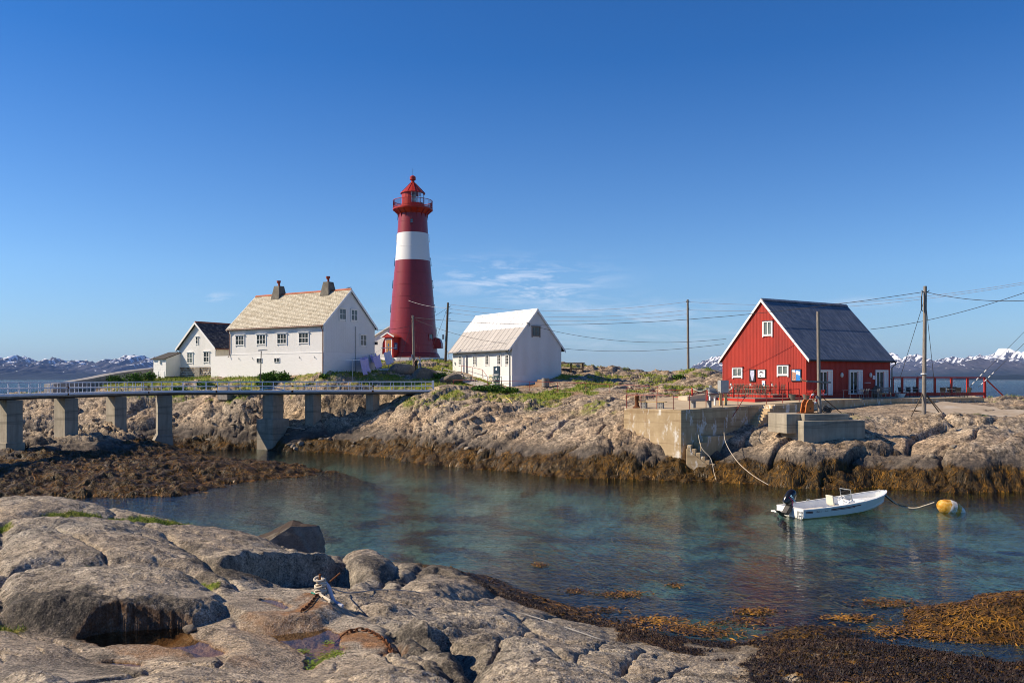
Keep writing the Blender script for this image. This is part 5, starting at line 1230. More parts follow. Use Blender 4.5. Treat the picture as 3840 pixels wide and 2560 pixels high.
M_GREYMETAL = plain("grey cabinet steel", (0.36, 0.37, 0.36), 0.5, 0.4, 0.2, var=0.15)
M_YELLOWWOOD = plain("fresh yellow timber", (0.55, 0.38, 0.17), 0.7, var=0.2)
M_GREEN = plain("dark green chair paint", (0.018, 0.085, 0.060), 0.5, var=0.2)
M_WOODSLAT = plain("grey brown slat", (0.36, 0.28, 0.21), 0.8, var=0.2)
M_WHITEPLASTIC = plain("white gelcoat", (0.80, 0.80, 0.78), 0.25, 0.5, var=0.04)
M_CUSHION = plain("cream vinyl", (0.70, 0.64, 0.52), 0.5, var=0.08)
M_WICKER = plain("black wicker", (0.018, 0.016, 0.018), 0.6, var=0.3)
M_WIRE = plain("dark cable", (0.035, 0.035, 0.04), 0.6); M_WIREW = plain("pale aluminium wire", (0.55, 0.55, 0.56), 0.4, 0.5, 0.5)
t = NT("twisted rope", 0.9, 0.2); wv = t.n.new("ShaderNodeTexWave"); wv.inputs["Scale"].default_value = 22; wv.inputs["Distortion"].default_value = 1.0; t.l.new(t.tc, wv.inputs["Vector"])
t.color(t.mix(t.ramp(wv.outputs["Fac"], [(0.2, 0.55), (0.6, 1.0)]), (0.30, 0.24, 0.17), (0.66, 0.58, 0.46))); M_ROPE = t.m

# ------------------------------------------------------------------ breakwater wall behind the left end of the island
def strip_wall(name, pts, thick, bottom, mat):
    mb = MB()
    n = len(pts); vs = []
    for i, p in enumerate(pts):
        a = Vector(pts[max(i - 1, 0)]); b = Vector(pts[min(i + 1, n - 1)]); d = (b - a); d.z = 0; d.normalize(); s = Vector((-d.y, d.x, 0)) * thick
        p = Vector(p); vs += [(p.x, p.y, bottom), (p.x, p.y, p.z), (p.x + s.x, p.y + s.y, p.z), (p.x + s.x, p.y + s.y, bottom)]
    fs = []
    for i in range(n - 1):
        for j in range(3): fs.append((4 * i + j, 4 * i + j + 1, 4 * i + 4 + j + 1, 4 * i + 4 + j))
    fs += [(0, 1, 2, 3), (4 * n - 4, 4 * n - 3, 4 * n - 2, 4 * n - 1)]
    return mb.add(vs, fs).build(name, mat)
bw_ = strip_wall("breakwater_wall", [PT(122, 882, 101), PT(160, 877, 103), PT(215, 868, 106), PT(265, 858, 110), PT(310, 851, 114), PT(352, 846, 118), PT(400, 843, 123)], 1.6, 2.0, M_FARWALL)
tag(bw_, "long grey concrete breakwater wall rising behind the bridge railing", "wall")
e_ = MB().prism([PT(114, 893, 100.6), PT(121, 893, 100.8), PT(122, 881, 101), PT(121, 881, 101)], (0.3, 1.6, 0)).build("wall_end", M_LIME, bw_)

# ------------------------------------------------------------------ footbridge
BR = [Vector(p) for p in [(-41.6, 55.5, 0), (-40.9, 60, 0), (-39.5, 67, 0), (-38.3, 73.3, 0), (-37.1, 80, 0), (-34.9, 85.6, 0), (-30.6, 88.3, 0), (-25.0, 89.3, 0), (-21.0, 90.1, 0), (-14.9, 91.3, 0), (-8.55, 92.3, 0)]]
def crom(P, n=8):
    out = []
    for i in range(len(P) - 1):
        p0 = P[max(i - 1, 0)]; p1 = P[i]; p2 = P[i + 1]; p3 = P[min(i + 2, len(P) - 1)]
        for j in range(n):
            u = j / n
            out.append(0.5 * ((2 * p1) + (p2 - p0) * u + (2 * p0 - 5 * p1 + 4 * p2 - p3) * u * u + (3 * p1 - p0 - 3 * p2 + p3) * u ** 3))
    out.append(P[-1]); return out
BC = crom(BR, 6)
DK = CAM_Z - 1.16                                  # top of the kerb beam
def offset(P, d):
    o = []
    for i, p in enumerate(P):
        t_ = (P[min(i + 1, len(P) - 1)] - P[max(i - 1, 0)]).normalized(); s = Vector((t_.y, -t_.x, 0)); o.append(p + s * d)
    return o
bridge = empty("footbridge", (BR[2].x, BR[2].y, 0), 0, "long concrete footbridge with white steel railings crossing to the island", "bridge")
def bpart(mb, name, mat, parent=None):
    o = mb.build(name, mat, parent or bridge)
    if parent is None: o.location = (-BR[2].x, -BR[2].y, 0)
    return o
def ribbon(P0, P1, z0, z1):
    mb = MB(); vs = []
    for a, b in zip(P0, P1): vs += [(a.x, a.y, z0), (a.x, a.y, z1), (b.x, b.y, z1), (b.x, b.y, z0)]
    fs = []; n = len(P0)
    for i in range(n - 1):
        for j in range(4): fs.append((4 * i + j, 4 * i + (j + 1) % 4, 4 * i + 4 + (j + 1) % 4, 4 * i + 4 + j))
    fs += [(0, 1, 2, 3), (4 * n - 4, 4 * n - 3, 4 * n - 2, 4 * n - 1)]
    return mb.add(vs, fs)
RT, LFT = offset(BC, 1.0), offset(BC, -1.0)
bpart(ribbon(RT, LFT, DK - 0.30, DK - 0.12), "deck", M_CONC)
bpart(ribbon(offset(BC, 0.72), offset(BC, 0.40), DK - 0.46, DK - 0.302), "girder", M_DARKSTEEL); bpart(ribbon(offset(BC, -0.40), offset(BC, -0.72), DK - 0.46, DK - 0.302), "girder", M_DARKSTEEL)
for d in (1.0, -1.0):
    P = offset(BC, d)
    bpart(ribbon(offset(BC, d + 0.05), offset(BC, d - 0.05), DK - 0.17, DK + 0.0), "kerb_beam", M_GALV)
    for hz, hh in ((0.42, 0.09), (0.88, 0.10)):
        bpart(ribbon(offset(BC, d + 0.035), offset(BC, d - 0.035), DK + hz - hh / 2, DK + hz + hh / 2), "rail", M_GALV)
    acc = 0.0; nxt = 0.4; me = MB().box(-.022, .022, -.022, .022, 0, 0.86).mesh("rail_post"); me.materials.append(M_GALV)
    for i in range(len(P) - 1):
        seg = (P[i + 1] - P[i]).length
        while nxt <= acc + seg:
            q = P[i].lerp(P[i + 1], (nxt - acc) / seg); o = bpy.data.objects.new("rail_post", me); COL.objects.link(o); o.parent = bridge; o.location = (q.x - BR[2].x, q.y - BR[2].y, DK); nxt += 1.12
        acc += seg
    for q in (P[-1],):
        bpart(MB().box(q.x - .06, q.x + .06, q.y - .06, q.y + .06, DK - .5, DK + 1.02), "end_post", M_GALV)
for i in (9, 17, 27, 36, 45, 54):                    # rusty couplings on the rails
    q = RT[i]; bpart(MB().box(q.x - .12, q.x + .12, q.y - .045, q.y + .045, DK + .34, DK + .50), "rail_coupling", M_RUST)
    bpart(MB().box(q.x - .10, q.x + .10, q.y - .07, q.y + .03, DK - .2, DK - .02), "rail_coupling", M_RUST)
def pier(i, wT, wA, zb, foot=None, chamfer=False):
    p = BR[i]; t_ = (BR[i + 1] - BR[i - 1]).normalized(); ang = math.atan2(-t_.x, t_.y)
    if chamfer:
        zt = DK - .48
        m_ = MB().prism([(-wT / 2, 0, zt), (-wT / 2, 0, zb + 1.15), (wT / 2, 0, zb + 1.15), (wT / 2, 0, zt)], (0, wA, 0))
        m_.v = [(x, y - wA / 2, z) for x, y, z in m_.v]
        m_.add([(-wT / 2 - .25, -wA / 2 - .9, zb - .5), (wT / 2 + .3, -wA / 2 - .9, zb - .5), (wT / 2 + .3, wA / 2 + .1, zb - .5), (-wT / 2 - .25, wA / 2 + .1, zb - .5), (-wT / 2 - .02, -wA / 2 - .03, zb + 1.2), (wT / 2 + .02, -wA / 2 - .03, zb + 1.2), (wT / 2 + .02, wA / 2 + .03, zb + 1.2), (-wT / 2 - .02, wA / 2 + .03, zb + 1.2)], [(0, 1, 5, 4), (1, 2, 6, 5), (2, 3, 7, 6), (3, 0, 4, 7), (4, 5, 6, 7)])
    else:
        m_ = MB().box(-wT / 2, wT / 2, -wA / 2, wA / 2, zb - 1.5, DK - .48)
        if foot: m_.box(-wT / 2 - foot[0], wT / 2 + foot[0], -wA / 2 - foot[0], wA / 2 + foot[0], -2.5, foot[1])
    o = m_.build("pier", M_CONC, bridge, bevel=0.03); o.location = (p.x - BR[2].x, p.y - BR[2].y, 0); o.rotation_euler = (0, 0, ang - math.radians(24 if i < 6 else -50)); return o
pier(2, 1.95, 1.2, 1.8, (0.12, 2.35)); pier(3, 1.75, 1.15, 2.3); pier(4, 1.75, 1.15, 2.8); 
BR4 = BR[5]
p_ = pier(5, 1.9, 1.35, 0.6, None, True)
pier(7, 1.45, 1.55, 0.0, (0.42, 3.15)); pier(8, 1.15, 1.25, 2.0); pier(9, 1.0, 1.1, 3.5)
o = MB().tube([PT(598, 893, 90.2), PT(620, 891, 90.2), PT(640, 893, 90.2), PT(655, 896, 90.2)], 0.045, 5).build("rope", plain("blue nylon rope", (0.02, 0.18, 0.42), 0.7))
tag(o, "blue nylon rope looped along the bridge kerb", "rope")
# wooden box standing behind the bridge rail
def put(o, x, y, dz=0.0): o.location = (x, y, ground(x, y) + dz); return o
bxp = PT(517, 890, 95)
cr = empty("storage_box", (bxp.x, bxp.y, ground(bxp.x, bxp.y) - .1), -0.5, "brown wooden storage box with lid behind the bridge railing", "box")
MB().box(-0.75, 0.75, -0.4, 0.4, 0, 0.75).build("body", M_GREYWOOD, cr); MB().box(-0.85, 0.85, -0.48, 0.48, 0.752, 0.86).build("lid", M_GREYWOOD, cr)

# ------------------------------------------------------------------ quay and terrace
vs = []; fs = []; NS = 10
def lerpz(a, b, u): return a.lerp(b, u)
for f_, b_ in zip(QF, QB):
    for j in range(NS + 1): vs.append(tuple(lerpz(f_, b_, j / NS)))
for i in range(len(QF) - 1):
    for j in range(NS): fs.append((i * (NS + 1) + j, (i + 1) * (NS + 1) + j, (i + 1) * (NS + 1) + j + 1, i * (NS + 1) + j + 1))
qd = MB().add(vs, fs).build("quay", M_DECKC); tag(qd, kind="structure")
BOT = [1.45, 1.2, 1.2, 2.6, 4.3, 4.6]
for i in range(len(QF) - 1):
    a, b = QF[i], QF[i + 1]; d = (b - a); d.z = 0; d.normalize(); inn = Vector((-d.y, d.x, 0)) * 0.5
    m_ = MB().add([(a.x, a.y, BOT[i]), (b.x, b.y, BOT[i + 1]), (b.x + inn.x, b.y + inn.y, BOT[i + 1]), (a.x + inn.x, a.y + inn.y, BOT[i]), (a.x, a.y, a.z - .004), (b.x, b.y, b.z - .004), (b.x + inn.x, b.y + inn.y, b.z - .004), (a.x + inn.x, a.y + inn.y, a.z - .004)],
                   [(0, 3, 2, 1), (4, 5, 6, 7), (0, 1, 5, 4), (1, 2, 6, 5), (2, 3, 7, 6), (3, 0, 4, 7)])
    m_.build("quay_wall", M_QUAY, qd, bevel=0.05)
a, b = QF[0], QB[0]
MB().add([(a.x, a.y, 1.4), (b.x, b.y, 3.5), (b.x, b.y, b.z - .005), (a.x, a.y, a.z - .005)], [(0, 1, 2, 3)]).build("quay_wall", M_QUAY, qd)
qe = Vector((14.5, 9.0, 0)).normalized(); qn = Vector((qe.y, -qe.x, 0)); K1 = Vector((12.5, 63.0, 0))
def Q(s, n_, z): return K1 + qe * s + qn * n_ + Vector((0, 0, z))
def qbox(s0, s1, n0, n1, z0, z1):
    v = [Q(s0, n0, z0), Q(s1, n0, z0), Q(s1, n1, z0), Q(s0, n1, z0), Q(s0, n0, z1), Q(s1, n0, z1), Q(s1, n1, z1), Q(s0, n1, z1)]
    return MB().add(v, [(0, 3, 2, 1), (4, 5, 6, 7), (0, 1, 5, 4), (1, 2, 6, 5), (2, 3, 7, 6), (3, 0, 4, 7)])
st = empty("stone_steps", Q(6, 0.5, 0), 0, "concrete steps down the dark side of the quay", "steps")
def stp(mb): o = mb.build("step", M_QUAY, st, bevel=0.03); o.location = -st.location; return o
for i in range(9): stp(qbox(8.9 - (i + 1) * .27, 8.9 - i * .27, 0.004, 1.0, 1.6, 5.22 - i * .225))
stp(qbox(8.905, 11.5, 0.004, 1.0, 2.0, 5.28))
stp(qbox(1.9, 6.465, 0.004, 0.75, 1.0, 3.05)); stp(qbox(1.2, 1.895, 0.004, 0.8, 1.0, 2.62))
g_ = Vector((0.936, -0.351, 0)); gn_ = Vector((-0.351, -0.936, 0)); G0 = Q(0.6, 0.1, 0)
low = empty("landing_steps", G0, 0, "worn lower landing steps going into the seaweed below the quay corner", "steps")
for i in range(9):
    a0, a1 = i * .33, (i + 1) * .33; zt = 2.45 - i * .265; v = []
    for zz in (-1.0, zt):
        for aa, nn in ((a0, 0.55), (a1, 0.55), (a1, -0.75), (a0, -0.75)):
            p = g_ * (aa + random.uniform(-.02, .02)) + gn_ * nn; v.append((p.x, p.y, zz))
    MB().add(v, [(0, 3, 2, 1), (4, 5, 6, 7), (0, 1, 5, 4), (1, 2, 6, 5), (2, 3, 7, 6), (3, 0, 4, 7)]).build("step", M_QUAY, low, bevel=0.05)
v = [g_ * a + gn_ * .56 + Vector((0, 0, z)) for a, z in ((-.05, -1.0), (3.05, -1.0), (3.05, -.15), (0.1, 2.12), (-.05, 2.2))]
MB().prism(v, gn_ * .14).build('cheek_wall', M_QUAY, low, bevel=.03)
# winch platform
wp = empty("winch_platform", (20.68, 60.5, 0), math.radians(14), "two-step concrete winch platform standing on the shore rocks", "platform")
MB().box(0, 5.0, 0, 3.0, 2.2, 4.33).build("block", M_CONC, wp, bevel=0.04); MB().box(0.35, 4.0, 0.45, 3.4, 4.332, 4.80).build("block", M_CONC, wp, bevel=0.04)
MB().box(-0.8, 0.348, 0.9, 3.4, 3.4, 4.796).build("block", M_CONC, wp, bevel=0.03)
for i in range(2): MB().box(4.002 + i * .35, 4.35 + i * .35, 1.0, 2.8, 4.334, 4.66 - i * .16).build("step", M_CONC, wp, bevel=0.03)
def WPp(x, y, z): return wp.matrix_basis @ Vector((x, y, z))
bpy.context.view_layer.update()
def strut_tube(name, mat, pts, r, parent=None, n=6): return MB().tube(pts, r, n).build(name, mat, parent)
# mast with cross-arm
mp = WPp(2.35, 1.7, 4.8)
mast = empty("mast", mp, 0, "weathered wooden mast with short cross arm standing on the winch platform", "mast")
MB().tube([(0.05, 0, 0), (0, 0, 3), (-.06, 0, 7.45)], [0.145, 0.13, 0.11], 10).build("pole", M_POLE, mast, smooth=True)
MB().bar((-0.95, -0.2, 2.35), (0.8, -0.2, 2.25), 0.12).build("cross_arm", M_GREYWOOD, mast)
MB().tube([(-1.0, -.2, 2.35), (-1.35, -.2, 2.42), (-1.4, -.2, 2.6)], 0.05, 6).build("brass_hook", plain("brass", (0.62, 0.52, 0.26), 0.35, 0.5, 0.6), mast)
MB().tube([(-1.55, 0.0, 0.0), (-.1, 0, 1.25)], 0.03, 6).build("stay", M_RUST, mast); MB().tube([(1.7, 0.1, 0.0), (.05, 0, 1.35)], 0.03, 6).build("stay", M_RUST, mast); MB().tube([(-0.5, .5, 1.2), (0.0, 0, 1.9)], 0.03, 6).build("stay", M_RUST, mast)
# winch
wi = empty("winch", WPp(1.45, 1.35, 4.8), math.radians(14), "orange hand winch with rusty gears on the concrete platform", "winch")
MB().prism([(-0.45, 0, 0), (0.28, 0, 0), (0.24, 0, 0.75), (0.1, 0, 1.02), (-.15, 0, 1.02), (-.32, 0, 0.75)], (0, .12, 0)).build("side_plate", M_ORANGE, wi, bevel=0.02)
MB().prism([(-0.45, .6, 0), (0.28, .6, 0), (0.24, .6, 0.75), (0.1, .6, 1.02), (-.15, .6, 1.02), (-.32, .6, 0.75)], (0, .12, 0)).build("side_plate", M_ORANGE, wi, bevel=0.02)
o = MB().lathe([(0.16, 0), (0.16, .48)], 14).build("drum", M_RUST, wi); o.rotation_euler = (-math.pi / 2, 0, 0); o.location = (0, .12, .5)
o = MB().lathe([(0.34, 0), (0.34, .06)], 20).build("gear", M_RUST, wi); o.rotation_euler = (-math.pi / 2, 0, 0); o.location = (.25, .78, .45)
MB().box(-0.6, 0.5, -.12, .9, 0.0, .05).build("base_plate", M_RUST, wi)
o = MB().lathe([(0.06, 0), (0.06, .012)], 10).build("maker_mark", M_DARKSTEEL, wi); o.rotation_euler = (math.pi / 2, 0, 0); o.location = (-.03, -.002, .35)
wg = empty("cable_drum", WPp(3.05, 1.9, 4.8), 0.2, "dark iron gear wheels lying right of the mast foot", "gear")
for i, (x, r) in enumerate(((0, .26), (.35, .2), (-.25, .16))):
    m_ = MB()
    for k in range(14): a = 2 * math.pi * k / 14; m_.bar((0, .0, 0), (r * math.cos(a), 0, r * math.sin(a)), 0.045)
    m_.tube([(r * math.cos(2 * math.pi * k / 14), 0, r * math.sin(2 * math.pi * k / 14)) for k in range(15)], 0.035, 5)
    o = m_.build("gear", M_DARKSTEEL, wg); o.location = (x, i * .12, r)
# life ring on the mast
lr = MB(); R_, r_ = 0.33, 0.075; vs = []; fs = []
for i in range(24):
    for j in range(8):
        a = 2 * math.pi * i / 24; b = 2 * math.pi * j / 8; vs.append(((R_ + r_ * math.cos(b)) * math.cos(a), r_ * math.sin(b) * .8, (R_ + r_ * math.cos(b)) * math.sin(a)))
for i in range(24):
    for j in range(8): fs.append((i * 8 + j, ((i + 1) % 24) * 8 + j, ((i + 1) % 24) * 8 + (j + 1) % 8, i * 8 + (j + 1) % 8))
lm = lr.add(vs, fs).mesh("life_ring"); lm.materials.append(M_WHITEPLASTIC); lm.materials.append(M_REDBRIGHT)
for p in lm.polygons: p.material_index = 1 if int((math.atan2(p.center.z, p.center.x) + math.pi) / (math.pi / 2) * 2) % 2 else 0; p.use_smooth = True
o = link_mesh("life_ring", lm); o.location = mp + Vector((-.42, -.12, 1.05)); o.rotation_euler = (0, 0, .5); tag(o, "red and white life ring hanging on the wooden mast", "life ring")

# ------------------------------------------------------------------ red steel railings
def railing(name, pts, label, post_h=1.05, r=0.028, mid=False, mat=None, posts=None, onground=True):
    mat = mat or M_REDOXIDE
    root_ = empty(name, pts[0], 0, label, "railing")
    top = []; base0 = Vector(pts[0])
    for p in (posts or pts):
        p = Vector(p); MB().tube([p - base0, p - base0 + Vector((0, 0, post_h))], r, 6).build("post", mat, root_)
    MB().tube([Vector(p) - base0 + Vector((0, 0, post_h)) for p in pts], r, 6).build("top_rail", mat, root_)
    if mid: MB().tube([Vector(p) - base0 + Vector((0, 0, post_h * .52)) for p in pts], r * .8, 6).build("mid_rail", mat, root_)
    return root_
def on_quay(s, n_=-0.2):
    p = K1 + qe * s + qn * n_; u = np.clip(s / 17.07, 0, 1); return Vector((p.x, p.y, 5.02 + .52 * u))
railing("quay_railing", [Vector((8.95, 66.7, 5.02)), Vector((9.95, 65.8, 5.02)), Vector((11.0, 64.8, 5.02)), Vector((12.05, 63.75, 5.02))], "red steel railing along the sunlit front edge of the quay", mid=False)
railing("quay_railing", [on_quay(1.0), on_quay(2.7), on_quay(4.4), on_quay(6.1)], "red steel railing along the quay edge left of the steps")
railing("quay_railing", [on_quay(9.3), on_quay(11.2), on_quay(13.2)], "red steel railing along the quay edge right of the steps")
hr = MB().tube([on_quay(7.0, .1) + Vector((0, 0, .9)), on_quay(6.4, .1) + Vector((0, 0, .55)), Q(5.2, .1, 4.4)], 0.03, 6).build("handrail", M_REDOXIDE); tag(hr, "bent red handrail leading down beside the quay steps", "handrail")
def gpt(px, Y, dz=0.0): p = PX(px, Y, 0); return Vector((p.x, p.y, ground(p.x, p.y) + dz))
def ppt(px, py, Y): return PT(px, py, Y)
# kerbed path with railing in front of the boathouse
PATH = [(1040, 893, 93), (1090, 893.5, 92), (1150, 895, 91.2), (1215, 897, 90.4), (1280, 899, 89.4), (1345, 901, 88), (1400, 904, 86.6), (1460, 907, 84), (1510, 911, 81.5)]
pp = [PT(*q) for q in PATH]
pm = MB(); vs = []
for i, p in enumerate(pp):
    t_ = (pp[min(i + 1, len(pp) - 1)] - pp[max(i - 1, 0)]); t_.z = 0; t_.normalize(); s = Vector((-t_.y, t_.x, 0)) * 1.9
    vs += [(p.x, p.y, p.z - 1.3), (p.x, p.y, p.z), (p.x + s.x, p.y + s.y, p.z + .02), (p.x + s.x, p.y + s.y, p.z - 1.3)]
fs = []
for i in range(len(pp) - 1):
    for j in range(3): fs.append((4 * i + j, 4 * i + j + 1, 4 * i + 5 + j, 4 * i + 4 + j))
fs += [(0, 1, 2, 3), (4 * len(pp) - 4, 4 * len(pp) - 3, 4 * len(pp) - 2, 4 * len(pp) - 1)]
M_PATH = concrete("rusty path concrete", (0.34, 0.235, 0.15), (0.47, 0.345, 0.23), (0.27, 0.15, 0.08), 0.4, 0.6)
tag(pm.add(vs, fs).build("path", M_PATH), kind="structure")
railing("path_railing", [p + Vector((0.05, .12, 0)) for p in pp], "thin red railing along the kerbed path below the boathouse", 0.95, 0.024)
railing("path_railing", [PT(1060, 858, 103), PT(1085, 862, 100), PT(1108, 868, 98), PT(1120, 885, 95)], "red handrail beside the sloping track at the boathouse corner", 0.95, 0.025)
p0_ = PT(1432, 905, 72)
railing("path_railing", [Vector((PX(px, Y, 0).x, Y, ground(PX(px, Y, 0).x, Y) + .15)) for px, Y in ((1440, 76), (1500, 76), (1560, 75.4), (1620, 75))], "thin red railing crossing in front of the rock slope left of the red barn", 1.0, 0.024)
# track of trodden gravel between lighthouse and boathouse
tk = [(950, 856, 104.5), (1000, 858, 103), (1040, 862, 101), (1075, 868, 98.5), (1110, 880, 95.5)]
vs = []; fs = []
for i, q in enumerate(tk):
    p = PT(*q)
    for dx in (-1.2, -.4, .4, 1.2): xx, yy = p.x + dx * .5, p.y + dx; vs.append((xx, yy, max(ground(xx, yy), p.z - .5) + .06))
for i in range(len(tk) - 1):
    for j in range(3): fs.append((4 * i + j, 4 * i + j + 1, 4 * i + 5 + j, 4 * i + 4 + j))
tag(MB().add(vs, fs).build("gravel_track", concrete("pale gravel", (0.36, 0.32, 0.29), (0.47, 0.43, 0.39), (0.30, 0.25, 0.2), .3)), kind="structure")

# ------------------------------------------------------------------ boathouse ramp, stair, frame
M4 = Matrix.Translation(root4.location) @ Matrix.Rotation(-thm, 4, 'Z')
def m4(x, y, z): return M4 @ Vector((x, y, z))
rp = empty("wooden_ramp", m4(3, -1.2, 0.4), -thm, "wooden access ramp with grey posts in front of the boathouse", "ramp")
def rl(x, y, z): return (x - 3, y + 1.2, z - .4)
zr = lambda x: 1.55 - (x - 1.0) * 0.155
MB().prism([rl(0.8, -2.0, zr(.8) - .12), rl(9.4, -2.0, zr(9.4) - .12), rl(9.4, -2.0, zr(9.4)), rl(.8, -2.0, zr(.8))], (0, 1.85, 0)).build("ramp_deck", plain("pale ramp boards", (0.50, 0.41, 0.30), 0.8), rp)
for i in range(5): x = 1.0 + i * 1.75; MB().box(*[v for p in zip(rl(x, -2.16, zr(x) - 1.0), rl(x + .12, -2.04, zr(x) + 1.15)) for v in p]).build("post", M_GREYWOOD, rp)
MB().bar(rl(1.0, -2.1, zr(1) + 1.12), rl(8.1, -2.1, zr(8.1) + 1.12), 0.05, 0.10).build("handrail", M_GREYWOOD, rp)
for i in range(24): x = 3.0 + i * .22; MB().box(*[v for p in zip(rl(x, -2.05, 0.0), rl(x + .17, -2.01, zr(x) - .14)) for v in p]).build("board", M_TRIM, rp)
sp = empty("white_steps", m4(1.4, -3.9, 0.0), -thm, "white concrete steps beside the bicycle at the boathouse ramp", "steps")
for i in range(4): MB().box(-1.1, 1.1, i * .3, i * .3 + 1.2, -1.2 if i else -1.4, .2 + i * .2).build("step", M_LIME, sp)
fr_ = empty("trolley_frame", m4(11.9, -1.3, 0.1), -thm, "green and grey tubular trolley frame standing against the boathouse", "trolley")
fr_.location.z = ground(fr_.location.x, fr_.location.y) - .02
for x in (-.8, .8):
    MB().tube([(x, -.4, 0), (x, -.4, .75), (x, -.1, 1.0), (x, .4, 1.0), (x, .4, 0)], 0.03, 6).build("frame_leg", M_GREEN, fr_)
MB().tube([(-.8, -.4, .55), (.8, -.4, .55)], 0.03, 6).build("cross_bar", M_GREYPIPE, fr_); MB().tube([(-.8, .4, 1.0), (.8, .4, 1.0)], 0.03, 6).build("cross_bar", M_GREEN, fr_); MB().tube([(-.8, -.1, 1.0), (.8, -.1, 1.0)], 0.03, 6).build("cross_bar", M_GREEN, fr_)
MB().tube([(-.3, -.1, 1.0), (-.1, -.3, .5), (.2, -.1, 1.0)], 0.03, 6).build("cross_bar", M_GREEN, fr_); MB().box(-.5, .7, -.3, .3, .08, .25).build("tray", M_GREYMETAL, fr_)
bn = gpt(1253, 92.3); o = empty("waste_bin", bn, 0.3, "round grey slatted waste bin beside the railed path", "bin")
m_ = MB()
for k in range(18):
    a = 2 * math.pi * k / 18; MB().bar((.40 * math.cos(a), .40 * math.sin(a), 0), (.40 * math.cos(a), .40 * math.sin(a), .95), 0.115, 0.03, up=(math.cos(a), math.sin(a), 0)).build("slat", M_GREYWOOD, o)
MB().lathe([(.37, 0), (.37, .93)], 16).build("liner", M_DARKSTEEL, o)
# stone steps in the rock right of the boathouse
ss = empty("rock_steps", PT(1232, 893, 93.5), -.6, "rusty rough stone steps beside the boathouse corner", "steps"); ss.location.z = 6.2
for i in range(4): MB().box(-.6 - .06 * i, .7, i * .42, i * .42 + .5, -.8, .22 + i * .28).build("step", M_RUBBLE if False else concrete("rust stone %d" % i, (0.30, 0.19, 0.12), (0.42, 0.29, 0.19), (0.25, 0.13, 0.06)), ss, bevel=0.06)
# old timber bench frame behind the boathouse
tb = PT(1308, 862, 108); o = empty("timber_frame", (tb.x, tb.y, ground(tb.x, tb.y)), -.2, "low dark timber frame on the rocks behind the boathouse", "frame")
MB().box(-1.9, 1.9, -.3, .3, 1.05, 1.17).build("top_board", M_POLEDK, o)
for x in (-1.7, .2, 1.7): MB().box(x - .08, x + .08, -.2, .2, -.4, 1.05).build("leg", M_POLEDK, o)
MB().box(-1.6, 1.6, -.1, .1, .3, .42).build("cross_bar", M_POLEDK, o)

# ------------------------------------------------------------------ poles and wires
def pole(top, base, name, label, mat, r0, r1, cat="pole"):
    b = PT(*base); tp = PT(*top); b.z = min(b.z, ground(b.x, b.y) + .05) if name != "x" else b.z
    root_ = empty(name, b, 0, label, cat)
    MB().tube([(0, 0, -.4), tuple((tp - b) * .5), tuple(tp - b)], [r0, (r0 + r1) / 2, r1], 10).build("shaft", mat, root_, smooth=True)
    return root_, b, tp
pA, bA, tA = pole((948, 724, 104), (951, 853, 104), "utility_pole", "grey weathered utility pole beside the two people below the lighthouse", M_POLE, .17, .13)
pB, bB, tB = pole((1029, 695, 118), (1023, 829, 118), "utility_pole", "leaning dark brown utility pole right of the lighthouse", M_POLEDK, .19, .14)
pC, bC, tC = pole((1579.5, 688, 108), (1581, 851, 108), "utility_pole", "slim utility pole on the bare rock left of the red barn", M_POLE, .17, .13)
pD, bD, tD = pole((2125, 657, 67), (2122, 946, 67), "utility_pole", "tall pale utility pole on the shore rock right of the red barn", M_POLE, .17, .125)
for r_o, b_, tp, arms in ((pB, bB, tB, ((.35, -.6), (.35, -1.5), (.35, -2.3), (-.35, -1.4))), (pA, bA, tA, ((.22, -.35), (-.22, -.45))), (pC, bC, tC, ((.2, -.3), (-.2, -.3), (.2, -1.2))), (pD, bD, tD, ((.3, -.45), (-.3, -.45)))):
    for dx, dz in arms:
        q = (tp - b_) + Vector((0, 0, dz)); MB().tube([q, q + Vector((dx * .7, -.05, .0)), q + Vector((dx, -.05, .12))], 0.035, 6).build("insulator", M_BLACK, r_o)
MB().box(-.42, -.17, -.2, .1, 3.1, 3.75).build("meter_box", M_GREYMETAL, pB)
MB().lathe([(.06, -.06), (.06, .06)], 10, (-.25, -.2, 2.0)).build("marker", M_TRIM, pB)
MB().box(-.30, -.20, -.16, .0, 1.7, 2.1).build("marker_plate", M_TRIM, pA)
MB().tube([(0, 0, 3.1), (0, 0, 3.2)], .23, 10).build("band", M_TRIM, pD); MB().tube([tD - bD + Vector((-.25, -.05, -.4)), tD - bD + Vector((-.33, -.1, -.8)), tD - bD + Vector((-.33, -.1, -1.9)), tD - bD + Vector((-.25, -.1, -1.95))], 0.05, 6).build("cable_loop", M_BLACK, pD)
for dx, dy in ((-1.35, -.6), (1.5, -.6), (1.7, .4)): MB().tube([(dx, dy, -.3), (0, 0, 1.75)], 0.045, 6).build("strut", M_POLEDK, pD)
def wire(a, b, sag, r, mat, label, n=14):
    a = Vector(a); b = Vector(b); pts = []
    for i in range(n + 1): u = i / n; p = a.lerp(b, u); p.z -= sag * 4 * u * (1 - u); pts.append(p)
    o = MB().tube(pts, r, 4, caps=False).build("overhead_wire", mat); return tag(o, label, "wire")
WR = .020
for i, (y0, y1) in enumerate(((699, 693), (709, 712), (718, 721))):
    wire(PT(1032, y0, 118), PT(1579, y1, 108), 1.0, WR, M_WIREW, ("topmost", "middle", "lowest")[i] + " of the pale wires from the leaning pole towards the red barn")
wire(PT(1581, 693, 108), PT(2420, 636, 92), 1.4, WR, M_WIREW, "upper pale wire passing over the red barn roof"); wire(PT(1581, 712, 108), PT(2420, 640, 92), 1.2, WR, M_WIREW, "lower pale wire passing over the red barn roof")
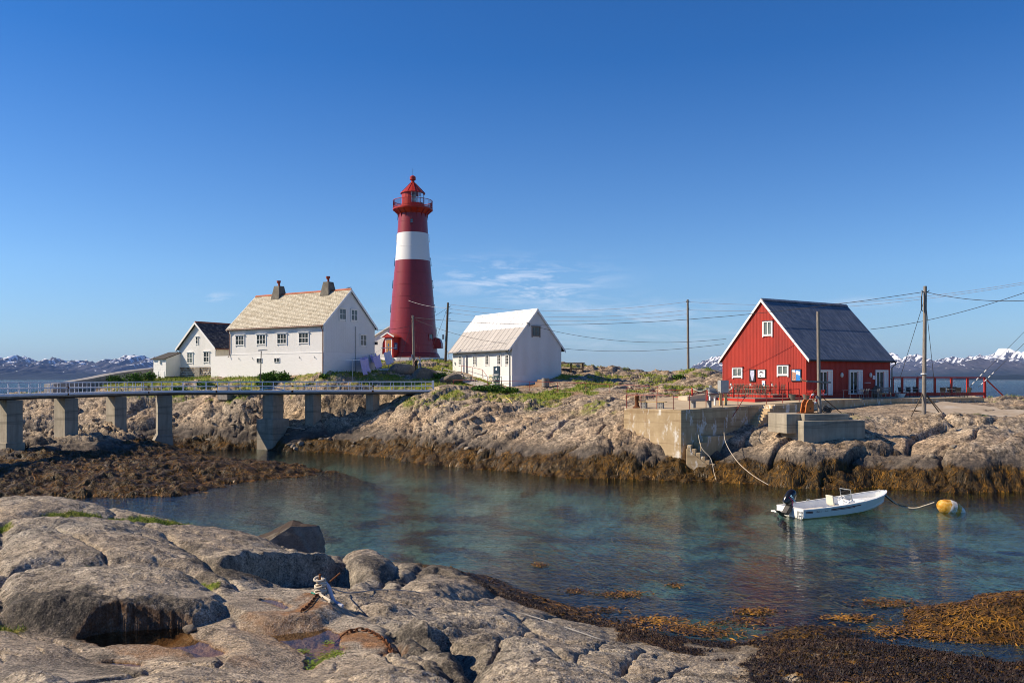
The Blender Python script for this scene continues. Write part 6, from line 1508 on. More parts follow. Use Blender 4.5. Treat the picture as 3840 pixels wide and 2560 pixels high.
wire(PT(950, 729, 104), PT(2118, 671, 67), 1.6, .022, M_WIRE, "dark cable from the grey pole across to the tall pale pole")
wire(PT(952, 733, 104), PT(1176, 790, 95.5), .5, WR, M_WIRE, "dark wire from the grey pole down to the boathouse eave")
wire(PT(2128, 671, 67), PT(2420, 685, 58), .4, .022, M_WIRE, "dark cable running right from the tall pale pole")
wire(PT(2000, 756, 80), PT(2420, 648, 60), .5, .022, M_WIRE, "dark cable rising right from the red barn roof")
wire(PT(1238, 752, 97), PT(1668, 778, 84), .9, WR, M_WIRE, "dark wire from the boathouse gable to the red barn"); wire(PT(1290, 800, 100), PT(1663, 790, 84), .5, WR, M_WIRE, "lower dark wire reaching the left eave of the red barn")
wire(PT(938, 690, 126.5), PT(1026, 707, 118), .25, WR, M_WIREW, "pale wire from the lighthouse shell to the leaning pole"); wire(PT(1026, 708, 118), PT(868, 757, 101), .8, WR, M_WIRE, "dark wire from the leaning pole to the large white house")
wire(PT(950, 731, 104), PT(905, 866, 100), .0, WR, M_WIRE, "dark stay wire left of the grey pole"); wire(PT(1026, 712, 118), PT(980, 838, 112), 0, WR, M_WIRE, "dark stay wire left of the leaning pole"); wire(PT(1026, 800, 118), PT(1036, 842, 113), 0, WR, M_WIRE, "short stay wire right of the leaning pole foot")
wire(PT(2121, 695, 67), PT(2068, 866, 79), 0, WR, M_WIRE, "left stay wire of the tall pale pole"); wire(PT(2127, 700, 67), PT(2146, 880, 78), 0, WR, M_WIRE, "right stay wire of the tall pale pole")
def stay(a, b, label):
    o = wire(a, b, 0, .018, M_WIRE, label); a = Vector(a); b = Vector(b)
    for k in range(4):
        u0 = .80 + k * .045; MB().tube([a.lerp(b, u0), a.lerp(b, u0 + .024)], .045, 6).build("marker_sleeve", M_TRIM, o)
stay(PT(2440, 674, 78), PT(2225, 890, 84), "upper stay wire with white sleeves at the right edge"); stay(PT(2440, 705, 78), PT(2246, 890, 83), "lower stay wire with white sleeves at the right edge")
# street lamp
lp = PT(597, 893, 94); lp.z = ground(lp.x, lp.y); lt = PT(600, 806, 94)
sl = empty("street_lamp", lp, 0, "slim dark street lamp in front of the large white house", "lamp")
MB().tube([(0, 0, -.2), (0, 0, 1.0), (.03, 0, 1.05), (lt.x - lp.x, 0, lt.z - lp.z)], [.09, .09, .06, .05], 8).build("lamp_post", M_DARKSTEEL, sl); MB().prism([(-.15, -.12, lt.z - lp.z), (.8, -.12, lt.z - lp.z + .12), (.8, -.12, lt.z - lp.z + .17), (-.15, -.12, lt.z - lp.z + .12)], (0, .24, 0)).build("lamp_head", M_GREYMETAL, sl)
# ------------------------------------------------------------------ boat, motor, buoy
bo = empty("motor_boat", (14.75, 45.25, 0.0), math.atan2(3.0, 6.4), "open white motor boat with windscreen and tilted black outboard", "boat")
bo.rotation_euler = (0.0, -0.012, math.atan2(3.0, 6.4))
XS = [0, 0.6, 1.5, 3.0, 4.3, 5.3, 6.1, 6.6, 6.9, 7.03]
GB = [1.00, 1.04, 1.08, 1.10, 1.04, 0.90, 0.68, 0.43, 0.20, 0.03]
GZ = [.50, .50, .52, .57, .64, .72, .81, .88, .93, .95]
CB = [.90, .93, .96, .95, .86, .68, .44, .22, .08, .015]
CZ = [.03, .03, .03, .04, .07, .13, .26, .44, .62, .72]
KZ = [-.26, -.27, -.28, -.28, -.26, -.2, -.04, .22, .50, .70]
def sect(i, sgn): return [(XS[i], 0, KZ[i]), (XS[i], sgn * CB[i], CZ[i]), (XS[i], sgn * (CB[i] + (GB[i] - CB[i]) * .55), CZ[i] + (GZ[i] - CZ[i]) * .5), (XS[i], sgn * GB[i], GZ[i])]
mb = MB(); n = len(XS)
for sgn in (-1, 1):
    vs = [p for i in range(n) for p in sect(i, sgn)]; fs = []
    for i in range(n - 1):
        for j in range(3): fs.append((4 * i + j, 4 * i + j + 1, 4 * i + 5 + j, 4 * i + 4 + j))
    mb.add(vs, fs)
mb.add([sect(0, -1)[0], sect(0, -1)[1], sect(0, -1)[2], (0, -1.0, .50), (0, 1.0, .5), sect(0, 1)[2], sect(0, 1)[1]], [(0, 1, 2, 3, 4, 5, 6)])
t = NT("white hull gelcoat", 0.22, 0.5); z = t.xyz()["Z"]
t.color(t.mix(t.maprange(t.math('ADD', z, t.math('MULTIPLY', t.noise(3, 4), .05)), 0.03, 0.08), (0.16, 0.15, 0.09), (0.78, 0.79, 0.79))); M_HULL = t.m
mb.build("hull", M_HULL, bo, smooth=True)
mb = MB(); IN = .10                                      # inner liner
for sgn in (-1, 1):
    vs = []
    for i in range(n): g = max(GB[i] - IN, .01); vs += [(min(XS[i], 6.9), sgn * g, GZ[i] - .01), (min(XS[i], 6.85), sgn * max(g - .05, .005), max(.12, GZ[i] - .5)), (min(XS[i], 6.85), 0, max(.12, GZ[i] - .5))]
    fs = []
    for i in range(n - 1):
        for j in range(2): fs.append((3 * i + j, 3 * i + j + 1, 3 * i + 4 + j, 3 * i + 3 + j))
    mb.add(vs, fs)
mb.build("liner", M_WHITEPLASTIC, bo)
mb = MB()
for sgn in (-1, 1):
    vs = []
    for i in range(n): vs += [(XS[i], sgn * (GB[i] + .035), GZ[i] - .05), (XS[i], sgn * (GB[i] + .035), GZ[i] + .012), (XS[i], sgn * max(GB[i] - IN - .01, 0), GZ[i] + .014)]
    fs = []
    for i in range(n - 1):
        for j in range(2): fs.append((3 * i + j, 3 * i + j + 1, 3 * i + 4 + j, 3 * i + 3 + j))
    mb.add(vs, fs)
mb.build("gunwale", M_WHITEPLASTIC, bo)
MB().box(-.02, .10, -.98, -.34, .1, .53).build("transom_cap", M_WHITEPLASTIC, bo); MB().box(-.02, .10, .34, .98, .1, .53).build("transom_cap", M_WHITEPLASTIC, bo)
MB().box(-.45, -.02, .55, .98, .18, .26).build("swim_platform", M_WHITEPLASTIC, bo, bevel=.03)
la = MB()
for y in (-.92, -.62): la.tube([(-.06, y, .42), (-.10, y, -.05)], .022, 6)
for zz in (.38, .2, .02): la.tube([(-.08, -.92, zz), (-.08, -.62, zz)], .02, 6)
la.build("ladder", M_GREYMETAL, bo)
MB().box(5.0, 6.3, -.42, .42, .3, .56).build("bow_locker", M_WHITEPLASTIC, bo, bevel=.03)
MB().box(1.0, 2.4, -.7, .2, .13, .33).build("bench", M_CUSHION, bo, bevel=.03); MB().box(.6, 1.0, -.8, .8, .13, .36).build("stern_bench", M_WHITEPLASTIC, bo, bevel=.03)
se = MB(); se.box(2.55, 2.95, -.55, -.08, .45, .55); so = se.build("seat", M_CUSHION, bo, bevel=.03)
MB().prism([(2.52, -.56, .5), (2.62, -.56, .5), (2.52, -.56, 1.02), (2.44, -.56, 1.02)], (0, .50, 0)).build("backrest", M_CUSHION, so, bevel=.02)
MB().tube([(2.75, -.31, .13), (2.75, -.31, .46)], .06, 8).build("pedestal", M_GREYMETAL, so)
MB().prism([(3.55, -.62, .13), (4.1, -.62, .13), (4.05, -.62, .62), (3.85, -.62, .72), (3.55, -.62, .55)], (0, .75, 0)).build("console", M_WHITEPLASTIC, bo, bevel=.03)
w = MB()
ws = [(3.78, -.62, .70), (3.70, -.62, 1.26), (3.70, .12, 1.26), (3.78, .12, .70)]
w.tube([Vector(p) for p in ws], .025, 6); wo = w.build("windscreen", M_GREYMETAL, bo)
MB().add([Vector(p) for p in ws], [(0, 1, 2, 3)]).build("pane", clear_glass("smoked screen", (0.62, 0.66, 0.66)), wo)
sw = MB(); c_ = Vector((3.36, -.28, .78)); ax = Vector((-.75, 0, .66)); u_ = Vector((0, 1, 0)); v_ = ax.cross(u_)
sw.tube([c_ + (u_ * math.cos(a) + v_ * math.sin(a)) * .19 for a in np.linspace(0, 2 * math.pi, 21)], .018, 6, caps=False)
for a in (0.5, 2.6, 4.7): sw.tube([c_, c_ + (u_ * math.cos(a) + v_ * math.sin(a)) * .19], .014, 5)
sw.tube([c_, c_ + Vector((.25, 0, -.2))], .025, 6); sw.build("steering_wheel", M_WHITEPLASTIC, bo)
MB().tube([(6.45, -.1, .9), (6.5, -.1, 1.0), (6.6, .1, 1.0), (6.55, .1, .92)], .018, 6).build("bow_rail", M_GREYMETAL, bo)
for x in (2.1, 5.0): MB().tube([(x, .98, .56), (x + .05, .98, .66), (x + .2, .98, .66), (x + .25, .98, .58)], .018, 6).build("cleat", M_GREYMETAL, bo)
M_STRIPE = plain("dark red stripe", (0.10, 0.012, 0.018), 0.4)
def hull_side(x, h):                                    # point on the starboard side, h 0..1 up the topside
    i = max(0, min(n - 2, int(np.searchsorted(XS, x)) - 1)); u = (x - XS[i]) / (XS[i + 1] - XS[i])
    a = [Vector(p) for p in sect(i, -1)]; b = [Vector(p) for p in sect(i + 1, -1)]; lo, mi, hi = (a[k].lerp(b[k], u) for k in (1, 2, 3))
    p = lo.lerp(mi, h * 2) if h < .5 else mi.lerp(hi, h * 2 - 1); return p + Vector((0, -.008, 0))
def stripe(x0, x1, h0, h1):
    m_ = MB(); k_ = 8; vs = []
    for i in range(k_ + 1): x = x0 + (x1 - x0) * i / k_; vs += [hull_side(x, h0), hull_side(x, h1)]
    m_.add(vs, [(2 * i, 2 * i + 2, 2 * i + 3, 2 * i + 1) for i in range(k_)]).build("stripe", M_STRIPE, bo)
stripe(.15, .62, .66, .76); stripe(.15, .62, .56, .62); stripe(1.85, 4.05, .68, .78); stripe(1.85, 3.6, .58, .64)
def text(s, size, mat, parent, mtx, extrude=.004, name="lettering"):
    cu = bpy.data.curves.new(name, 'FONT'); cu.body = s; cu.size = size; cu.extrude = extrude; cu.materials.append(mat)
    tmp = bpy.data.objects.new(name, cu); COL.objects.link(tmp)
    me = bpy.data.meshes.new_from_object(tmp.evaluated_get(bpy.context.evaluated_depsgraph_get())); bpy.data.objects.remove(tmp); me.name = name
    if not me.materials: me.materials.append(mat)
    o = bpy.data.objects.new(name, me); COL.objects.link(o); o.parent = parent; o.matrix_basis = mtx; o["kind"] = "stuff"; return o
p_ = hull_side(.85, .60); text("RANA", .17, M_STRIPE, bo, Matrix.Translation(p_ + Vector((0, -.012, 0))) @ Matrix.Rotation(math.radians(84), 4, 'X'))
p_ = hull_side(1.42, .60); text("630", .15, M_GREYMETAL, bo, Matrix.Translation(p_ + Vector((0, -.012, 0))) @ Matrix.Rotation(math.radians(84), 4, 'X'))
# outboard, tilted up
mo = empty("outboard_motor", (-.12, 0, .58), 0); mo.parent = bo; mo.rotation_euler = (0, math.radians(-38) * -1, 0)
M_COWL = plain("gloss black cowling", (0.010, 0.010, 0.012), 0.18, 0.6, var=.1)
cw = MB(); PR = [(-.36, .10, .16, .14), (-.34, .30, .22, .19), (-.20, .40, .26, .22), (.05, .44, .27, .23), (.28, .40, .25, .22), (.45, .28, .19, .18), (.52, .10, .10, .10)]
vs = []; fs = []
for zz, lx, hx, wy in PR:
    for k in range(14): a = 2 * math.pi * k / 14; vs.append((-.18 + hx * 1.25 * math.cos(a), wy * math.sin(a), zz + .35))
for i in range(len(PR) - 1):
    for k in range(14): fs.append((14 * i + k, 14 * i + (k + 1) % 14, 14 * i + 14 + (k + 1) % 14, 14 * i + 14 + k))
fs += [tuple(range(13, -1, -1)), tuple(range(14 * 6, 14 * 7))]
cw.add(vs, fs).build("cowling", M_COWL, mo, smooth=True)
MB().prism([(-.38, -.09, .05), (.02, -.09, .05), (-.05, -.09, -.75), (-.30, -.09, -.75)], (0, .18, 0)).build("leg", M_BLACK, mo, bevel=.03)
MB().box(-.50, .12, -.16, .16, -.62, -.58).build("cavitation_plate", M_BLACK, mo); MB().lathe([(.02, 0), (.085, .12), (.09, .45), (.05, .6)], 12).build("gearcase", M_BLACK, mo, smooth=True)
gc = mo.children[-1]; gc.rotation_euler = (0, -math.pi / 2, 0); gc.location = (.12, 0, -.80)
MB().prism([(-.28, -.02, -.85), (-.05, -.02, -.85), (-.18, -.02, -1.08)], (0, .04, 0)).build("skeg", M_BLACK, mo)
pr = MB()
for k in range(3):
    a = 2 * math.pi * k / 3; pr.add([(0, 0, 0), (.06, .19 * math.cos(a - .5), .19 * math.sin(a - .5)), (0, .22 * math.cos(a), .22 * math.sin(a)), (-.06, .19 * math.cos(a + .5), .19 * math.sin(a + .5))], [(0, 1, 2, 3)])
po_ = pr.build("propeller", M_DARKSTEEL, mo); po_.location = (-.5, 0, -.8)
MB().box(-.05, .16, -.17, .17, -.45, .12).build("clamp_bracket", M_DARKSTEEL, mo)
text("SUZUKI", .15, plain("pale blue lettering", (0.35, 0.62, 0.80), 0.4), mo, Matrix.Translation((-.42, -.238, .40)) @ Matrix.Rotation(math.radians(90), 4, 'X') @ Matrix.Rotation(math.radians(-12), 4, 'Z'), .012)
o = MB().add([(-.46, -.228, .34), (-.10, -.233, .30), (.06, -.21, .10), (.03, -.21, .06), (-.14, -.233, .25), (-.46, -.228, .30)], [(0, 1, 2, 3, 4, 5)]).build("stripe", plain("magenta decal", (0.45, 0.03, 0.12), 0.4), mo)
# mooring buoy and lines
bu = empty("mooring_buoy", (24.2, 47.0, .14), math.radians(5), "yellow and white barrel mooring buoy floating beyond the boat bow", "buoy"); bu.scale = (1.12, 1.12, 1.12)
bz = [(.03, -.75), (.20, -.70), (.33, -.5), (.42, -.2), (.43, .05), (.38, .3), (.27, .55), (.14, .72), (.04, .78)]
def bsec(zs, mat, nm):
    rr = np.interp(zs, [z for _, z in bz], [r for r, _ in bz]); o = MB().lathe(list(zip(rr, zs)), 24, caps=False).build(nm, mat, bu, smooth=True); o.rotation_euler = (0, math.radians(112), 0); return o
t = NT("stained yellow buoy paint", 0.5, 0.4); t.color(t.ramp(t.noise(4, 6, .7), [(0.35, (0.42, 0.16, 0.02)), (0.5, (0.66, 0.34, 0.03)), (0.68, (0.70, 0.55, 0.30))])); M_BUOYY = t.m
t = NT("stained white buoy paint", 0.5, 0.4); t.color(t.ramp(t.noise(4, 6, .7), [(0.35, (0.52, 0.33, 0.12)), (0.5, (0.72, 0.68, 0.60)), (0.8, (0.78, 0.76, 0.72))])); M_BUOYW = t.m
bsec(np.linspace(-.75, -.28, 8), M_BUOYY, "yellow_end"); bsec(np.linspace(-.28, .02, 5), M_BUOYW, "white_band"); bsec(np.linspace(.02, .28, 5), M_BUOYY, "yellow_band"); bsec(np.linspace(.28, .78, 8), M_BUOYW, "white_end")
def line(pts, r, mat, label, n=6, name="rope", cat="rope"):
    o = MB().tube(crom([Vector(p) for p in pts], 6), r, n).build(name, mat, smooth=True); return tag(o, label, cat)
bow = bo.matrix_basis @ Vector((6.95, 0, .75))
line([bow, PT(2065, 1160, 48), PT(2100, 1166, 47.5), PT(2125, 1160, 47.2), PT(2146, 1153, 47.0)], .03, M_ROPE, "mooring rope from the boat bow to the yellow buoy")
line([bow + Vector((.02, -.02, -.1)), PT(2055, 1155, 48.1), PT(2085, 1164, 47.8), PT(2120, 1163, 47.6)], .035, M_BLACK, "black mooring line hanging below the boat bow")
line([Q(1.5, .05, 3.9), PT(1610, 1025, 62.2), PT(1632, 1052, 61.6), PT(1640, 1085, 61), PT(1645, 1102, 60.6)], .02, M_ROPE, "short pale rope hanging from the quay wall to the landing steps")
line([Q(4.4, .05, 4.15), PT(1665, 1010, 62.5), PT(1690, 1055, 60), PT(1725, 1088, 58), PT(1765, 1113, 56.6)], .02, M_ROPE, "long pale rope sagging from the quay wall into the water")
line([PT(700, 985, 88), PT(660, 980, 89), PT(640, 975, 89.5)], .03, M_ROPE, "pale rope lying on the rocks beneath the bridge")

# ------------------------------------------------------------------ quay furniture
M5 = Matrix.Translation(root5.location) @ Matrix.Rotation(thr, 4, 'Z')
def m5(x, y, z): return M5 @ Vector((x, y, z))
def deckz(x, y):
    """height of the quay paving at a point"""
    best = (1e9, 5.5)
    for i in range(len(QF) - 1):
        for u in np.linspace(0, 1, 9):
            f_ = QF[i].lerp(QF[i + 1], u); b_ = QB[i].lerp(QB[i + 1], u)
            for v in np.linspace(0, 1, 25):
                p = f_.lerp(b_, v); d = (p.x - x) ** 2 + (p.y - y) ** 2
                if d < best[0]: best = (d, p.z)
    return best[1]
tp = empty("terrace_platform", m5(0, 0, 0), thr, "low red timber platform in front of the red gable", "platform"); tp.location.z = 0
MB().box(-6.9, -0.06, -0.35, 9.6, 4.9, 5.66).build("fascia", M_REDBRIGHT, tp)
for i in range(34): MB().box(-6.9 + i * .2, -6.72 + i * .2, -0.37, 9.62, 5.662, 5.69).build("deck_board", M_GREYWOOD, tp)
MB().box(-3.6, -0.07, 0.6, 9.0, 5.692, 5.93).build("upper_fascia", M_REDBRIGHT, tp)
for i in range(17): MB().box(-3.6 + i * .206, -3.42 + i * .206, 0.58, 9.02, 5.932, 5.955).build("deck_board", M_GREYWOOD, tp)
def make_chair(name, label, mat, slatmat, group, wire=True, h=.86):
    c = empty(name, (0, 0, 0), 0, label, "chair", group)
    for sx in (-1, 1):
        MB().tube([(sx * .22, -.2, 0), (sx * .21, -.18, .44)], .014, 5).build("leg", mat, c)
        MB().tube([(sx * .21, .25, 0), (sx * .20, .19, .44)], .014, 5).build("leg", mat, c)
        MB().tube([(sx * .24, -.2, .44), (sx * .25, -.2, .64), (sx * .24, .15, .66), (sx * .21, .2, .6)], .014, 5).build("armrest", mat, c)
    m_ = MB()
    for i in range(6): y = -.2 + i * .08; m_.box(-.23, .23, y, y + .055, .44, .46)
    m_.build("seat", slatmat, c)
    b = MB(); b.tube([(-.20, .19, .44), (-.24, .27, h - .05), (-.26, .29, h + .02), (0, .30, h - .02), (.26, .29, h + .02), (.24, .27, h - .05), (.20, .19, .44)], .016, 5)
    for i in range(5): x = -.15 + i * .075; b.tube([(x * .9, .2, .46), (x * 1.15, .29, h - .02)], .010, 4)
    b.tube([(-.2, .25, .62), (.2, .28, .78)], .010, 4); b.tube([(-.2, .28, .78), (.2, .25, .62)], .010, 4)
    b.build("backrest", mat, c); return c
gch = make_chair("garden_chair", "x", M_GREEN, M_WOODSLAT, "green garden chairs on the red platform")
def make_table(name, label, mat, topmat, L_, W_, h=.72, group=None):
    c = empty(name, (0, 0, 0), 0, label, "table", group)
    m_ = 5
    for i in range(m_): y = -W_ / 2 + i * W_ / m_; MB().box(-L_ / 2, L_ / 2, y, y + W_ / m_ - .015, h, h + .03).build("table_slat", topmat, c)
    for sx in (-1, 1):
        for sy in (-1, 1): MB().tube([(sx * (L_ / 2 - .08), sy * (W_ / 2 - .06), 0), (sx * (L_ / 2 - .1), sy * (W_ / 2 - .08), h)], .02, 5).build("leg", mat, c)
    return c
gtb = make_table("garden_table", "x", M_GREEN, M_WOODSLAT, 1.3, .75, group="green garden tables on the red platform")
first = True; firstt = True
tabs = [(-1.6, 7.3, 1), (-1.6, 4.9, 1), (-1.5, 2.5, 1), (-4.9, 6.6, 0), (-5.1, 3.9, 0), (-5.2, 1.4, 0)]
rown = {1: "back", 0: "front"}
posn = {0: "leftmost", 1: "middle", 2: "rightmost"}
for k_, (x, y, up) in enumerate(tabs):
    z = 5.955 if up else 5.69
    o = gtb if firstt else copy_tree(gtb); firstt = False
    o.location = m5(x, y, 0); o.location.z = z; o.rotation_euler = (0, 0, thr + math.pi / 2 + random.uniform(-.08, .08))
    nm = "%s green table of the %s row on the red platform" % (posn[k_ % 3], rown[up])
    o["label"] = nm
    for j, (dx, dy, ra) in enumerate(((-.78, -.32, 0), (-.78, .35, 0), (.78, -.32, math.pi), (.78, .35, math.pi))):
        if (k_ + j) % 7 == 6: continue
        c = gch if first else copy_tree(gch); first = False
        c.location = m5(x + dx, y + dy, 0); c.location.z = z; c.rotation_euler = (0, 0, thr - math.pi / 2 + math.pi + (ra if dx > 0 else ra) + random.uniform(-.25, .25))
        c["label"] = "green slatted chair at the %s table of the %s row, %s side, %s seat" % (posn[k_ % 3], rown[up], "far" if dx > 0 else "near", "left" if dy > 0 else "right")
    if k_ in (0, 1, 2, 4):
        p = m5(x + .1, y + .1, 0); fp = empty("flower_pot", (p.x, p.y, z + .75), 0, "white flower pot with small plant on the %s table of the %s row" % (posn[k_ % 3], rown[up]), "flower pot", "flower pots on the green tables")
        MB().lathe([(.07, 0), (.10, .2), (.11, .2), (.09, .18)], 12).build("pot", M_WHITEPLASTIC, fp)
        m_ = MB()
        for q in range(26):
            a = random.uniform(0, 6.28); r = random.uniform(.02, .1); zt = random.uniform(.22, .34); d = Vector((math.cos(a), math.sin(a), 0)) * .03; pz = Vector((r * math.cos(a), r * math.sin(a), zt)); m_.add([pz - d.cross(Vector((0, 0, 1))) * .6, pz + d.cross(Vector((0, 0, 1))) * .6, pz + d + Vector((0, 0, .03))], [(0, 1, 2)])
        m_.build("plant", plain("pot plant leaf %d" % k_, (0.05, 0.12, 0.02), .7), fp)
# red folding chairs and table by the corner
rch = make_chair("folding_chair", "x", M_REDBRIGHT, M_REDBRIGHT, "red folding chairs by the mast", h=.84)
MB().box(-.2, .2, .25, .27, .66, .82).build("back_slat", M_REDBRIGHT, rch)
for j, (px, Y, a, lb) in enumerate(((1858, 72.3, -.5, "left red folding chair behind the mast"), (1884, 72.9, -2.6, "right red folding chair behind the mast"), (1866, 74.0, .4, "red folding chair nearest the barn corner"))):
    c = rch if j == 0 else copy_tree(rch); p = PX(px, Y, 0); c.location = (p.x, p.y, deckz(p.x, p.y) + .004); c.rotation_euler = (0, 0, a); c["label"] = lb
p = PX(1873, 73.2, 0); o = make_table("folding_table", "red folding table between the red folding chairs", M_REDBRIGHT, M_REDBRIGHT, .7, .7); o.location = (p.x, p.y, deckz(p.x, p.y) + .004)
# grey table with steel chairs in front of the doors
o = make_table("long_table", "long grey table in the shade of the barn doors", M_GREYMETAL, M_GREYWOOD, 4.2, .8, group=None); p = m5(5.3, -1.7, 0); o.location = (p.x, p.y, deckz(p.x, p.y) + .004); o.rotation_euler = (0, 0, thr)
ach = make_chair("steel_chair", "x", M_GREYPIPE, M_GREYMETAL, "steel chairs at the long grey table")
for j, (x, y, ra, lb) in enumerate(((4.1, -2.4, 0, "left steel chair on the near side of the long grey table"), (4.9, -2.35, 0, "middle steel chair on the near side of the long grey table"), (6.4, -2.4, 0, "right steel chair on the near side of the long grey table"))):
    c = ach if j == 0 else copy_tree(ach); p = m5(x, y, 0); c.location = (p.x, p.y, deckz(p.x, p.y) + .004); c.rotation_euler = (0, 0, thr + math.pi + random.uniform(-.3, .3)); c["label"] = lb
o = empty("wooden_stool", (0, 0, 0), thr, "low brown stool at the right end of the long grey table", "stool"); p = m5(7.4, -2.5, 0); o.location = (p.x, p.y, deckz(p.x, p.y) + .004)
MB().box(-.35, .35, -.15, .15, .4, .46).build("seat", M_YELLOWWOOD, o)
for sx in (-1, 1): MB().tube([(sx * .3, 0, 0), (sx * .22, 0, .4)], .03, 6).build("leg", M_GREYPIPE, o)
o = empty("garden_bench", (0, 0, 0), thr, "worn grey garden bench by the right barn door", "bench"); p = m5(9.6, -1.5, 0); o.location = (p.x, p.y, deckz(p.x, p.y) + .004)
for i in range(4): MB().box(-.8, .8, -.25 + i * .12, -.15 + i * .12, .42, .45).build("slat", M_GREYWOOD, o)
for i in range(3): MB().box(-.8, .8, .24, .27, .55 + i * .14, .65 + i * .14).build("back_slat", M_GREYWOOD, o)
for sx in (-.75, .7):
    MB().box(sx, sx + .06, -.25, -.19, 0, .62).build("leg", M_GREYWOOD, o); MB().box(sx, sx + .06, .2, .26, 0, .98).build("leg", M_GREYWOOD, o)
o = MB().lathe([(.42, 0), (.48, .3), (.44, .75), (.2, 1.1), (0, 1.15)], 10).build("boulder", M_RUBBLE); p = m5(8.3, -1.2, 0); o.location = (p.x, p.y, deckz(p.x, p.y) - .02); tag(o, "brown barrel shaped stone left of the grey garden bench", "stone")
o = MB().lathe([(.3, 0), (.45, .32), (.48, .34), (.4, .3)], 14).build("planter_tub", M_WHITEPLASTIC); p = m5(11.3, -1.6, 0); o.location = (p.x, p.y, deckz(p.x, p.y) + .004); tag(o, "white tub at the right corner of the red barn", "tub")
for j, y in enumerate((-1.0, .05)):
    p = m5(-1.9 - .5 * j, y - .5, 0); o = MB().lathe([(.2, 0), (.28, .42), (.31, .44), (.31, .5), (.25, .5)], 14).build("clay_pot", plain("grey clay pot %d" % j, (0.13, 0.13, 0.11), .8)); o.location = (p.x, p.y, deckz(p.x, p.y) + .004); tag(o, ("left" if j else "right") + " grey clay pot below the porch posts of the red barn", "pot")
# cinder block benches
def leca(parent, x, y, z, rot=0):
    m_ = MB(); w, h, d = .5, .25, .25
    m_.box(-w / 2, w / 2, -d / 2 + .04, d / 2, 0, h)
    m_.box(-w / 2, w / 2, -d / 2, -d / 2 + .04, 0, .05); m_.box(-w / 2, w / 2, -d / 2, -d / 2 + .04, .2, h)
    for i in range(4): xx = -w / 2 + i * (w - .09) / 3; m_.box(xx, xx + .09, -d / 2 + .001, -d / 2 + .04, .05, .2)
    o = m_.build("block", M_GREYMETAL if False else MATS["grey bridge concrete"], parent); o.location = (x, y, z); o.rotation_euler = (0, 0, rot); return o
M_LECA = plain("grey leca block", (0.30, 0.29, 0.27), .95, var=.2, scale=9, bump=.5)
MATS["grey bridge concrete"] = M_LECA
b1_ = empty("block_bench", PT(1499, 941, 65.6), -.62, "bench of one pale plank on two stacks of hollow blocks at the quay corner", "bench"); b1_.location.z = 5.025
for x in (-.75, .65):
    leca(b1_, x, 0, 0); leca(b1_, x, 0, .252)
MB().box(-1.15, 1.15, -.16, .16, .504, .56).build("plank", M_YELLOWWOOD, b1_)
b2_ = empty("block_bench", PT(1612, 938, 65), .53, "bench of a grey plank on upright blocks along the quay edge", "bench"); b2_.location.z = deckz(b2_.location.x, b2_.location.y) + .004
for x in (-.85, .75):
    o = leca(b2_, x, 0, 0.25); o.rotation_euler = (0, math.pi / 2, 0); o.location = (x - .12, 0, .25)
MB().box(-1.2, 1.1, -.16, .16, .502, .55).build("plank", M_GREYWOOD, b2_)
# rusty bollard
o = MB().lathe([(.34, 0), (.34, .1), (.22, .14), (.16, .3), (.15, .8), (.19, .85), (.19, .95), (.1, 1.02), (.08, 1.12), (0, 1.14)], 18).build("bollard", M_RUST, smooth=True); o.location = (9.75, 66.6, 5.024); tag(o, "rusty iron mooring bollard at the left end of the quay", "bollard")
# electric cabinet and information stand
p = PX(1661, 67.8, 0); ca = empty("electric_cabinet", (p.x, p.y, deckz(p.x, p.y)), .3, "grey steel electric cabinet on two yellow timber legs", "cabinet")
MB().box(-.36, .36, -.25, .25, .98, 1.98).build("cabinet", M_GREYMETAL, ca, bevel=.02)
for x in (-.3, .14): MB().box(x, x + .16, -.1, .1, 0, .978).build("leg", M_YELLOWWOOD, ca)
p = PX(1636, 67.5, 0); ca = empty("information_stand", (p.x, p.y, deckz(p.x, p.y)), .5, "slanted white information stand left of the electric cabinet", "sign")
for x in (-.3, .2): MB().box(x, x + .1, -.05, .05, 0, 1.0).build("leg", M_TRIM, ca)
MB().prism([(-.42, -.3, .85), (-.42, .3, 1.35), (-.42, .3, 1.42), (-.42, -.3, .92)], (.84, 0, 0)).build("board", M_GREYWOOD, ca); MB().box(-.35, .35, -.05, .12, .75, 1.3).build("back_box", M_GREYMETAL, ca)
# red rope posts
rpz = []
for j, (px, Y, py) in enumerate(((1590, 74, 903), (1625, 72, 906), (1655, 75, 900), (1684, 74, 898))):
    p = PX(px, Y, 0); z = max(ground(p.x, p.y), 5.2); o = MB().tube([(0, 0, -.5), (0, 0, 1.35)], .07, 8).build("rope_post", M_REDBRIGHT); o.location = (p.x, p.y, z); rpz.append(Vector((p.x, p.y, z + 1.33)))
    tag(o, "%s red rope post left of the red barn" % ("first", "second", "third", "fourth")[j], "post", "red rope posts")
for j in range(3):
    a, b = rpz[j], rpz[j + 1]; line([a, a.lerp(b, .33) - Vector((0, 0, .22)), a.lerp(b, .66) - Vector((0, 0, .22)), b], .035, plain("grey green rope %d" % j, (0.30, 0.36, 0.32), .9), "grey green rope between the %s red rope posts" % ("first two", "middle two", "last two")[j])
p = PX(1632, 76, 0); mk = MB().lathe([(.2, 0), (.2, .55), (.13, .7), (.13, .82), (.17, .84), (.17, .9), (.05, .95)], 14).build("milk_can", M_GREYMETAL, smooth=True); mk.location = (p.x, p.y, deckz(p.x, p.y) + .3); tag(mk, "old grey milk can by the red rope posts", "milk can")
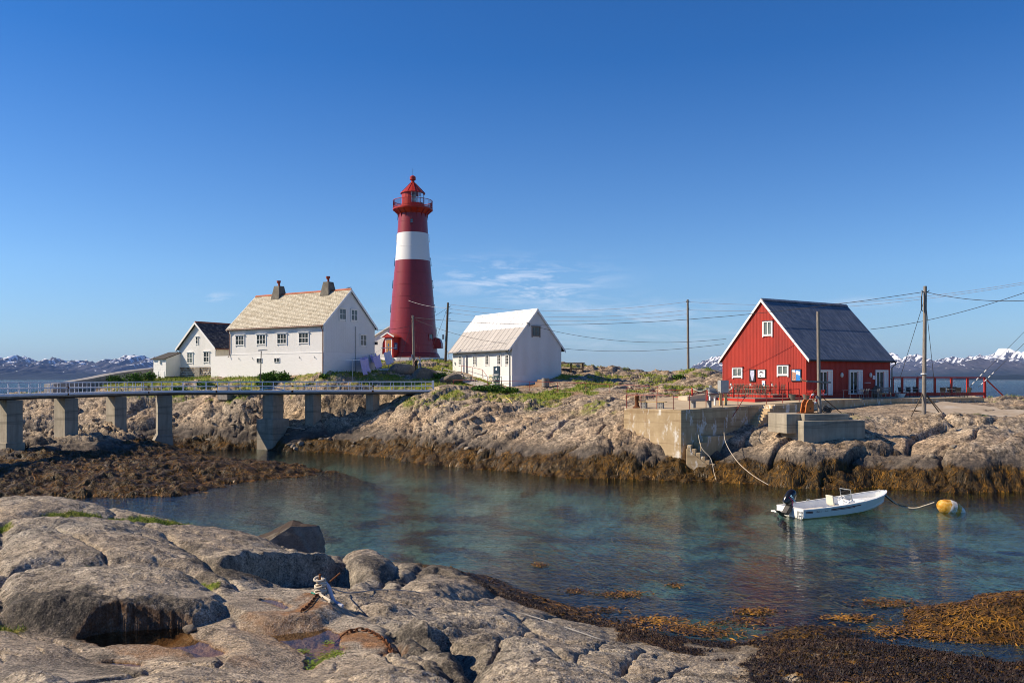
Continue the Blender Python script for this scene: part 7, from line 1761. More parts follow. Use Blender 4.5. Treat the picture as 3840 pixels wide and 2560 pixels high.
o = MB().prism([(-1.7, 0, -.7), (1.9, 0, -.6), (1.9, 0, .35), (-1.7, 0, .05)], (0, 1.5, 0)).build("plank_ramp", plain("pale sawn planks", (0.52, 0.43, 0.32), .8)); p = PX(1618, 74.3, 0); o.location = (p.x, p.y, 5.75); o.rotation_euler = (0, 0, .35); tag(o, "pale plank ramp leading up to the red platform", "ramp")
# right-hand terrace: red frame screen and black wicker chairs
RFA = [PT(2050, 868, 82), PT(2072, 868, 82.5), PT(2107, 868, 83.2), PT(2147, 868, 84), PT(2185, 869, 84.8), PT(2222, 869.5, 85.6), PT(2262, 869.5, 86.4)]
fs_ = empty("screen_frame", RFA[0], 0, "red timber screen frame round the terrace right of the red barn", "fence"); z0 = deckz(RFA[2].x, RFA[2].y)
ztop = CAM_Z + .10
for i, p in enumerate(RFA): MB().box(p.x - RFA[0].x - .09, p.x - RFA[0].x + .09, p.y - RFA[0].y - .09, p.y - RFA[0].y + .09, z0 - RFA[0].z - .5, ztop - RFA[0].z).build("post", M_REDBRIGHT, fs_)
for i in range(len(RFA) - 1):
    a = RFA[i] - RFA[0]; b = RFA[i + 1] - RFA[0]; a.z = b.z = ztop - RFA[0].z + .06; MB().bar(a, b, .16, .12).build("top_rail", M_REDBRIGHT, fs_)
    a = a.copy(); b = b.copy(); a.z = b.z = z0 - RFA[0].z + .18; d_ = (b - a).normalized(); MB().bar(a + d_ * .1, b - d_ * .1, .06, .32).build("foot_board", M_REDBRIGHT, fs_)
a = RFA[-1] - RFA[0]; a.z = ztop - RFA[0].z; MB().bar(a, a + Vector((3.2, .3, -2.9)), .1).build("brace", M_REDBRIGHT, fs_)
wch = make_chair("wicker_chair", "x", M_WICKER, M_WICKER, "black wicker chairs on the right terrace", h=.92)
MB().box(-.22, .22, .2, .24, .48, .92).build("back_panel", M_WICKER, wch)
LBW = ["leftmost black wicker chair, beside the barn corner", "second black wicker chair from the barn corner", "third black wicker chair, behind the left terrace table", "black wicker chair just right of the tall pale pole", "black wicker chair behind the right terrace table", "black wicker chair in front of the right terrace table", "rightmost black wicker chair on the terrace", "black wicker chair at the far end of the right terrace table"]
for j, (px, Y, a) in enumerate(((2072, 80, .6), (2090, 81, .2), (2105, 81.5, 0), (2166, 80, 2.6), (2184, 81.5, .4), (2203, 80.2, 2.4), (2222, 80.4, -1.2), (2196, 82.6, .2))):
    c = wch if j == 0 else copy_tree(wch); p = PX(px, Y, 0); c.location = (p.x, p.y, deckz(p.x, p.y) + .004); c.rotation_euler = (0, 0, a); c["label"] = LBW[j]
for j, (px, Y) in enumerate(((2101, 80.3), (2192, 81))):
    o = make_table("terrace_table", ("left" if j == 0 else "right") + " dark terrace table among the black wicker chairs", M_WICKER, M_GREYMETAL, 1.8, .8, group="dark terrace tables"); p = PX(px, Y, 0); o.location = (p.x, p.y, deckz(p.x, p.y) + .004); o.rotation_euler = (0, 0, .2)
# sloping slipway on the right
# sheet laid on the rock
vs = []; fs = []
A0, A1, B0, B1 = PT(2085, 940, 70.5), PT(2165, 921, 76), PT(2450, 985, 62), PT(2450, 952, 68)
for i in range(25):
    for j in range(9):
        a = A0.lerp(A1, j / 8); b = B0.lerp(B1, j / 8); p = a.lerp(b, i / 24); vs.append((p.x, p.y, max(p.z, ground(p.x, p.y) - .25) + .0))
for i in range(24):
    for j in range(8): fs.append((i * 9 + j, (i + 1) * 9 + j, (i + 1) * 9 + j + 1, i * 9 + j + 1))
tag(MB().add(vs, fs).build("slipway", concrete("weathered slipway concrete", (0.32, 0.25, 0.18), (0.43, 0.35, 0.26), (0.52, 0.47, 0.4), .5), smooth=True), kind="structure")
# ------------------------------------------------------------------ seaweed, grass, shrubs
def ribbons(name, x, y, H, length, width, lift, seed, mat, downhill=True, segs=3, curl=0.35):
    """limp strands draped over the ground: real geometry, one mass"""
    r = np.random.default_rng(seed); n = len(x)
    e = 0.12
    gx = (H(x + e, y) - H(x - e, y)) / (2 * e); gy = (H(x, y + e) - H(x, y - e)) / (2 * e)
    a = np.arctan2(-gy, -gx) + r.normal(0, 0.55, n)
    flat = np.hypot(gx, gy) < 0.25; a = np.where(flat, r.uniform(-np.pi, np.pi, n), a)
    L_ = length * r.uniform(0.5, 1.4, n); W_ = width * r.uniform(0.5, 1.5, n)
    slope = np.hypot(gx, gy); L_ = L_ / np.sqrt(1 + slope ** 2)
    P = []
    cx, cy = x.copy(), y.copy(); ang = a.copy()
    rows = []
    lf = lift * r.uniform(0.3, 1.6, n)
    for k in range(segs + 1):
        u = k / segs
        z = H(cx, cy) + lf * (0.4 + 1.2 * u * (1 - u) * 2) + 0.01
        ww = W_ * (0.55 + 0.9 * u * (1.15 - u))
        px, py = -np.sin(ang) * ww / 2, np.cos(ang) * ww / 2
        tw = r.normal(0, 0.35, n) * ww
        rows.append((np.stack([cx - px, cy - py, z - tw / 2], -1), np.stack([cx + px, cy + py, z + tw / 2], -1)))
        ang = ang + r.normal(0, curl, n)
        cx = cx + np.cos(ang) * L_ / segs; cy = cy + np.sin(ang) * L_ / segs
    V = np.stack([q for rw in rows for q in rw], 1).reshape(-1, 3)
    base_ = (np.arange(n) * 2 * (segs + 1))[:, None]
    quad = np.array([[2 * k, 2 * k + 1, 2 * k + 3, 2 * k + 2] for k in range(segs)]).reshape(1, -1)
    F = (base_ + quad).reshape(-1, 4).astype(np.int32)
    me = bpy.data.meshes.new(name); me.vertices.add(len(V)); me.vertices.foreach_set("co", V.astype(np.float32).ravel())
    me.loops.add(F.size); me.loops.foreach_set("vertex_index", F.ravel()); me.polygons.add(len(F)); me.polygons.foreach_set("loop_start", np.arange(0, F.size, 4, dtype=np.int32)); me.update(calc_edges=True)
    me.attributes.new("rnd", 'FLOAT', 'POINT').data.foreach_set("value", np.repeat(r.random(n), 2 * (segs + 1)).astype(np.float32))
    me.polygons.foreach_set("use_smooth", np.ones(len(F), dtype=bool))
    o = link_mesh(name, me, mat); o["kind"] = "stuff"; return o
def weed_mat(name, stops, rough):
    t = NT(name, rough, 0.4); a = t.attr("rnd"); nlow = t.noise(0.55, 4, 0.6)
    v = t.math('ADD', t.math('MULTIPLY', a, 0.48), t.math('MULTIPLY', t.maprange(nlow, 0.32, 0.68), 0.52))
    t.color(t.ramp(v, stops)); t.bump(t.noise(30, 2), 0.4, 0.01); return t.m
M_WEED = weed_mat("wet bladder wrack", [(0.22, (0.012, 0.009, 0.005)), (0.45, (0.045, 0.028, 0.009)), (0.62, (0.13, 0.066, 0.011)), (0.80, (0.30, 0.14, 0.014)), (0.96, (0.42, 0.21, 0.025))], 0.42)
M_WEEDMOSS = weed_mat("dark red brown weed", [(0.2, (0.010, 0.006, 0.004)), (0.6, (0.032, 0.017, 0.010)), (0.9, (0.085, 0.045, 0.018))], 0.6)
M_WEEDGOLD = weed_mat("golden floating wrack", [(0.25, (0.04, 0.022, 0.006)), (0.55, (0.17, 0.08, 0.011)), (0.85, (0.42, 0.20, 0.02))], 0.4)
def sample(field, H, y0, y1, n, thr, zlo, zhi, seed, u=0.78):
    r = np.random.default_rng(seed); Y = np.sqrt(r.uniform(y0 ** 2, y1 ** 2, n)); X = r.uniform(-u, u, n) * Y
    z = H(X, Y); k = (field(X, Y) > thr) & (z > zlo) & (z < zhi); return X[k], Y[k]
x, y = sample(WEEDF, HF, 40, 94, 500000, 0.5, -0.25, 2.6, 1)
k = RNG.random(len(x)) < 0.75; x, y = x[k][:95000], y[k][:95000]
ribbons("seaweed", x, y, HF, 0.50, 0.030, 0.05, 2, M_WEED, segs=2)
# golden fringe at the waterline
x, y = sample(WEEDF, HF, 40, 94, 400000, 0.5, -0.22, 0.10, 3); x, y = x[:14000], y[:14000]
ribbons("seaweed_fringe", x, y, HF, 0.35, 0.05, 0.04, 4, M_WEEDGOLD, segs=2)
x, y = sample(WEEDN, HN, 12, 37, 160000, 0.5, -0.12, 1.25, 5); x, y = x[:34000], y[:34000]
hg = x > 11.5 + 0.0 * y; ribbons("seaweed", x[~hg], y[~hg], HN, 0.26, 0.030, 0.035, 6, M_WEED, curl=0.5); ribbons("golden_seaweed", x[hg], y[hg], HN, 0.30, 0.030, 0.04, 66, M_WEEDGOLD, curl=0.5)
x, y = sample(WEEDN, HN, 12, 24, 160000, 0.5, 0.9, 3.2, 7); x, y = x[:40000], y[:40000]
ribbons("moss_weed", x, y, HN, 0.10, 0.022, 0.05, 8, M_WEEDMOSS, curl=0.7)
# floating wrack rafts near the rocks
r = np.random.default_rng(9); fx = []; fy = []
flat0 = lambda a, b: np.full(np.shape(a), 0.004)
for px, py, sx, sy, n in [(1240, 1298, 14, 4, 90), (1420, 1365, 50, 5, 260), (1320, 1358, 25, 4, 90), (1500, 1424, 60, 8, 180), (1570, 1442, 60, 10, 240), (1640, 1455, 60, 10, 240), (1730, 1405, 40, 6, 220), (1690, 1430, 60, 10, 200), (2040, 1386, 60, 8, 300), (2090, 1450, 90, 14, 400), (2230, 1462, 80, 8, 250), (1960, 1420, 60, 6, 220), (1340, 1402, 80, 8, 220), (1440, 1440, 60, 8, 200), (2300, 1535, 60, 8, 300), (1550, 1345, 12, 3, 60)]:
    a = px + r.normal(0, sx, n) * .6; b = np.maximum(py + r.normal(0, sy, n) * .6, 1200); Y = CAM_Z * FPX / ((b - 871) * K); fx.append((a * K - 1920) / FPX * Y); fy.append(Y)
fx = np.concatenate(fx); fy = np.concatenate(fy); ok = HN(fx, fy) < 0.02
ribbons("floating_seaweed", fx[ok], fy[ok], flat0, 0.22, 0.04, 0.03, 10, M_WEEDGOLD, curl=.6)
# streaming kelp below the surface
r = np.random.default_rng(19); n = 5200
px = r.uniform(1150, 2250, n); py = 1395 - np.abs(r.normal(0, 85, n)); Y = CAM_Z * FPX / ((py - 871) * K); kx = (px * K - 1920) / FPX * Y; ky = Y
cl = fbm(kx * 0.25, ky * 0.25, 3, 77) > -0.05; kx, ky = kx[cl], ky[cl]
ok = HN(np.clip(kx, -30, 30), np.minimum(ky, 38)) < -0.35
kx, ky = kx[ok], ky[ok]
def kelp(name, x, y, mat, seed):
    r = np.random.default_rng(seed); n = len(x); segs = 5; rows = []
    ang = math.radians(160) + r.normal(0, .25, n); L_ = r.uniform(.8, 2.4, n); w = r.uniform(.04, .11, n); zz = r.uniform(-.75, -.22, n); cx, cy = x.copy(), y.copy()
    V = np.zeros((n, segs + 1, 2, 3))
    for k in range(segs + 1):
        V[:, k, 0] = np.stack([cx + np.sin(ang) * w / 2, cy - np.cos(ang) * w / 2, zz], -1); V[:, k, 1] = np.stack([cx - np.sin(ang) * w / 2, cy + np.cos(ang) * w / 2, zz], -1)
        ang = ang + r.normal(0, .22, n); cx = cx + np.cos(ang) * L_ / segs; cy = cy + np.sin(ang) * L_ / segs; zz = np.minimum(zz + r.uniform(-.03, .1, n), -.08)
    V = V.reshape(-1, 3); base_ = (np.arange(n) * 2 * (segs + 1))[:, None]; quad = np.array([[2 * k, 2 * k + 1, 2 * k + 3, 2 * k + 2] for k in range(segs)]).reshape(1, -1)
    F = (base_ + quad).reshape(-1, 4).tolist(); me = bpy.data.meshes.new(name); me.from_pydata(V.tolist(), [], F); me.attributes.new("rnd", 'FLOAT', 'POINT').data.foreach_set("value", np.repeat(r.random(n), 2 * (segs + 1)).astype(np.float32))
    o = link_mesh(name, me, mat); o["kind"] = "stuff"; return o
kelp("kelp", kx, ky, weed_mat("orange brown kelp", [(0.2, (0.10, 0.045, 0.01)), (0.6, (0.34, 0.14, 0.03)), (0.9, (0.55, 0.30, 0.08))], .5), 21)

def blades(name, x, y, H, h, w, seed, mat, lean=0.35):
    r = np.random.default_rng(seed); n = len(x); z = H(x, y) - 0.02; a = r.uniform(0, 2 * np.pi, n); hh = h * r.uniform(.45, 1.45, n); ww = w * r.uniform(.6, 1.4, n)
    lx, ly = r.normal(0, lean, n) * hh, r.normal(0, lean, n) * hh
    V = np.zeros((n, 5, 3))
    for i, (u, s) in enumerate(((0, -1), (0, 1), (.55, .75), (.55, -.75), (1, 0))):
        V[:, i] = np.stack([x + np.cos(a) * ww / 2 * s + lx * u ** 1.6, y + np.sin(a) * ww / 2 * s + ly * u ** 1.6, z + hh * u * (1 - .12 * u)], -1)
    F = []; b = np.arange(n) * 5
    me = bpy.data.meshes.new(name); fq = np.stack([b, b + 1, b + 2, b + 3], -1).tolist() + np.stack([b + 3, b + 2, b + 4], -1).tolist()
    me.from_pydata(V.reshape(-1, 3).tolist(), [], fq); me.attributes.new("rnd", 'FLOAT', 'POINT').data.foreach_set("value", np.repeat(r.random(n), 5).astype(np.float32))
    o = link_mesh(name, me, mat); o["kind"] = "stuff"; return o
def leaf_mat(name, stops):
    t = NT(name, 0.7, 0.2); a = t.attr("rnd"); n = t.noise(0.35, 3, .6)
    t.color(t.ramp(t.math('ADD', t.math('MULTIPLY', a, .55), t.math('MULTIPLY', n, .45)), stops)); return t.m
M_GRASS = leaf_mat("shore grass", [(0.15, (0.035, 0.075, 0.008)), (0.4, (0.12, 0.19, 0.015)), (0.6, (0.24, 0.29, 0.025)), (0.82, (0.38, 0.32, 0.08))])
M_LEAF = leaf_mat("broad green leaf", [(0.2, (0.025, 0.07, 0.008)), (0.5, (0.055, 0.14, 0.015)), (0.85, (0.14, 0.24, 0.03))])
x, y = sample(GRASSF, HF, 78, 135, 260000, 0.35, 3.5, 14, 31); x, y = x[:42000], y[:42000]
ribs = blades("grass", x, y, HF, 0.26, 0.055, 32, M_GRASS)
x, y = sample(GRASSN, HN, 8, 30, 600000, 0.35, 1.5, 6, 33); x, y = x[:9000], y[:9000]
blades("grass", x, y, HN, 0.085, 0.012, 34, M_GRASS, .5)
def shrub(px, Y, w, h, label, seed, n=900, dense=1.0, leaf=0.12):
    p = PX(px, Y, 0); z = ground(p.x, p.y); r = np.random.default_rng(seed)
    root_ = empty("shrub", (p.x, p.y, z), 0, label, "shrub", "green shrubs and tufts by the white houses")
    m_ = MB()
    for k in range(9): a = r.uniform(0, 6.28); q = Vector((math.cos(a) * w * .35 * r.random(), math.sin(a) * w * .2 * r.random(), h * r.uniform(.5, .9))); m_.tube([(q.x * .3, q.y * .3, -.1), tuple(q)], .015, 4)
    m_.build("stems", M_GREYWOOD, root_)["kind"] = "stuff"
    V = np.zeros((n, 4, 3)); c = r.normal(0, 1, (n, 3)); c /= np.linalg.norm(c, axis=1)[:, None]; rad_ = r.random(n) ** .4
    lob = 1 + .3 * np.sin(c[:, 0] * 5 + seed) * np.cos(c[:, 1] * 4)
    pos = c * rad_[:, None] * lob[:, None] * np.array([w / 2, w * .3, h * .55]) + np.array([0, 0, h * .45]); pos[:, 2] = np.abs(pos[:, 2])
    d1 = r.normal(0, 1, (n, 3)); d1 /= np.linalg.norm(d1, axis=1)[:, None]; d2 = np.cross(d1, r.normal(0, 1, (n, 3))); d2 /= np.linalg.norm(d2, axis=1)[:, None]
    s = leaf * r.uniform(.6, 1.4, n)[:, None]
    V[:, 0] = pos - d1 * s; V[:, 1] = pos + d2 * s * .5; V[:, 2] = pos + d1 * s; V[:, 3] = pos - d2 * s * .5
    me = bpy.data.meshes.new("foliage"); me.from_pydata(V.reshape(-1, 3).tolist(), [], (np.arange(n)[:, None] * 4 + np.arange(4)).tolist()); me.attributes.new("rnd", 'FLOAT', 'POINT').data.foreach_set("value", np.repeat(r.random(n), 4).astype(np.float32))
    o = link_mesh("foliage", me, M_LEAF, root_); o["kind"] = "stuff"; return root_
shrub(628, 97.2, 3.6, 1.0, "large leafy green shrub growing against the white basement wall", 1, 1600, leaf=.13); shrub(652, 96.4, 1.6, 1.1, "upright leafy shrub at the right end of the basement shrub", 2, 700); shrub(608, 96, 2.4, .7, "low leafy clump at the foot of the street lamp", 3, 700)
shrub(470, 99, 2.2, .8, "low leafy clump right of the stone cellar", 4, 500); shrub(265, 107, 2.4, 1.1, "rounded green tuft left of the small shed", 5, 700); shrub(310, 106, 2.8, 1.3, "taller green tuft below the small shed", 6, 800); shrub(345, 107, 1.8, 1.1, "green tuft in front of the shed hatches", 7, 500)
shrub(560, 95, 2.2, .7, "dark leafy clump behind the middle of the bridge railing", 8, 500); shrub(410, 100, 2.0, .7, "green clump in front of the stone cellar", 9, 500); shrub(745, 94.6, 1.3, .55, "bright grass tuft at the corner of the large white house", 10, 400); shrub(1560, 96, 1.6, .6, "green tuft among the rocks left of the red barn", 11, 300); shrub(1010, 99, 2.0, .6, "green tuft below the gravel track", 12, 400)
shrub(1135, 91, 2.6, .7, "bright green clump on the bank below the boathouse sign", 13, 700); shrub(1170, 90.5, 2.2, .6, "green clump on the bank below the boathouse corner", 14, 600); shrub(1100, 91, 2.0, .6, "green clump at the end of the bicycle path", 15, 500)
# ------------------------------------------------------------------ loose stones
def stone_mesh(seed, sub=3):
    bm = bmesh.new(); bmesh.ops.create_icosphere(bm, subdivisions=sub, radius=1.0); r = random.Random(seed)
    planes = [(Vector((r.gauss(0, 1), r.gauss(0, 1), r.gauss(0, 1))).normalized(), r.uniform(.50, .88)) for _ in range(15)]
    for v in bm.verts:
        d = v.co.normalized(); k = 1.0
        for nrm, o_ in planes:
            c = d.dot(nrm)
            if c > 1e-3: k = min(k, o_ / c)
        v.co = d * (k * .95 + .04)
    me = bpy.data.meshes.new("stone"); bm.to_mesh(me); bm.free(); me.materials.append(M_STONE); me.polygons.foreach_set("use_smooth", np.ones(len(me.polygons), dtype=bool)); me.set_sharp_from_angle(angle=math.radians(35)); return me
t = NT("loose granite", .85, .25); n_ = t.noise(2.2, 6, .65); c_ = t.mix(t.ramp(t.noise(12, 3, .7), [(.35, 0.0), (.7, .8)]), t.ramp(n_, [(.3, (.17, .14, .105)), (.7, (.40, .33, .25))]), (.12, .10, .085)); t.color(t.mix(.5, c_, t.ramp(t.random(), [(0, .6), (1, 1.25)]), 'MULTIPLY')); t.bump(n_, .5, .08); M_STONE = t.m
SM = [stone_mesh(s, 3) for s in range(7)]
r = random.Random(77); cnt = 0; BLD = {}
WHERE = ['on the shore beneath the middle bridge span', 'on the rocks near the island end of the bridge', 'on the slope behind the left bridge piers', 'on the shore slope in the centre of the cove', 'on the rocks just left of the quay', 'on the shore rocks right of the winch platform', 'on the bank below the lighthouse', 'on the rocks between boathouse and red barn', 'on the weedy skerry under the bridge']
for zi_, (px0, px1, y0, y1, n, s0, s1) in enumerate([(420, 600, 90.5, 94, 22, .25, .6), (640, 860, 84, 90, 20, .25, .7), (200, 420, 92, 98, 12, .3, .7), (860, 1150, 70, 83, 18, .3, .8), (1150, 1430, 65, 80, 8, .3, .7), (1950, 2352, 58, 66, 6, .3, .6), (900, 1050, 96, 112, 8, .4, 1.0), (1230, 1600, 92, 110, 6, .4, .9), (60, 420, 58, 78, 8, .25, .6)]):
    for i in range(n):
        px = r.uniform(px0, px1); Y = r.uniform(y0, y1); p = PX(px, Y, 0); z = ground(p.x, p.y)
        if z < 0.2 or (px < 420 and z < .9): continue
        sc = r.uniform(s0, s1) * .6
        if math.hypot(p.x - 30, p.y - 79) < 14 or abs(p.x + 8) < 1.5 and abs(p.y - 98) < 3: continue
        o = bpy.data.objects.new("boulder", r.choice(SM)); COL.objects.link(o); o.location = (p.x, p.y, z - sc * .05); o.scale = (sc * r.uniform(.9, 1.7), sc * r.uniform(.8, 1.2), sc * r.uniform(.55, .85)); o.rotation_euler = (r.uniform(-.3, .3), r.uniform(-.3, .3), r.uniform(0, 6.28))
        BLD.setdefault(zi_, []).append((px, o)); cnt += 1
ORD = ["leftmost", "second", "third", "fourth", "fifth", "sixth", "seventh", "eighth", "ninth", "tenth", "eleventh", "twelfth", "thirteenth", "fourteenth", "fifteenth", "sixteenth", "seventeenth", "eighteenth", "nineteenth", "twentieth", "twenty-first", "twenty-second", "twenty-third"]
for zi_, L_ in BLD.items():
    for i, (px, o) in enumerate(sorted(L_, key=lambda q: q[0])):
        tag(o, ORD[i] + (" loose boulder " if i == 0 else " loose boulder from the left ") + WHERE[zi_], "boulder", "loose boulders on the island slope")
for px, py, Y, sc, lb in [(915, 866, 103, (2.6, 1.6, 1.3), "large grey boulder beside the grey utility pole"), (975, 872, 100, (3.0, 1.6, 1.2), "broad rough boulder in front of the grey utility pole"), (1040, 885, 97.5, (1.6, 1.2, .9), "dark boulder just left of the bicycle"), (520, 932, 96, (1.3, 1.0, 1.0), "square boulder on the slope beneath the middle of the bridge")]:
    p = PX(px, Y, 0); o = bpy.data.objects.new("boulder", stone_mesh(int(px), 4)); COL.objects.link(o); o.location = (p.x, p.y, ground(p.x, p.y) + sc[2] * .1); o.scale = sc; o.rotation_euler = (.1, .1, px); tag(o, lb, "boulder")
# big wedge-shaped boulder at the foreground shore
bm = bmesh.new(); v = [(-1.5, -.55, -.4), (1.25, -.7, -.5), (1.35, .7, -.5), (-1.5, .6, -.4), (-1.35, -.2, .10), (.25, -.55, .86), (1.05, -.35, .82), (1.2, .5, .65), (.2, .5, .92), (-1.35, .4, .15), (1.38, -.3, .2)]
for q in v: bm.verts.new(q)
bmesh.ops.convex_hull(bm, input=bm.verts); bmesh.ops.subdivide_edges(bm, edges=bm.edges, cuts=7, use_grid_fill=True); bmesh.ops.triangulate(bm, faces=bm.faces)
me = bpy.data.meshes.new("boulder"); bm.to_mesh(me); bm.free()
co = np.zeros(len(me.vertices) * 3, np.float32); me.vertices.foreach_get("co", co); co = co.reshape(-1, 3); dn = 0.07 * fbm(co[:, 0] * 1.6 + co[:, 2], co[:, 1] * 1.6 - co[:, 2] * 1.3, 4, 5); co = co * (1 + dn[:, None]); me.vertices.foreach_set("co", co.ravel()); me.update()
t = NT("wedge boulder rock", .85, .25); n_ = t.noise(3, 6, .65); nn = t.n.new("ShaderNodeNewGeometry"); nz = t.xyz(nn.outputs["Normal"])["Z"]
c_ = t.mix(t.ramp(t.noise(26, 3, .7), [(.35, .6), (.65, 1.2)]), (0, 0, 0), t.ramp(n_, [(.3, (.17, .145, .115)), (.7, (.32, .275, .215))])); t.color(t.mix(t.math('MULTIPLY', t.maprange(t.math('ADD', nz, t.math('MULTIPLY', n_, .5)), .75, 1.0), .9), c_, (.035, .02, .012))); t.bump(n_, .6, .06)
o = link_mesh("boulder", me, t.m); p = PX(655, 31.2, 0); o.location = (p.x, p.y, 1.15); o.rotation_euler = (0, .03, .12); tag(o, "large wedge shaped boulder with dark mossy top at the water's edge", "boulder")
o.scale = (1.02, 1, 1.0)
# ------------------------------------------------------------------ people below the lighthouse
def person(name, joints, edges, loc, rz, label, mats):
    me = bpy.data.meshes.new(name); names = list(joints); me.from_pydata([joints[k][0] for k in names], [(names.index(a), names.index(b)) for a, b in edges], [])
    o = bpy.data.objects.new(name, me); COL.objects.link(o); o.location = loc; o.rotation_euler = (0, 0, rz)
    m = o.modifiers.new("skin", 'SKIN'); m.use_smooth_shade = True
    for i, k in enumerate(names):
        sv = me.skin_vertices[0].data[i]; rr = joints[k][1]; sv.radius = rr if isinstance(rr, tuple) else (rr, rr); sv.use_root = (k == "pelvis")
    s = o.modifiers.new("sub", 'SUBSURF'); s.levels = 2; s.render_levels = 2
    dg = bpy.context.evaluated_depsgraph_get(); m2 = bpy.data.meshes.new_from_object(o.evaluated_get(dg)); o.modifiers.clear(); o.data = m2
    m2.materials.clear()
    for q in mats: m2.materials.append(q[0])
    for p in m2.polygons:
        c = p.center
        for i, (_, test) in enumerate(mats):
            if test(c): p.material_index = i; break
        p.use_smooth = True
    tag(o, label, "person"); return o
SKIN = plain("skin", (0.50, 0.27, 0.18), .6, var=.08)
def body(arms):
    j = {"pelvis": ((0, 0, .95), (.16, .11)), "waist": ((0, 0, 1.1), (.14, .10)), "chest": ((0, 0, 1.32), (.17, .12)), "neck": ((0, 0, 1.47), .06), "jaw": ((0, -.02, 1.55), .075), "head": ((0, 0, 1.65), .098), "crown": ((0, .01, 1.73), .075)}
    e = [("pelvis", "waist"), ("waist", "chest"), ("chest", "neck"), ("neck", "jaw"), ("jaw", "head"), ("head", "crown")]
    for s, n_ in ((-1, "r"), (1, "l")):
        j["hip" + n_] = ((s * .10, 0, .88), .095); j["knee" + n_] = ((s * .11, -.02, .48), .065); j["ankle" + n_] = ((s * .12, .02, .09), .045); j["toe" + n_] = ((s * .13, -.14, .04), .038)
        j["sh" + n_] = ((s * .19, 0, 1.40), .06); el, wr, hd = arms[n_]
        j["el" + n_] = (el, .045); j["wr" + n_] = (wr, .034); j["hand" + n_] = (hd, .036)
        e += [("pelvis", "hip" + n_), ("hip" + n_, "knee" + n_), ("knee" + n_, "ankle" + n_), ("ankle" + n_, "toe" + n_), ("chest", "sh" + n_), ("sh" + n_, "el" + n_), ("el" + n_, "wr" + n_), ("wr" + n_, "hand" + n_)]
    return j, e
GT = PT(964, 851, 103.4)
gz_ = ground(GT.x, GT.y) + .02
ja, ea = body({"r": ((-.28, .05, 1.15), (-.26, -.05, .92), (-.25, -.07, .84)), "l": ((.30, -.05, 1.18), (.20, -.22, 1.05), (.12, -.26, 1.02))})
M_BLK = plain("black cloth", (0.014, 0.013, 0.014), .9); HAIR = plain("blond hair", (0.36, 0.22, 0.09), .6)
px_ = PT(956, 851, 103.6); pz_ = ground(px_.x, px_.y) + .02
person("person", ja, ea, (px_.x, px_.y, pz_), .5, "person in black clothes with fair hair beside the grey pole", [(HAIR, lambda c: c.z > 1.66 or (c.z > 1.5 and c.y > .03)), (SKIN, lambda c: c.z > 1.46 or (abs(c.x) > .2 and c.z > .8) or (c.z < .12)), (M_BLK, lambda c: True)])
jb, eb = body({"r": ((-.42, -.05, 1.52), (-.20, -.12, 1.66), (-.10, -.13, 1.66)), "l": ((.42, -.08, 1.52), (.20, -.14, 1.66), (.10, -.14, 1.66))})
person("person", jb, eb, (GT.x, GT.y, gz_), -2.7, "person in pale shirt and blue jeans with both hands raised to the face", [(plain("dark hair", (0.10, 0.06, 0.035), .7), lambda c: c.z > 1.70 or (c.z > 1.55 and c.y > .05 and abs(c.x) < .12)), (SKIN, lambda c: (c.z > 1.47 and abs(c.x) < .16) or (abs(c.x) < .2 and c.y < -.1 and c.z > 1.3)), (plain("pale shirt", (0.62, 0.60, 0.55), .85), lambda c: c.z > .98), (plain("blue denim", (0.09, 0.15, 0.27), .9), lambda c: c.z > .10), (M_GREYWOOD, lambda c: True)])
# ------------------------------------------------------------------ clothes lines
def tpost(px, py, Y, w, h, label):
    p = PT(px, py, Y); z = ground(p.x, p.y); o = empty("clothes_post", (p.x, p.y, z), .1, label, "clothes post"); MB().tube([(0, 0, -.2), (0, 0, h)], .045, 8).build("post", M_GREYMETAL, o); MB().bar((-w / 2, 0, h), (w / 2, 0, h), .07).build("cross_bar", M_TRIM, o); return Vector((p.x, p.y, z + h))
c1 = tpost(810, 855, 95.5, 1.7, 2.35, "white T-shaped clothes post against the shaded gable"); c2 = tpost(892, 850, 105, 1.8, 2.5, "T-shaped clothes post below the lighthouse door")
for d in (-.5, .5): wire(c1 + Vector((d, 0, 0)), c2 + Vector((d, 0, 0)), .25, .008, M_WIRE, ("left" if d < 0 else "right") + " clothes line between the two T-shaped posts")
M_LAUNDRY = plain("lilac cotton", (0.46, 0.43, 0.72), .9, var=.1); M_LAUNDRY2 = plain("pale blue cotton", (0.48, 0.52, 0.74), .9, var=.1)
LB = ["leftmost lilac sheet on the clothes line", "second lilac cloth from the left on the clothes line", "third lilac cloth on the clothes line", "fourth lilac garment on the clothes line", "rightmost pale cloth on the clothes line"]
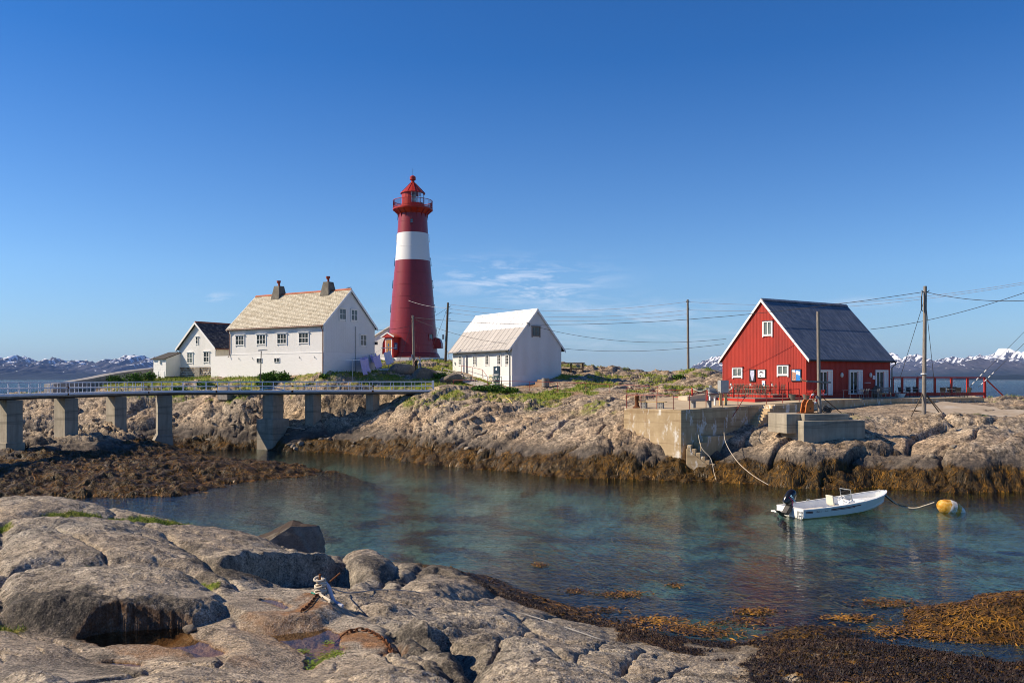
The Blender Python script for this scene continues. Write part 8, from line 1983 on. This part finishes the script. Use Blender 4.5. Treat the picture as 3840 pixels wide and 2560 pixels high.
for i, (u0, w_, h_, d) in enumerate(((.08, 2.1, 1.75, .5), (.30, 1.8, 1.3, -.5), (.42, 2.0, 1.4, .5), (.58, 1.7, 1.0, -.5), (.74, 2.0, 1.5, .5))):
    a = c1 + Vector((d, 0, 0)); b = c2 + Vector((d, 0, 0)); dirn = (b - a).normalized(); p = a.lerp(b, u0); p.z -= .25 * 4 * u0 * (1 - u0)
    vs = []; fs = []; nx, nz_ = 12, 10
    for q in range(nx + 1):
        for s in range(nz_ + 1):
            v_ = s / nz_; c = p + dirn * (w_ * q / nx); c = c + Vector((0, 0, -h_ * v_ * (1 - .12 * math.sin(q / nx * 3.14) * (i % 2)))); c += Vector((.35 * v_ ** 1.5 + .07 * math.sin(q * 1.4 + i) * v_, .10 * math.sin(q * 1.1 + i * 2) * v_, -.10 * math.sin(q / nx * math.pi))); vs.append(tuple(c))
    for q in range(nx):
        for s in range(nz_): fs.append((q * (nz_ + 1) + s, (q + 1) * (nz_ + 1) + s, (q + 1) * (nz_ + 1) + s + 1, q * (nz_ + 1) + s + 1))
    o = MB().add(vs, fs).build("laundry", M_LAUNDRY if i < 4 else M_LAUNDRY2, smooth=True); sm = o.modifiers.new("thick", 'SOLIDIFY'); sm.thickness = .012; tag(o, LB[i], "laundry", "laundry on the clothes line")
o = MB().box(-3.2, 2.2, -.12, .12, -.8, .45).build("garden_wall", M_LIME); p = PT(878, 857, 103); o.location = (p.x, p.y, ground(p.x, p.y)); o.rotation_euler = (0, 0, .15); tag(o, "low white garden wall behind the clothes line", "wall")
o = MB().lathe([(.0, 0), (.16, .05), (.2, .3), (.14, .5), (0, .56)], 12).build("white_stone", M_LIME, smooth=True); p = PT(849, 868, 100); o.location = (p.x, p.y, ground(p.x, p.y)); o.scale = (.8, .8, 1.3); tag(o, "white painted stone standing in the grass", "stone")
railing("lighthouse_railing", [PT(899, 851, 112), PT(915, 850, 112), PT(935, 852, 111)], "short dark railing in front of the lighthouse steps", .9, .025, mat=M_DARKSTEEL)
# ------------------------------------------------------------------ bicycle
bk = empty("bicycle", PT(1023, 889, 94.6), .05, "bicycle with swept handlebar parked at the end of the bridge path", "bicycle"); bk.location.z = ground(bk.location.x, bk.location.y) + .02
def ring(c, R, r_, n=24): return [(c[0] + R * math.cos(2 * math.pi * k / n), c[1], c[2] + R * math.sin(2 * math.pi * k / n)) for k in range(n + 1)]
for x, nm in ((-.55, "front"), (.55, "rear")):
    wh = MB().tube(ring((x, 0, .35), .33, .02), .022, 6, caps=False).build("wheel", M_BLACK, bk); m_ = MB()
    for k in range(12): a = 2 * math.pi * k / 12; m_.tube([(x, 0, .35), (x + .32 * math.cos(a), 0, .35 + .32 * math.sin(a))], .004, 3)
    m_.build("spokes", M_GREYMETAL, wh)["kind"] = "stuff"
    MB().tube([(x + .38 * math.cos(a), 0, .35 + .38 * math.sin(a)) for a in np.linspace(.3, 2.6, 10)], .02, 5).build("mudguard", M_DARKSTEEL, bk)
m_ = MB()
for a, b in (((.55, 0, .35), (.08, 0, .30)), ((.08, 0, .30), (-.38, 0, .72)), ((.55, 0, .35), (.25, 0, .85)), ((.25, 0, .85), (.08, 0, .30)), ((.22, 0, .72), (-.38, 0, .80)), ((-.55, 0, .35), (-.36, 0, .95))): m_.tube([a, b], .018, 6)
m_.build("frame", plain("dark red bicycle enamel", (0.10, 0.02, 0.02), .35), bk)
MB().tube([(-.25, -.28, 1.08), (-.38, -.25, 1.05), (-.42, 0, 1.0), (-.38, .25, 1.05), (-.25, .28, 1.08)], .014, 6).build("handlebar", M_GREYMETAL, bk); MB().prism([(.15, -.07, .9), (.42, -.1, .92), (.42, .1, .92), (.15, .07, .9)], (0, 0, .05)).build("saddle", M_BLACK, bk)
MB().tube([(.08, -.1, .30), (.08, -.1, .14)], .012, 5).build("crank", M_GREYMETAL, bk); MB().tube([(.08, .1, .30), (.08, .1, .46)], .012, 5).build("crank", M_GREYMETAL, bk)
# ------------------------------------------------------------------ rope bundle on the foreground rock
rb0 = ray_hit(735, 1397); rz0 = float(HN(rb0[0], rb0[1])); RB = Vector((rb0[0], rb0[1], rz0))
ro = empty("mooring_ring", RB, 0, "thick pale rope wound round a leaning iron bar on the granite", "rope")
MB().tube([(-.22, -.05, .02), (.0, 0, .14), (.34, .08, .42)], .016, 7).build("iron_bar", M_RUST, ro); MB().tube([(-.02, .02, -.08), (.0, .0, .42)], .022, 8).build("iron_pin", M_RUST, ro)
pts = []
for k in range(150):
    u = k / 149; a = u * 2 * math.pi * 8.5; rr = .095 - .05 * abs(u - .35) + .012 * math.sin(a * .7); pts.append((rr * math.cos(a) * 1.05 + .03 * u, rr * math.sin(a), .05 + .30 * u + .012 * math.sin(a * 2.3)))
MB().tube(pts, .017, 7).build("rope_coil", M_ROPE, ro, smooth=True)
pts = [(-.02 + .07 * math.cos(a) * (1 - .1 * math.sin(3 * a)), -.03 + .05 * math.sin(a), .34 + .03 * math.sin(a)) for a in np.linspace(0, 6.28, 20)]; MB().tube(pts, .02, 7).build("rope_knot", M_ROPE, ro, smooth=True)
def onrock(dx, dy, dz): q = (RB.x + dx, RB.y + dy); return Vector((dx, dy, float(HN(*q)) - RB.z + dz))
MB().tube(crom([Vector((.03, -.12, .10)), Vector((.10, -.2, .07)), onrock(.17, -.32, .03), onrock(.26, -.42, .03), onrock(.33, -.5, .03), onrock(.34, -.62, .025), onrock(.31, -.7, .025)], 5), .026, 8).build("rope_tail", M_ROPE, ro, smooth=True)
MB().tube(crom([Vector((.09, .02, .26)), Vector((.16, 0, .18)), onrock(.24, -.03, .05), onrock(.34, -.08, .03), onrock(.42, -.12, .03)], 5), .034, 8).build("frayed_rope", plain("bluish white rope", (0.50, 0.52, 0.62), .9), ro, smooth=True)
MB().tube([(-.14, -.07, .05), (-.12, -.10, .12), (-.06, -.13, .10)], .018, 6).build("green_cord", plain("green cord", (0.04, 0.30, 0.20), .7), ro)
def chain(name, wpts, label, L_=.10, r_=.011):
    P = crom([Vector(p) for p in wpts], 14); root_ = empty(name, P[0], 0, label, "chain"); ll = MB(); n = 10
    ll.tube([(L_ * .62 * math.cos(a) , L_ * .30 * math.sin(a), 0) for a in np.linspace(0, 2 * math.pi, n + 1)], r_, 5, caps=False); me = ll.mesh("link"); me.materials.append(M_RUST)
    acc = 0; nxt = 0; k = 0
    for i in range(len(P) - 1):
        seg = (P[i + 1] - P[i]).length
        while nxt <= acc + seg and seg > 0:
            q = P[i].lerp(P[i + 1], (nxt - acc) / seg); d = (P[i + 1] - P[i]).normalized(); o = bpy.data.objects.new("link", me); COL.objects.link(o); o.parent = root_; o.location = q - P[0]; o.rotation_mode = 'QUATERNION'; o.rotation_quaternion = d.to_track_quat('X', 'Z') @ Matrix.Rotation((k % 2) * 1.4 + .2, 4, 'X').to_quaternion(); nxt += L_ * .88; k += 1
        acc += seg
    return root_
def rockpts(L_, dz=.02):
    o = []
    for px, py in L_: h = ray_hit(px, py); o.append((h[0], h[1], float(HN(h[0], h[1])) + dz))
    return o
chain("rusty_chain", rockpts([(728, 1402), (715, 1412), (705, 1422), (692, 1434)]), "rusty chain hanging from the rope bundle into the rock pool")
chain("rusty_chain", rockpts([(775, 1472), (800, 1465), (830, 1463), (855, 1472), (885, 1488), (905, 1502)]), "rusty chain lying across the rock at the right edge of the pool")
line([RB + Vector((.05, .05, .22))] + [Vector(p) for p in rockpts([(800, 1386), (870, 1380), (960, 1374), (1030, 1370), (1120, 1385), (1210, 1408), (1300, 1440), (1400, 1470)], .03)] + [PT(1480, 1488, 20), PT(1590, 1508, 19)], .012, plain("grey steel cable", (0.28, 0.27, 0.26), .6), "thin grey mooring cable running from the rope bundle across the granite", 5, "cable", "cable")
for px, py, lb in ((437, 1443, "small round stone at the edge of the brown rock pool"), (893, 1467, "single pebble on the granite right of the pool")):
    h = ray_hit(px, py); o = bpy.data.objects.new("pebble", SM[2]); COL.objects.link(o); o.location = (h[0], h[1], float(HN(h[0], h[1])) + .02); s_ = .09 if px < 600 else .04; o.scale = (s_ * 1.5, s_, s_); tag(o, lb, "pebble")
# algae in the pool
r = np.random.default_rng(4); ax = []; ay = []
for px, py, sx, sy, n in ((740, 1525, 20, 9, 260), (770, 1505, 14, 6, 160), (725, 1540, 10, 8, 120), (700, 1495, 4, 2, 30), (755, 1478, 5, 3, 30)):
    a = px + r.normal(0, sx, n); b = py + r.normal(0, sy, n); Y = (CAM_Z - 3.38) * FPX / ((b - 871) * K); ax.append((a * K - 1920) / FPX * Y); ay.append(Y)
ribbons("pool_algae", np.concatenate(ax), np.concatenate(ay), lambda a, b: np.full(np.shape(a), 3.384), .07, .016, .006, 44, leaf_mat("yellow green algae", [(0.2, (0.06, 0.10, 0.01)), (0.8, (0.24, 0.30, 0.03))]), curl=.8)
line([PT(1162, 913, 84.5), PT(1170, 918, 84), PT(1176, 925, 83.6), PT(1180, 932, 83.2)], .05, plain("yellow hose", (0.62, 0.50, 0.10), .6), "yellow hose lying on the rocks below the boathouse path", 5, "hose", "hose")
line([PT(1000, 935, 86), PT(1012, 930, 87), PT(1030, 936, 86), PT(1040, 944, 84.8)], .05, MATS["yellow hose"], "yellow hose on the rocks right of the bridge end", 5, "hose", "hose")
# gull on the red frame
gp = RFA[2].lerp(RFA[3], .12); gl_ = bpy.data.meshes.new("gull"); gl_.from_pydata([(0, 0, .16), (.16, 0, .17), (.24, 0, .24), (.30, 0, .25), (-.2, 0, .15), (.02, 0, .05), (.02, 0, 0)], [(0, 1), (1, 2), (2, 3), (0, 4), (0, 5), (5, 6)], [])
go = bpy.data.objects.new("gull", gl_); COL.objects.link(go); sk_ = go.modifiers.new("skin", 'SKIN')
for i, rr in enumerate((.085, .07, .05, .015, .025, .012, .012)): gl_.skin_vertices[0].data[i].radius = (rr, rr); gl_.skin_vertices[0].data[i].use_root = i == 0
go.modifiers.new("sub", 'SUBSURF').render_levels = 2; gl_.materials.append(M_WHITEPLASTIC); go.location = (gp.x, gp.y, ztop + .12); go.rotation_euler = (0, 0, 2.8); tag(go, "white gull perched on the red screen frame", "gull")
# ------------------------------------------------------------------ hazy air over the fjord
hz = bpy.data.materials.new("fjord haze"); hz.use_nodes = True; n, l = hz.node_tree.nodes, hz.node_tree.links; n.clear(); ho = n.new("ShaderNodeOutputMaterial"); hv = n.new("ShaderNodeVolumePrincipled")
hv.inputs["Color"].default_value = (0.30, 0.50, 1.0, 1); hv.inputs["Density"].default_value = 1.5e-5; hv.inputs["Anisotropy"].default_value = 0.0; l.new(hv.outputs[0], ho.inputs["Volume"])
o = MB().box(-40000, 40000, -250, 32000, -25, 900).build("haze", hz); tag(o, kind="stuff")
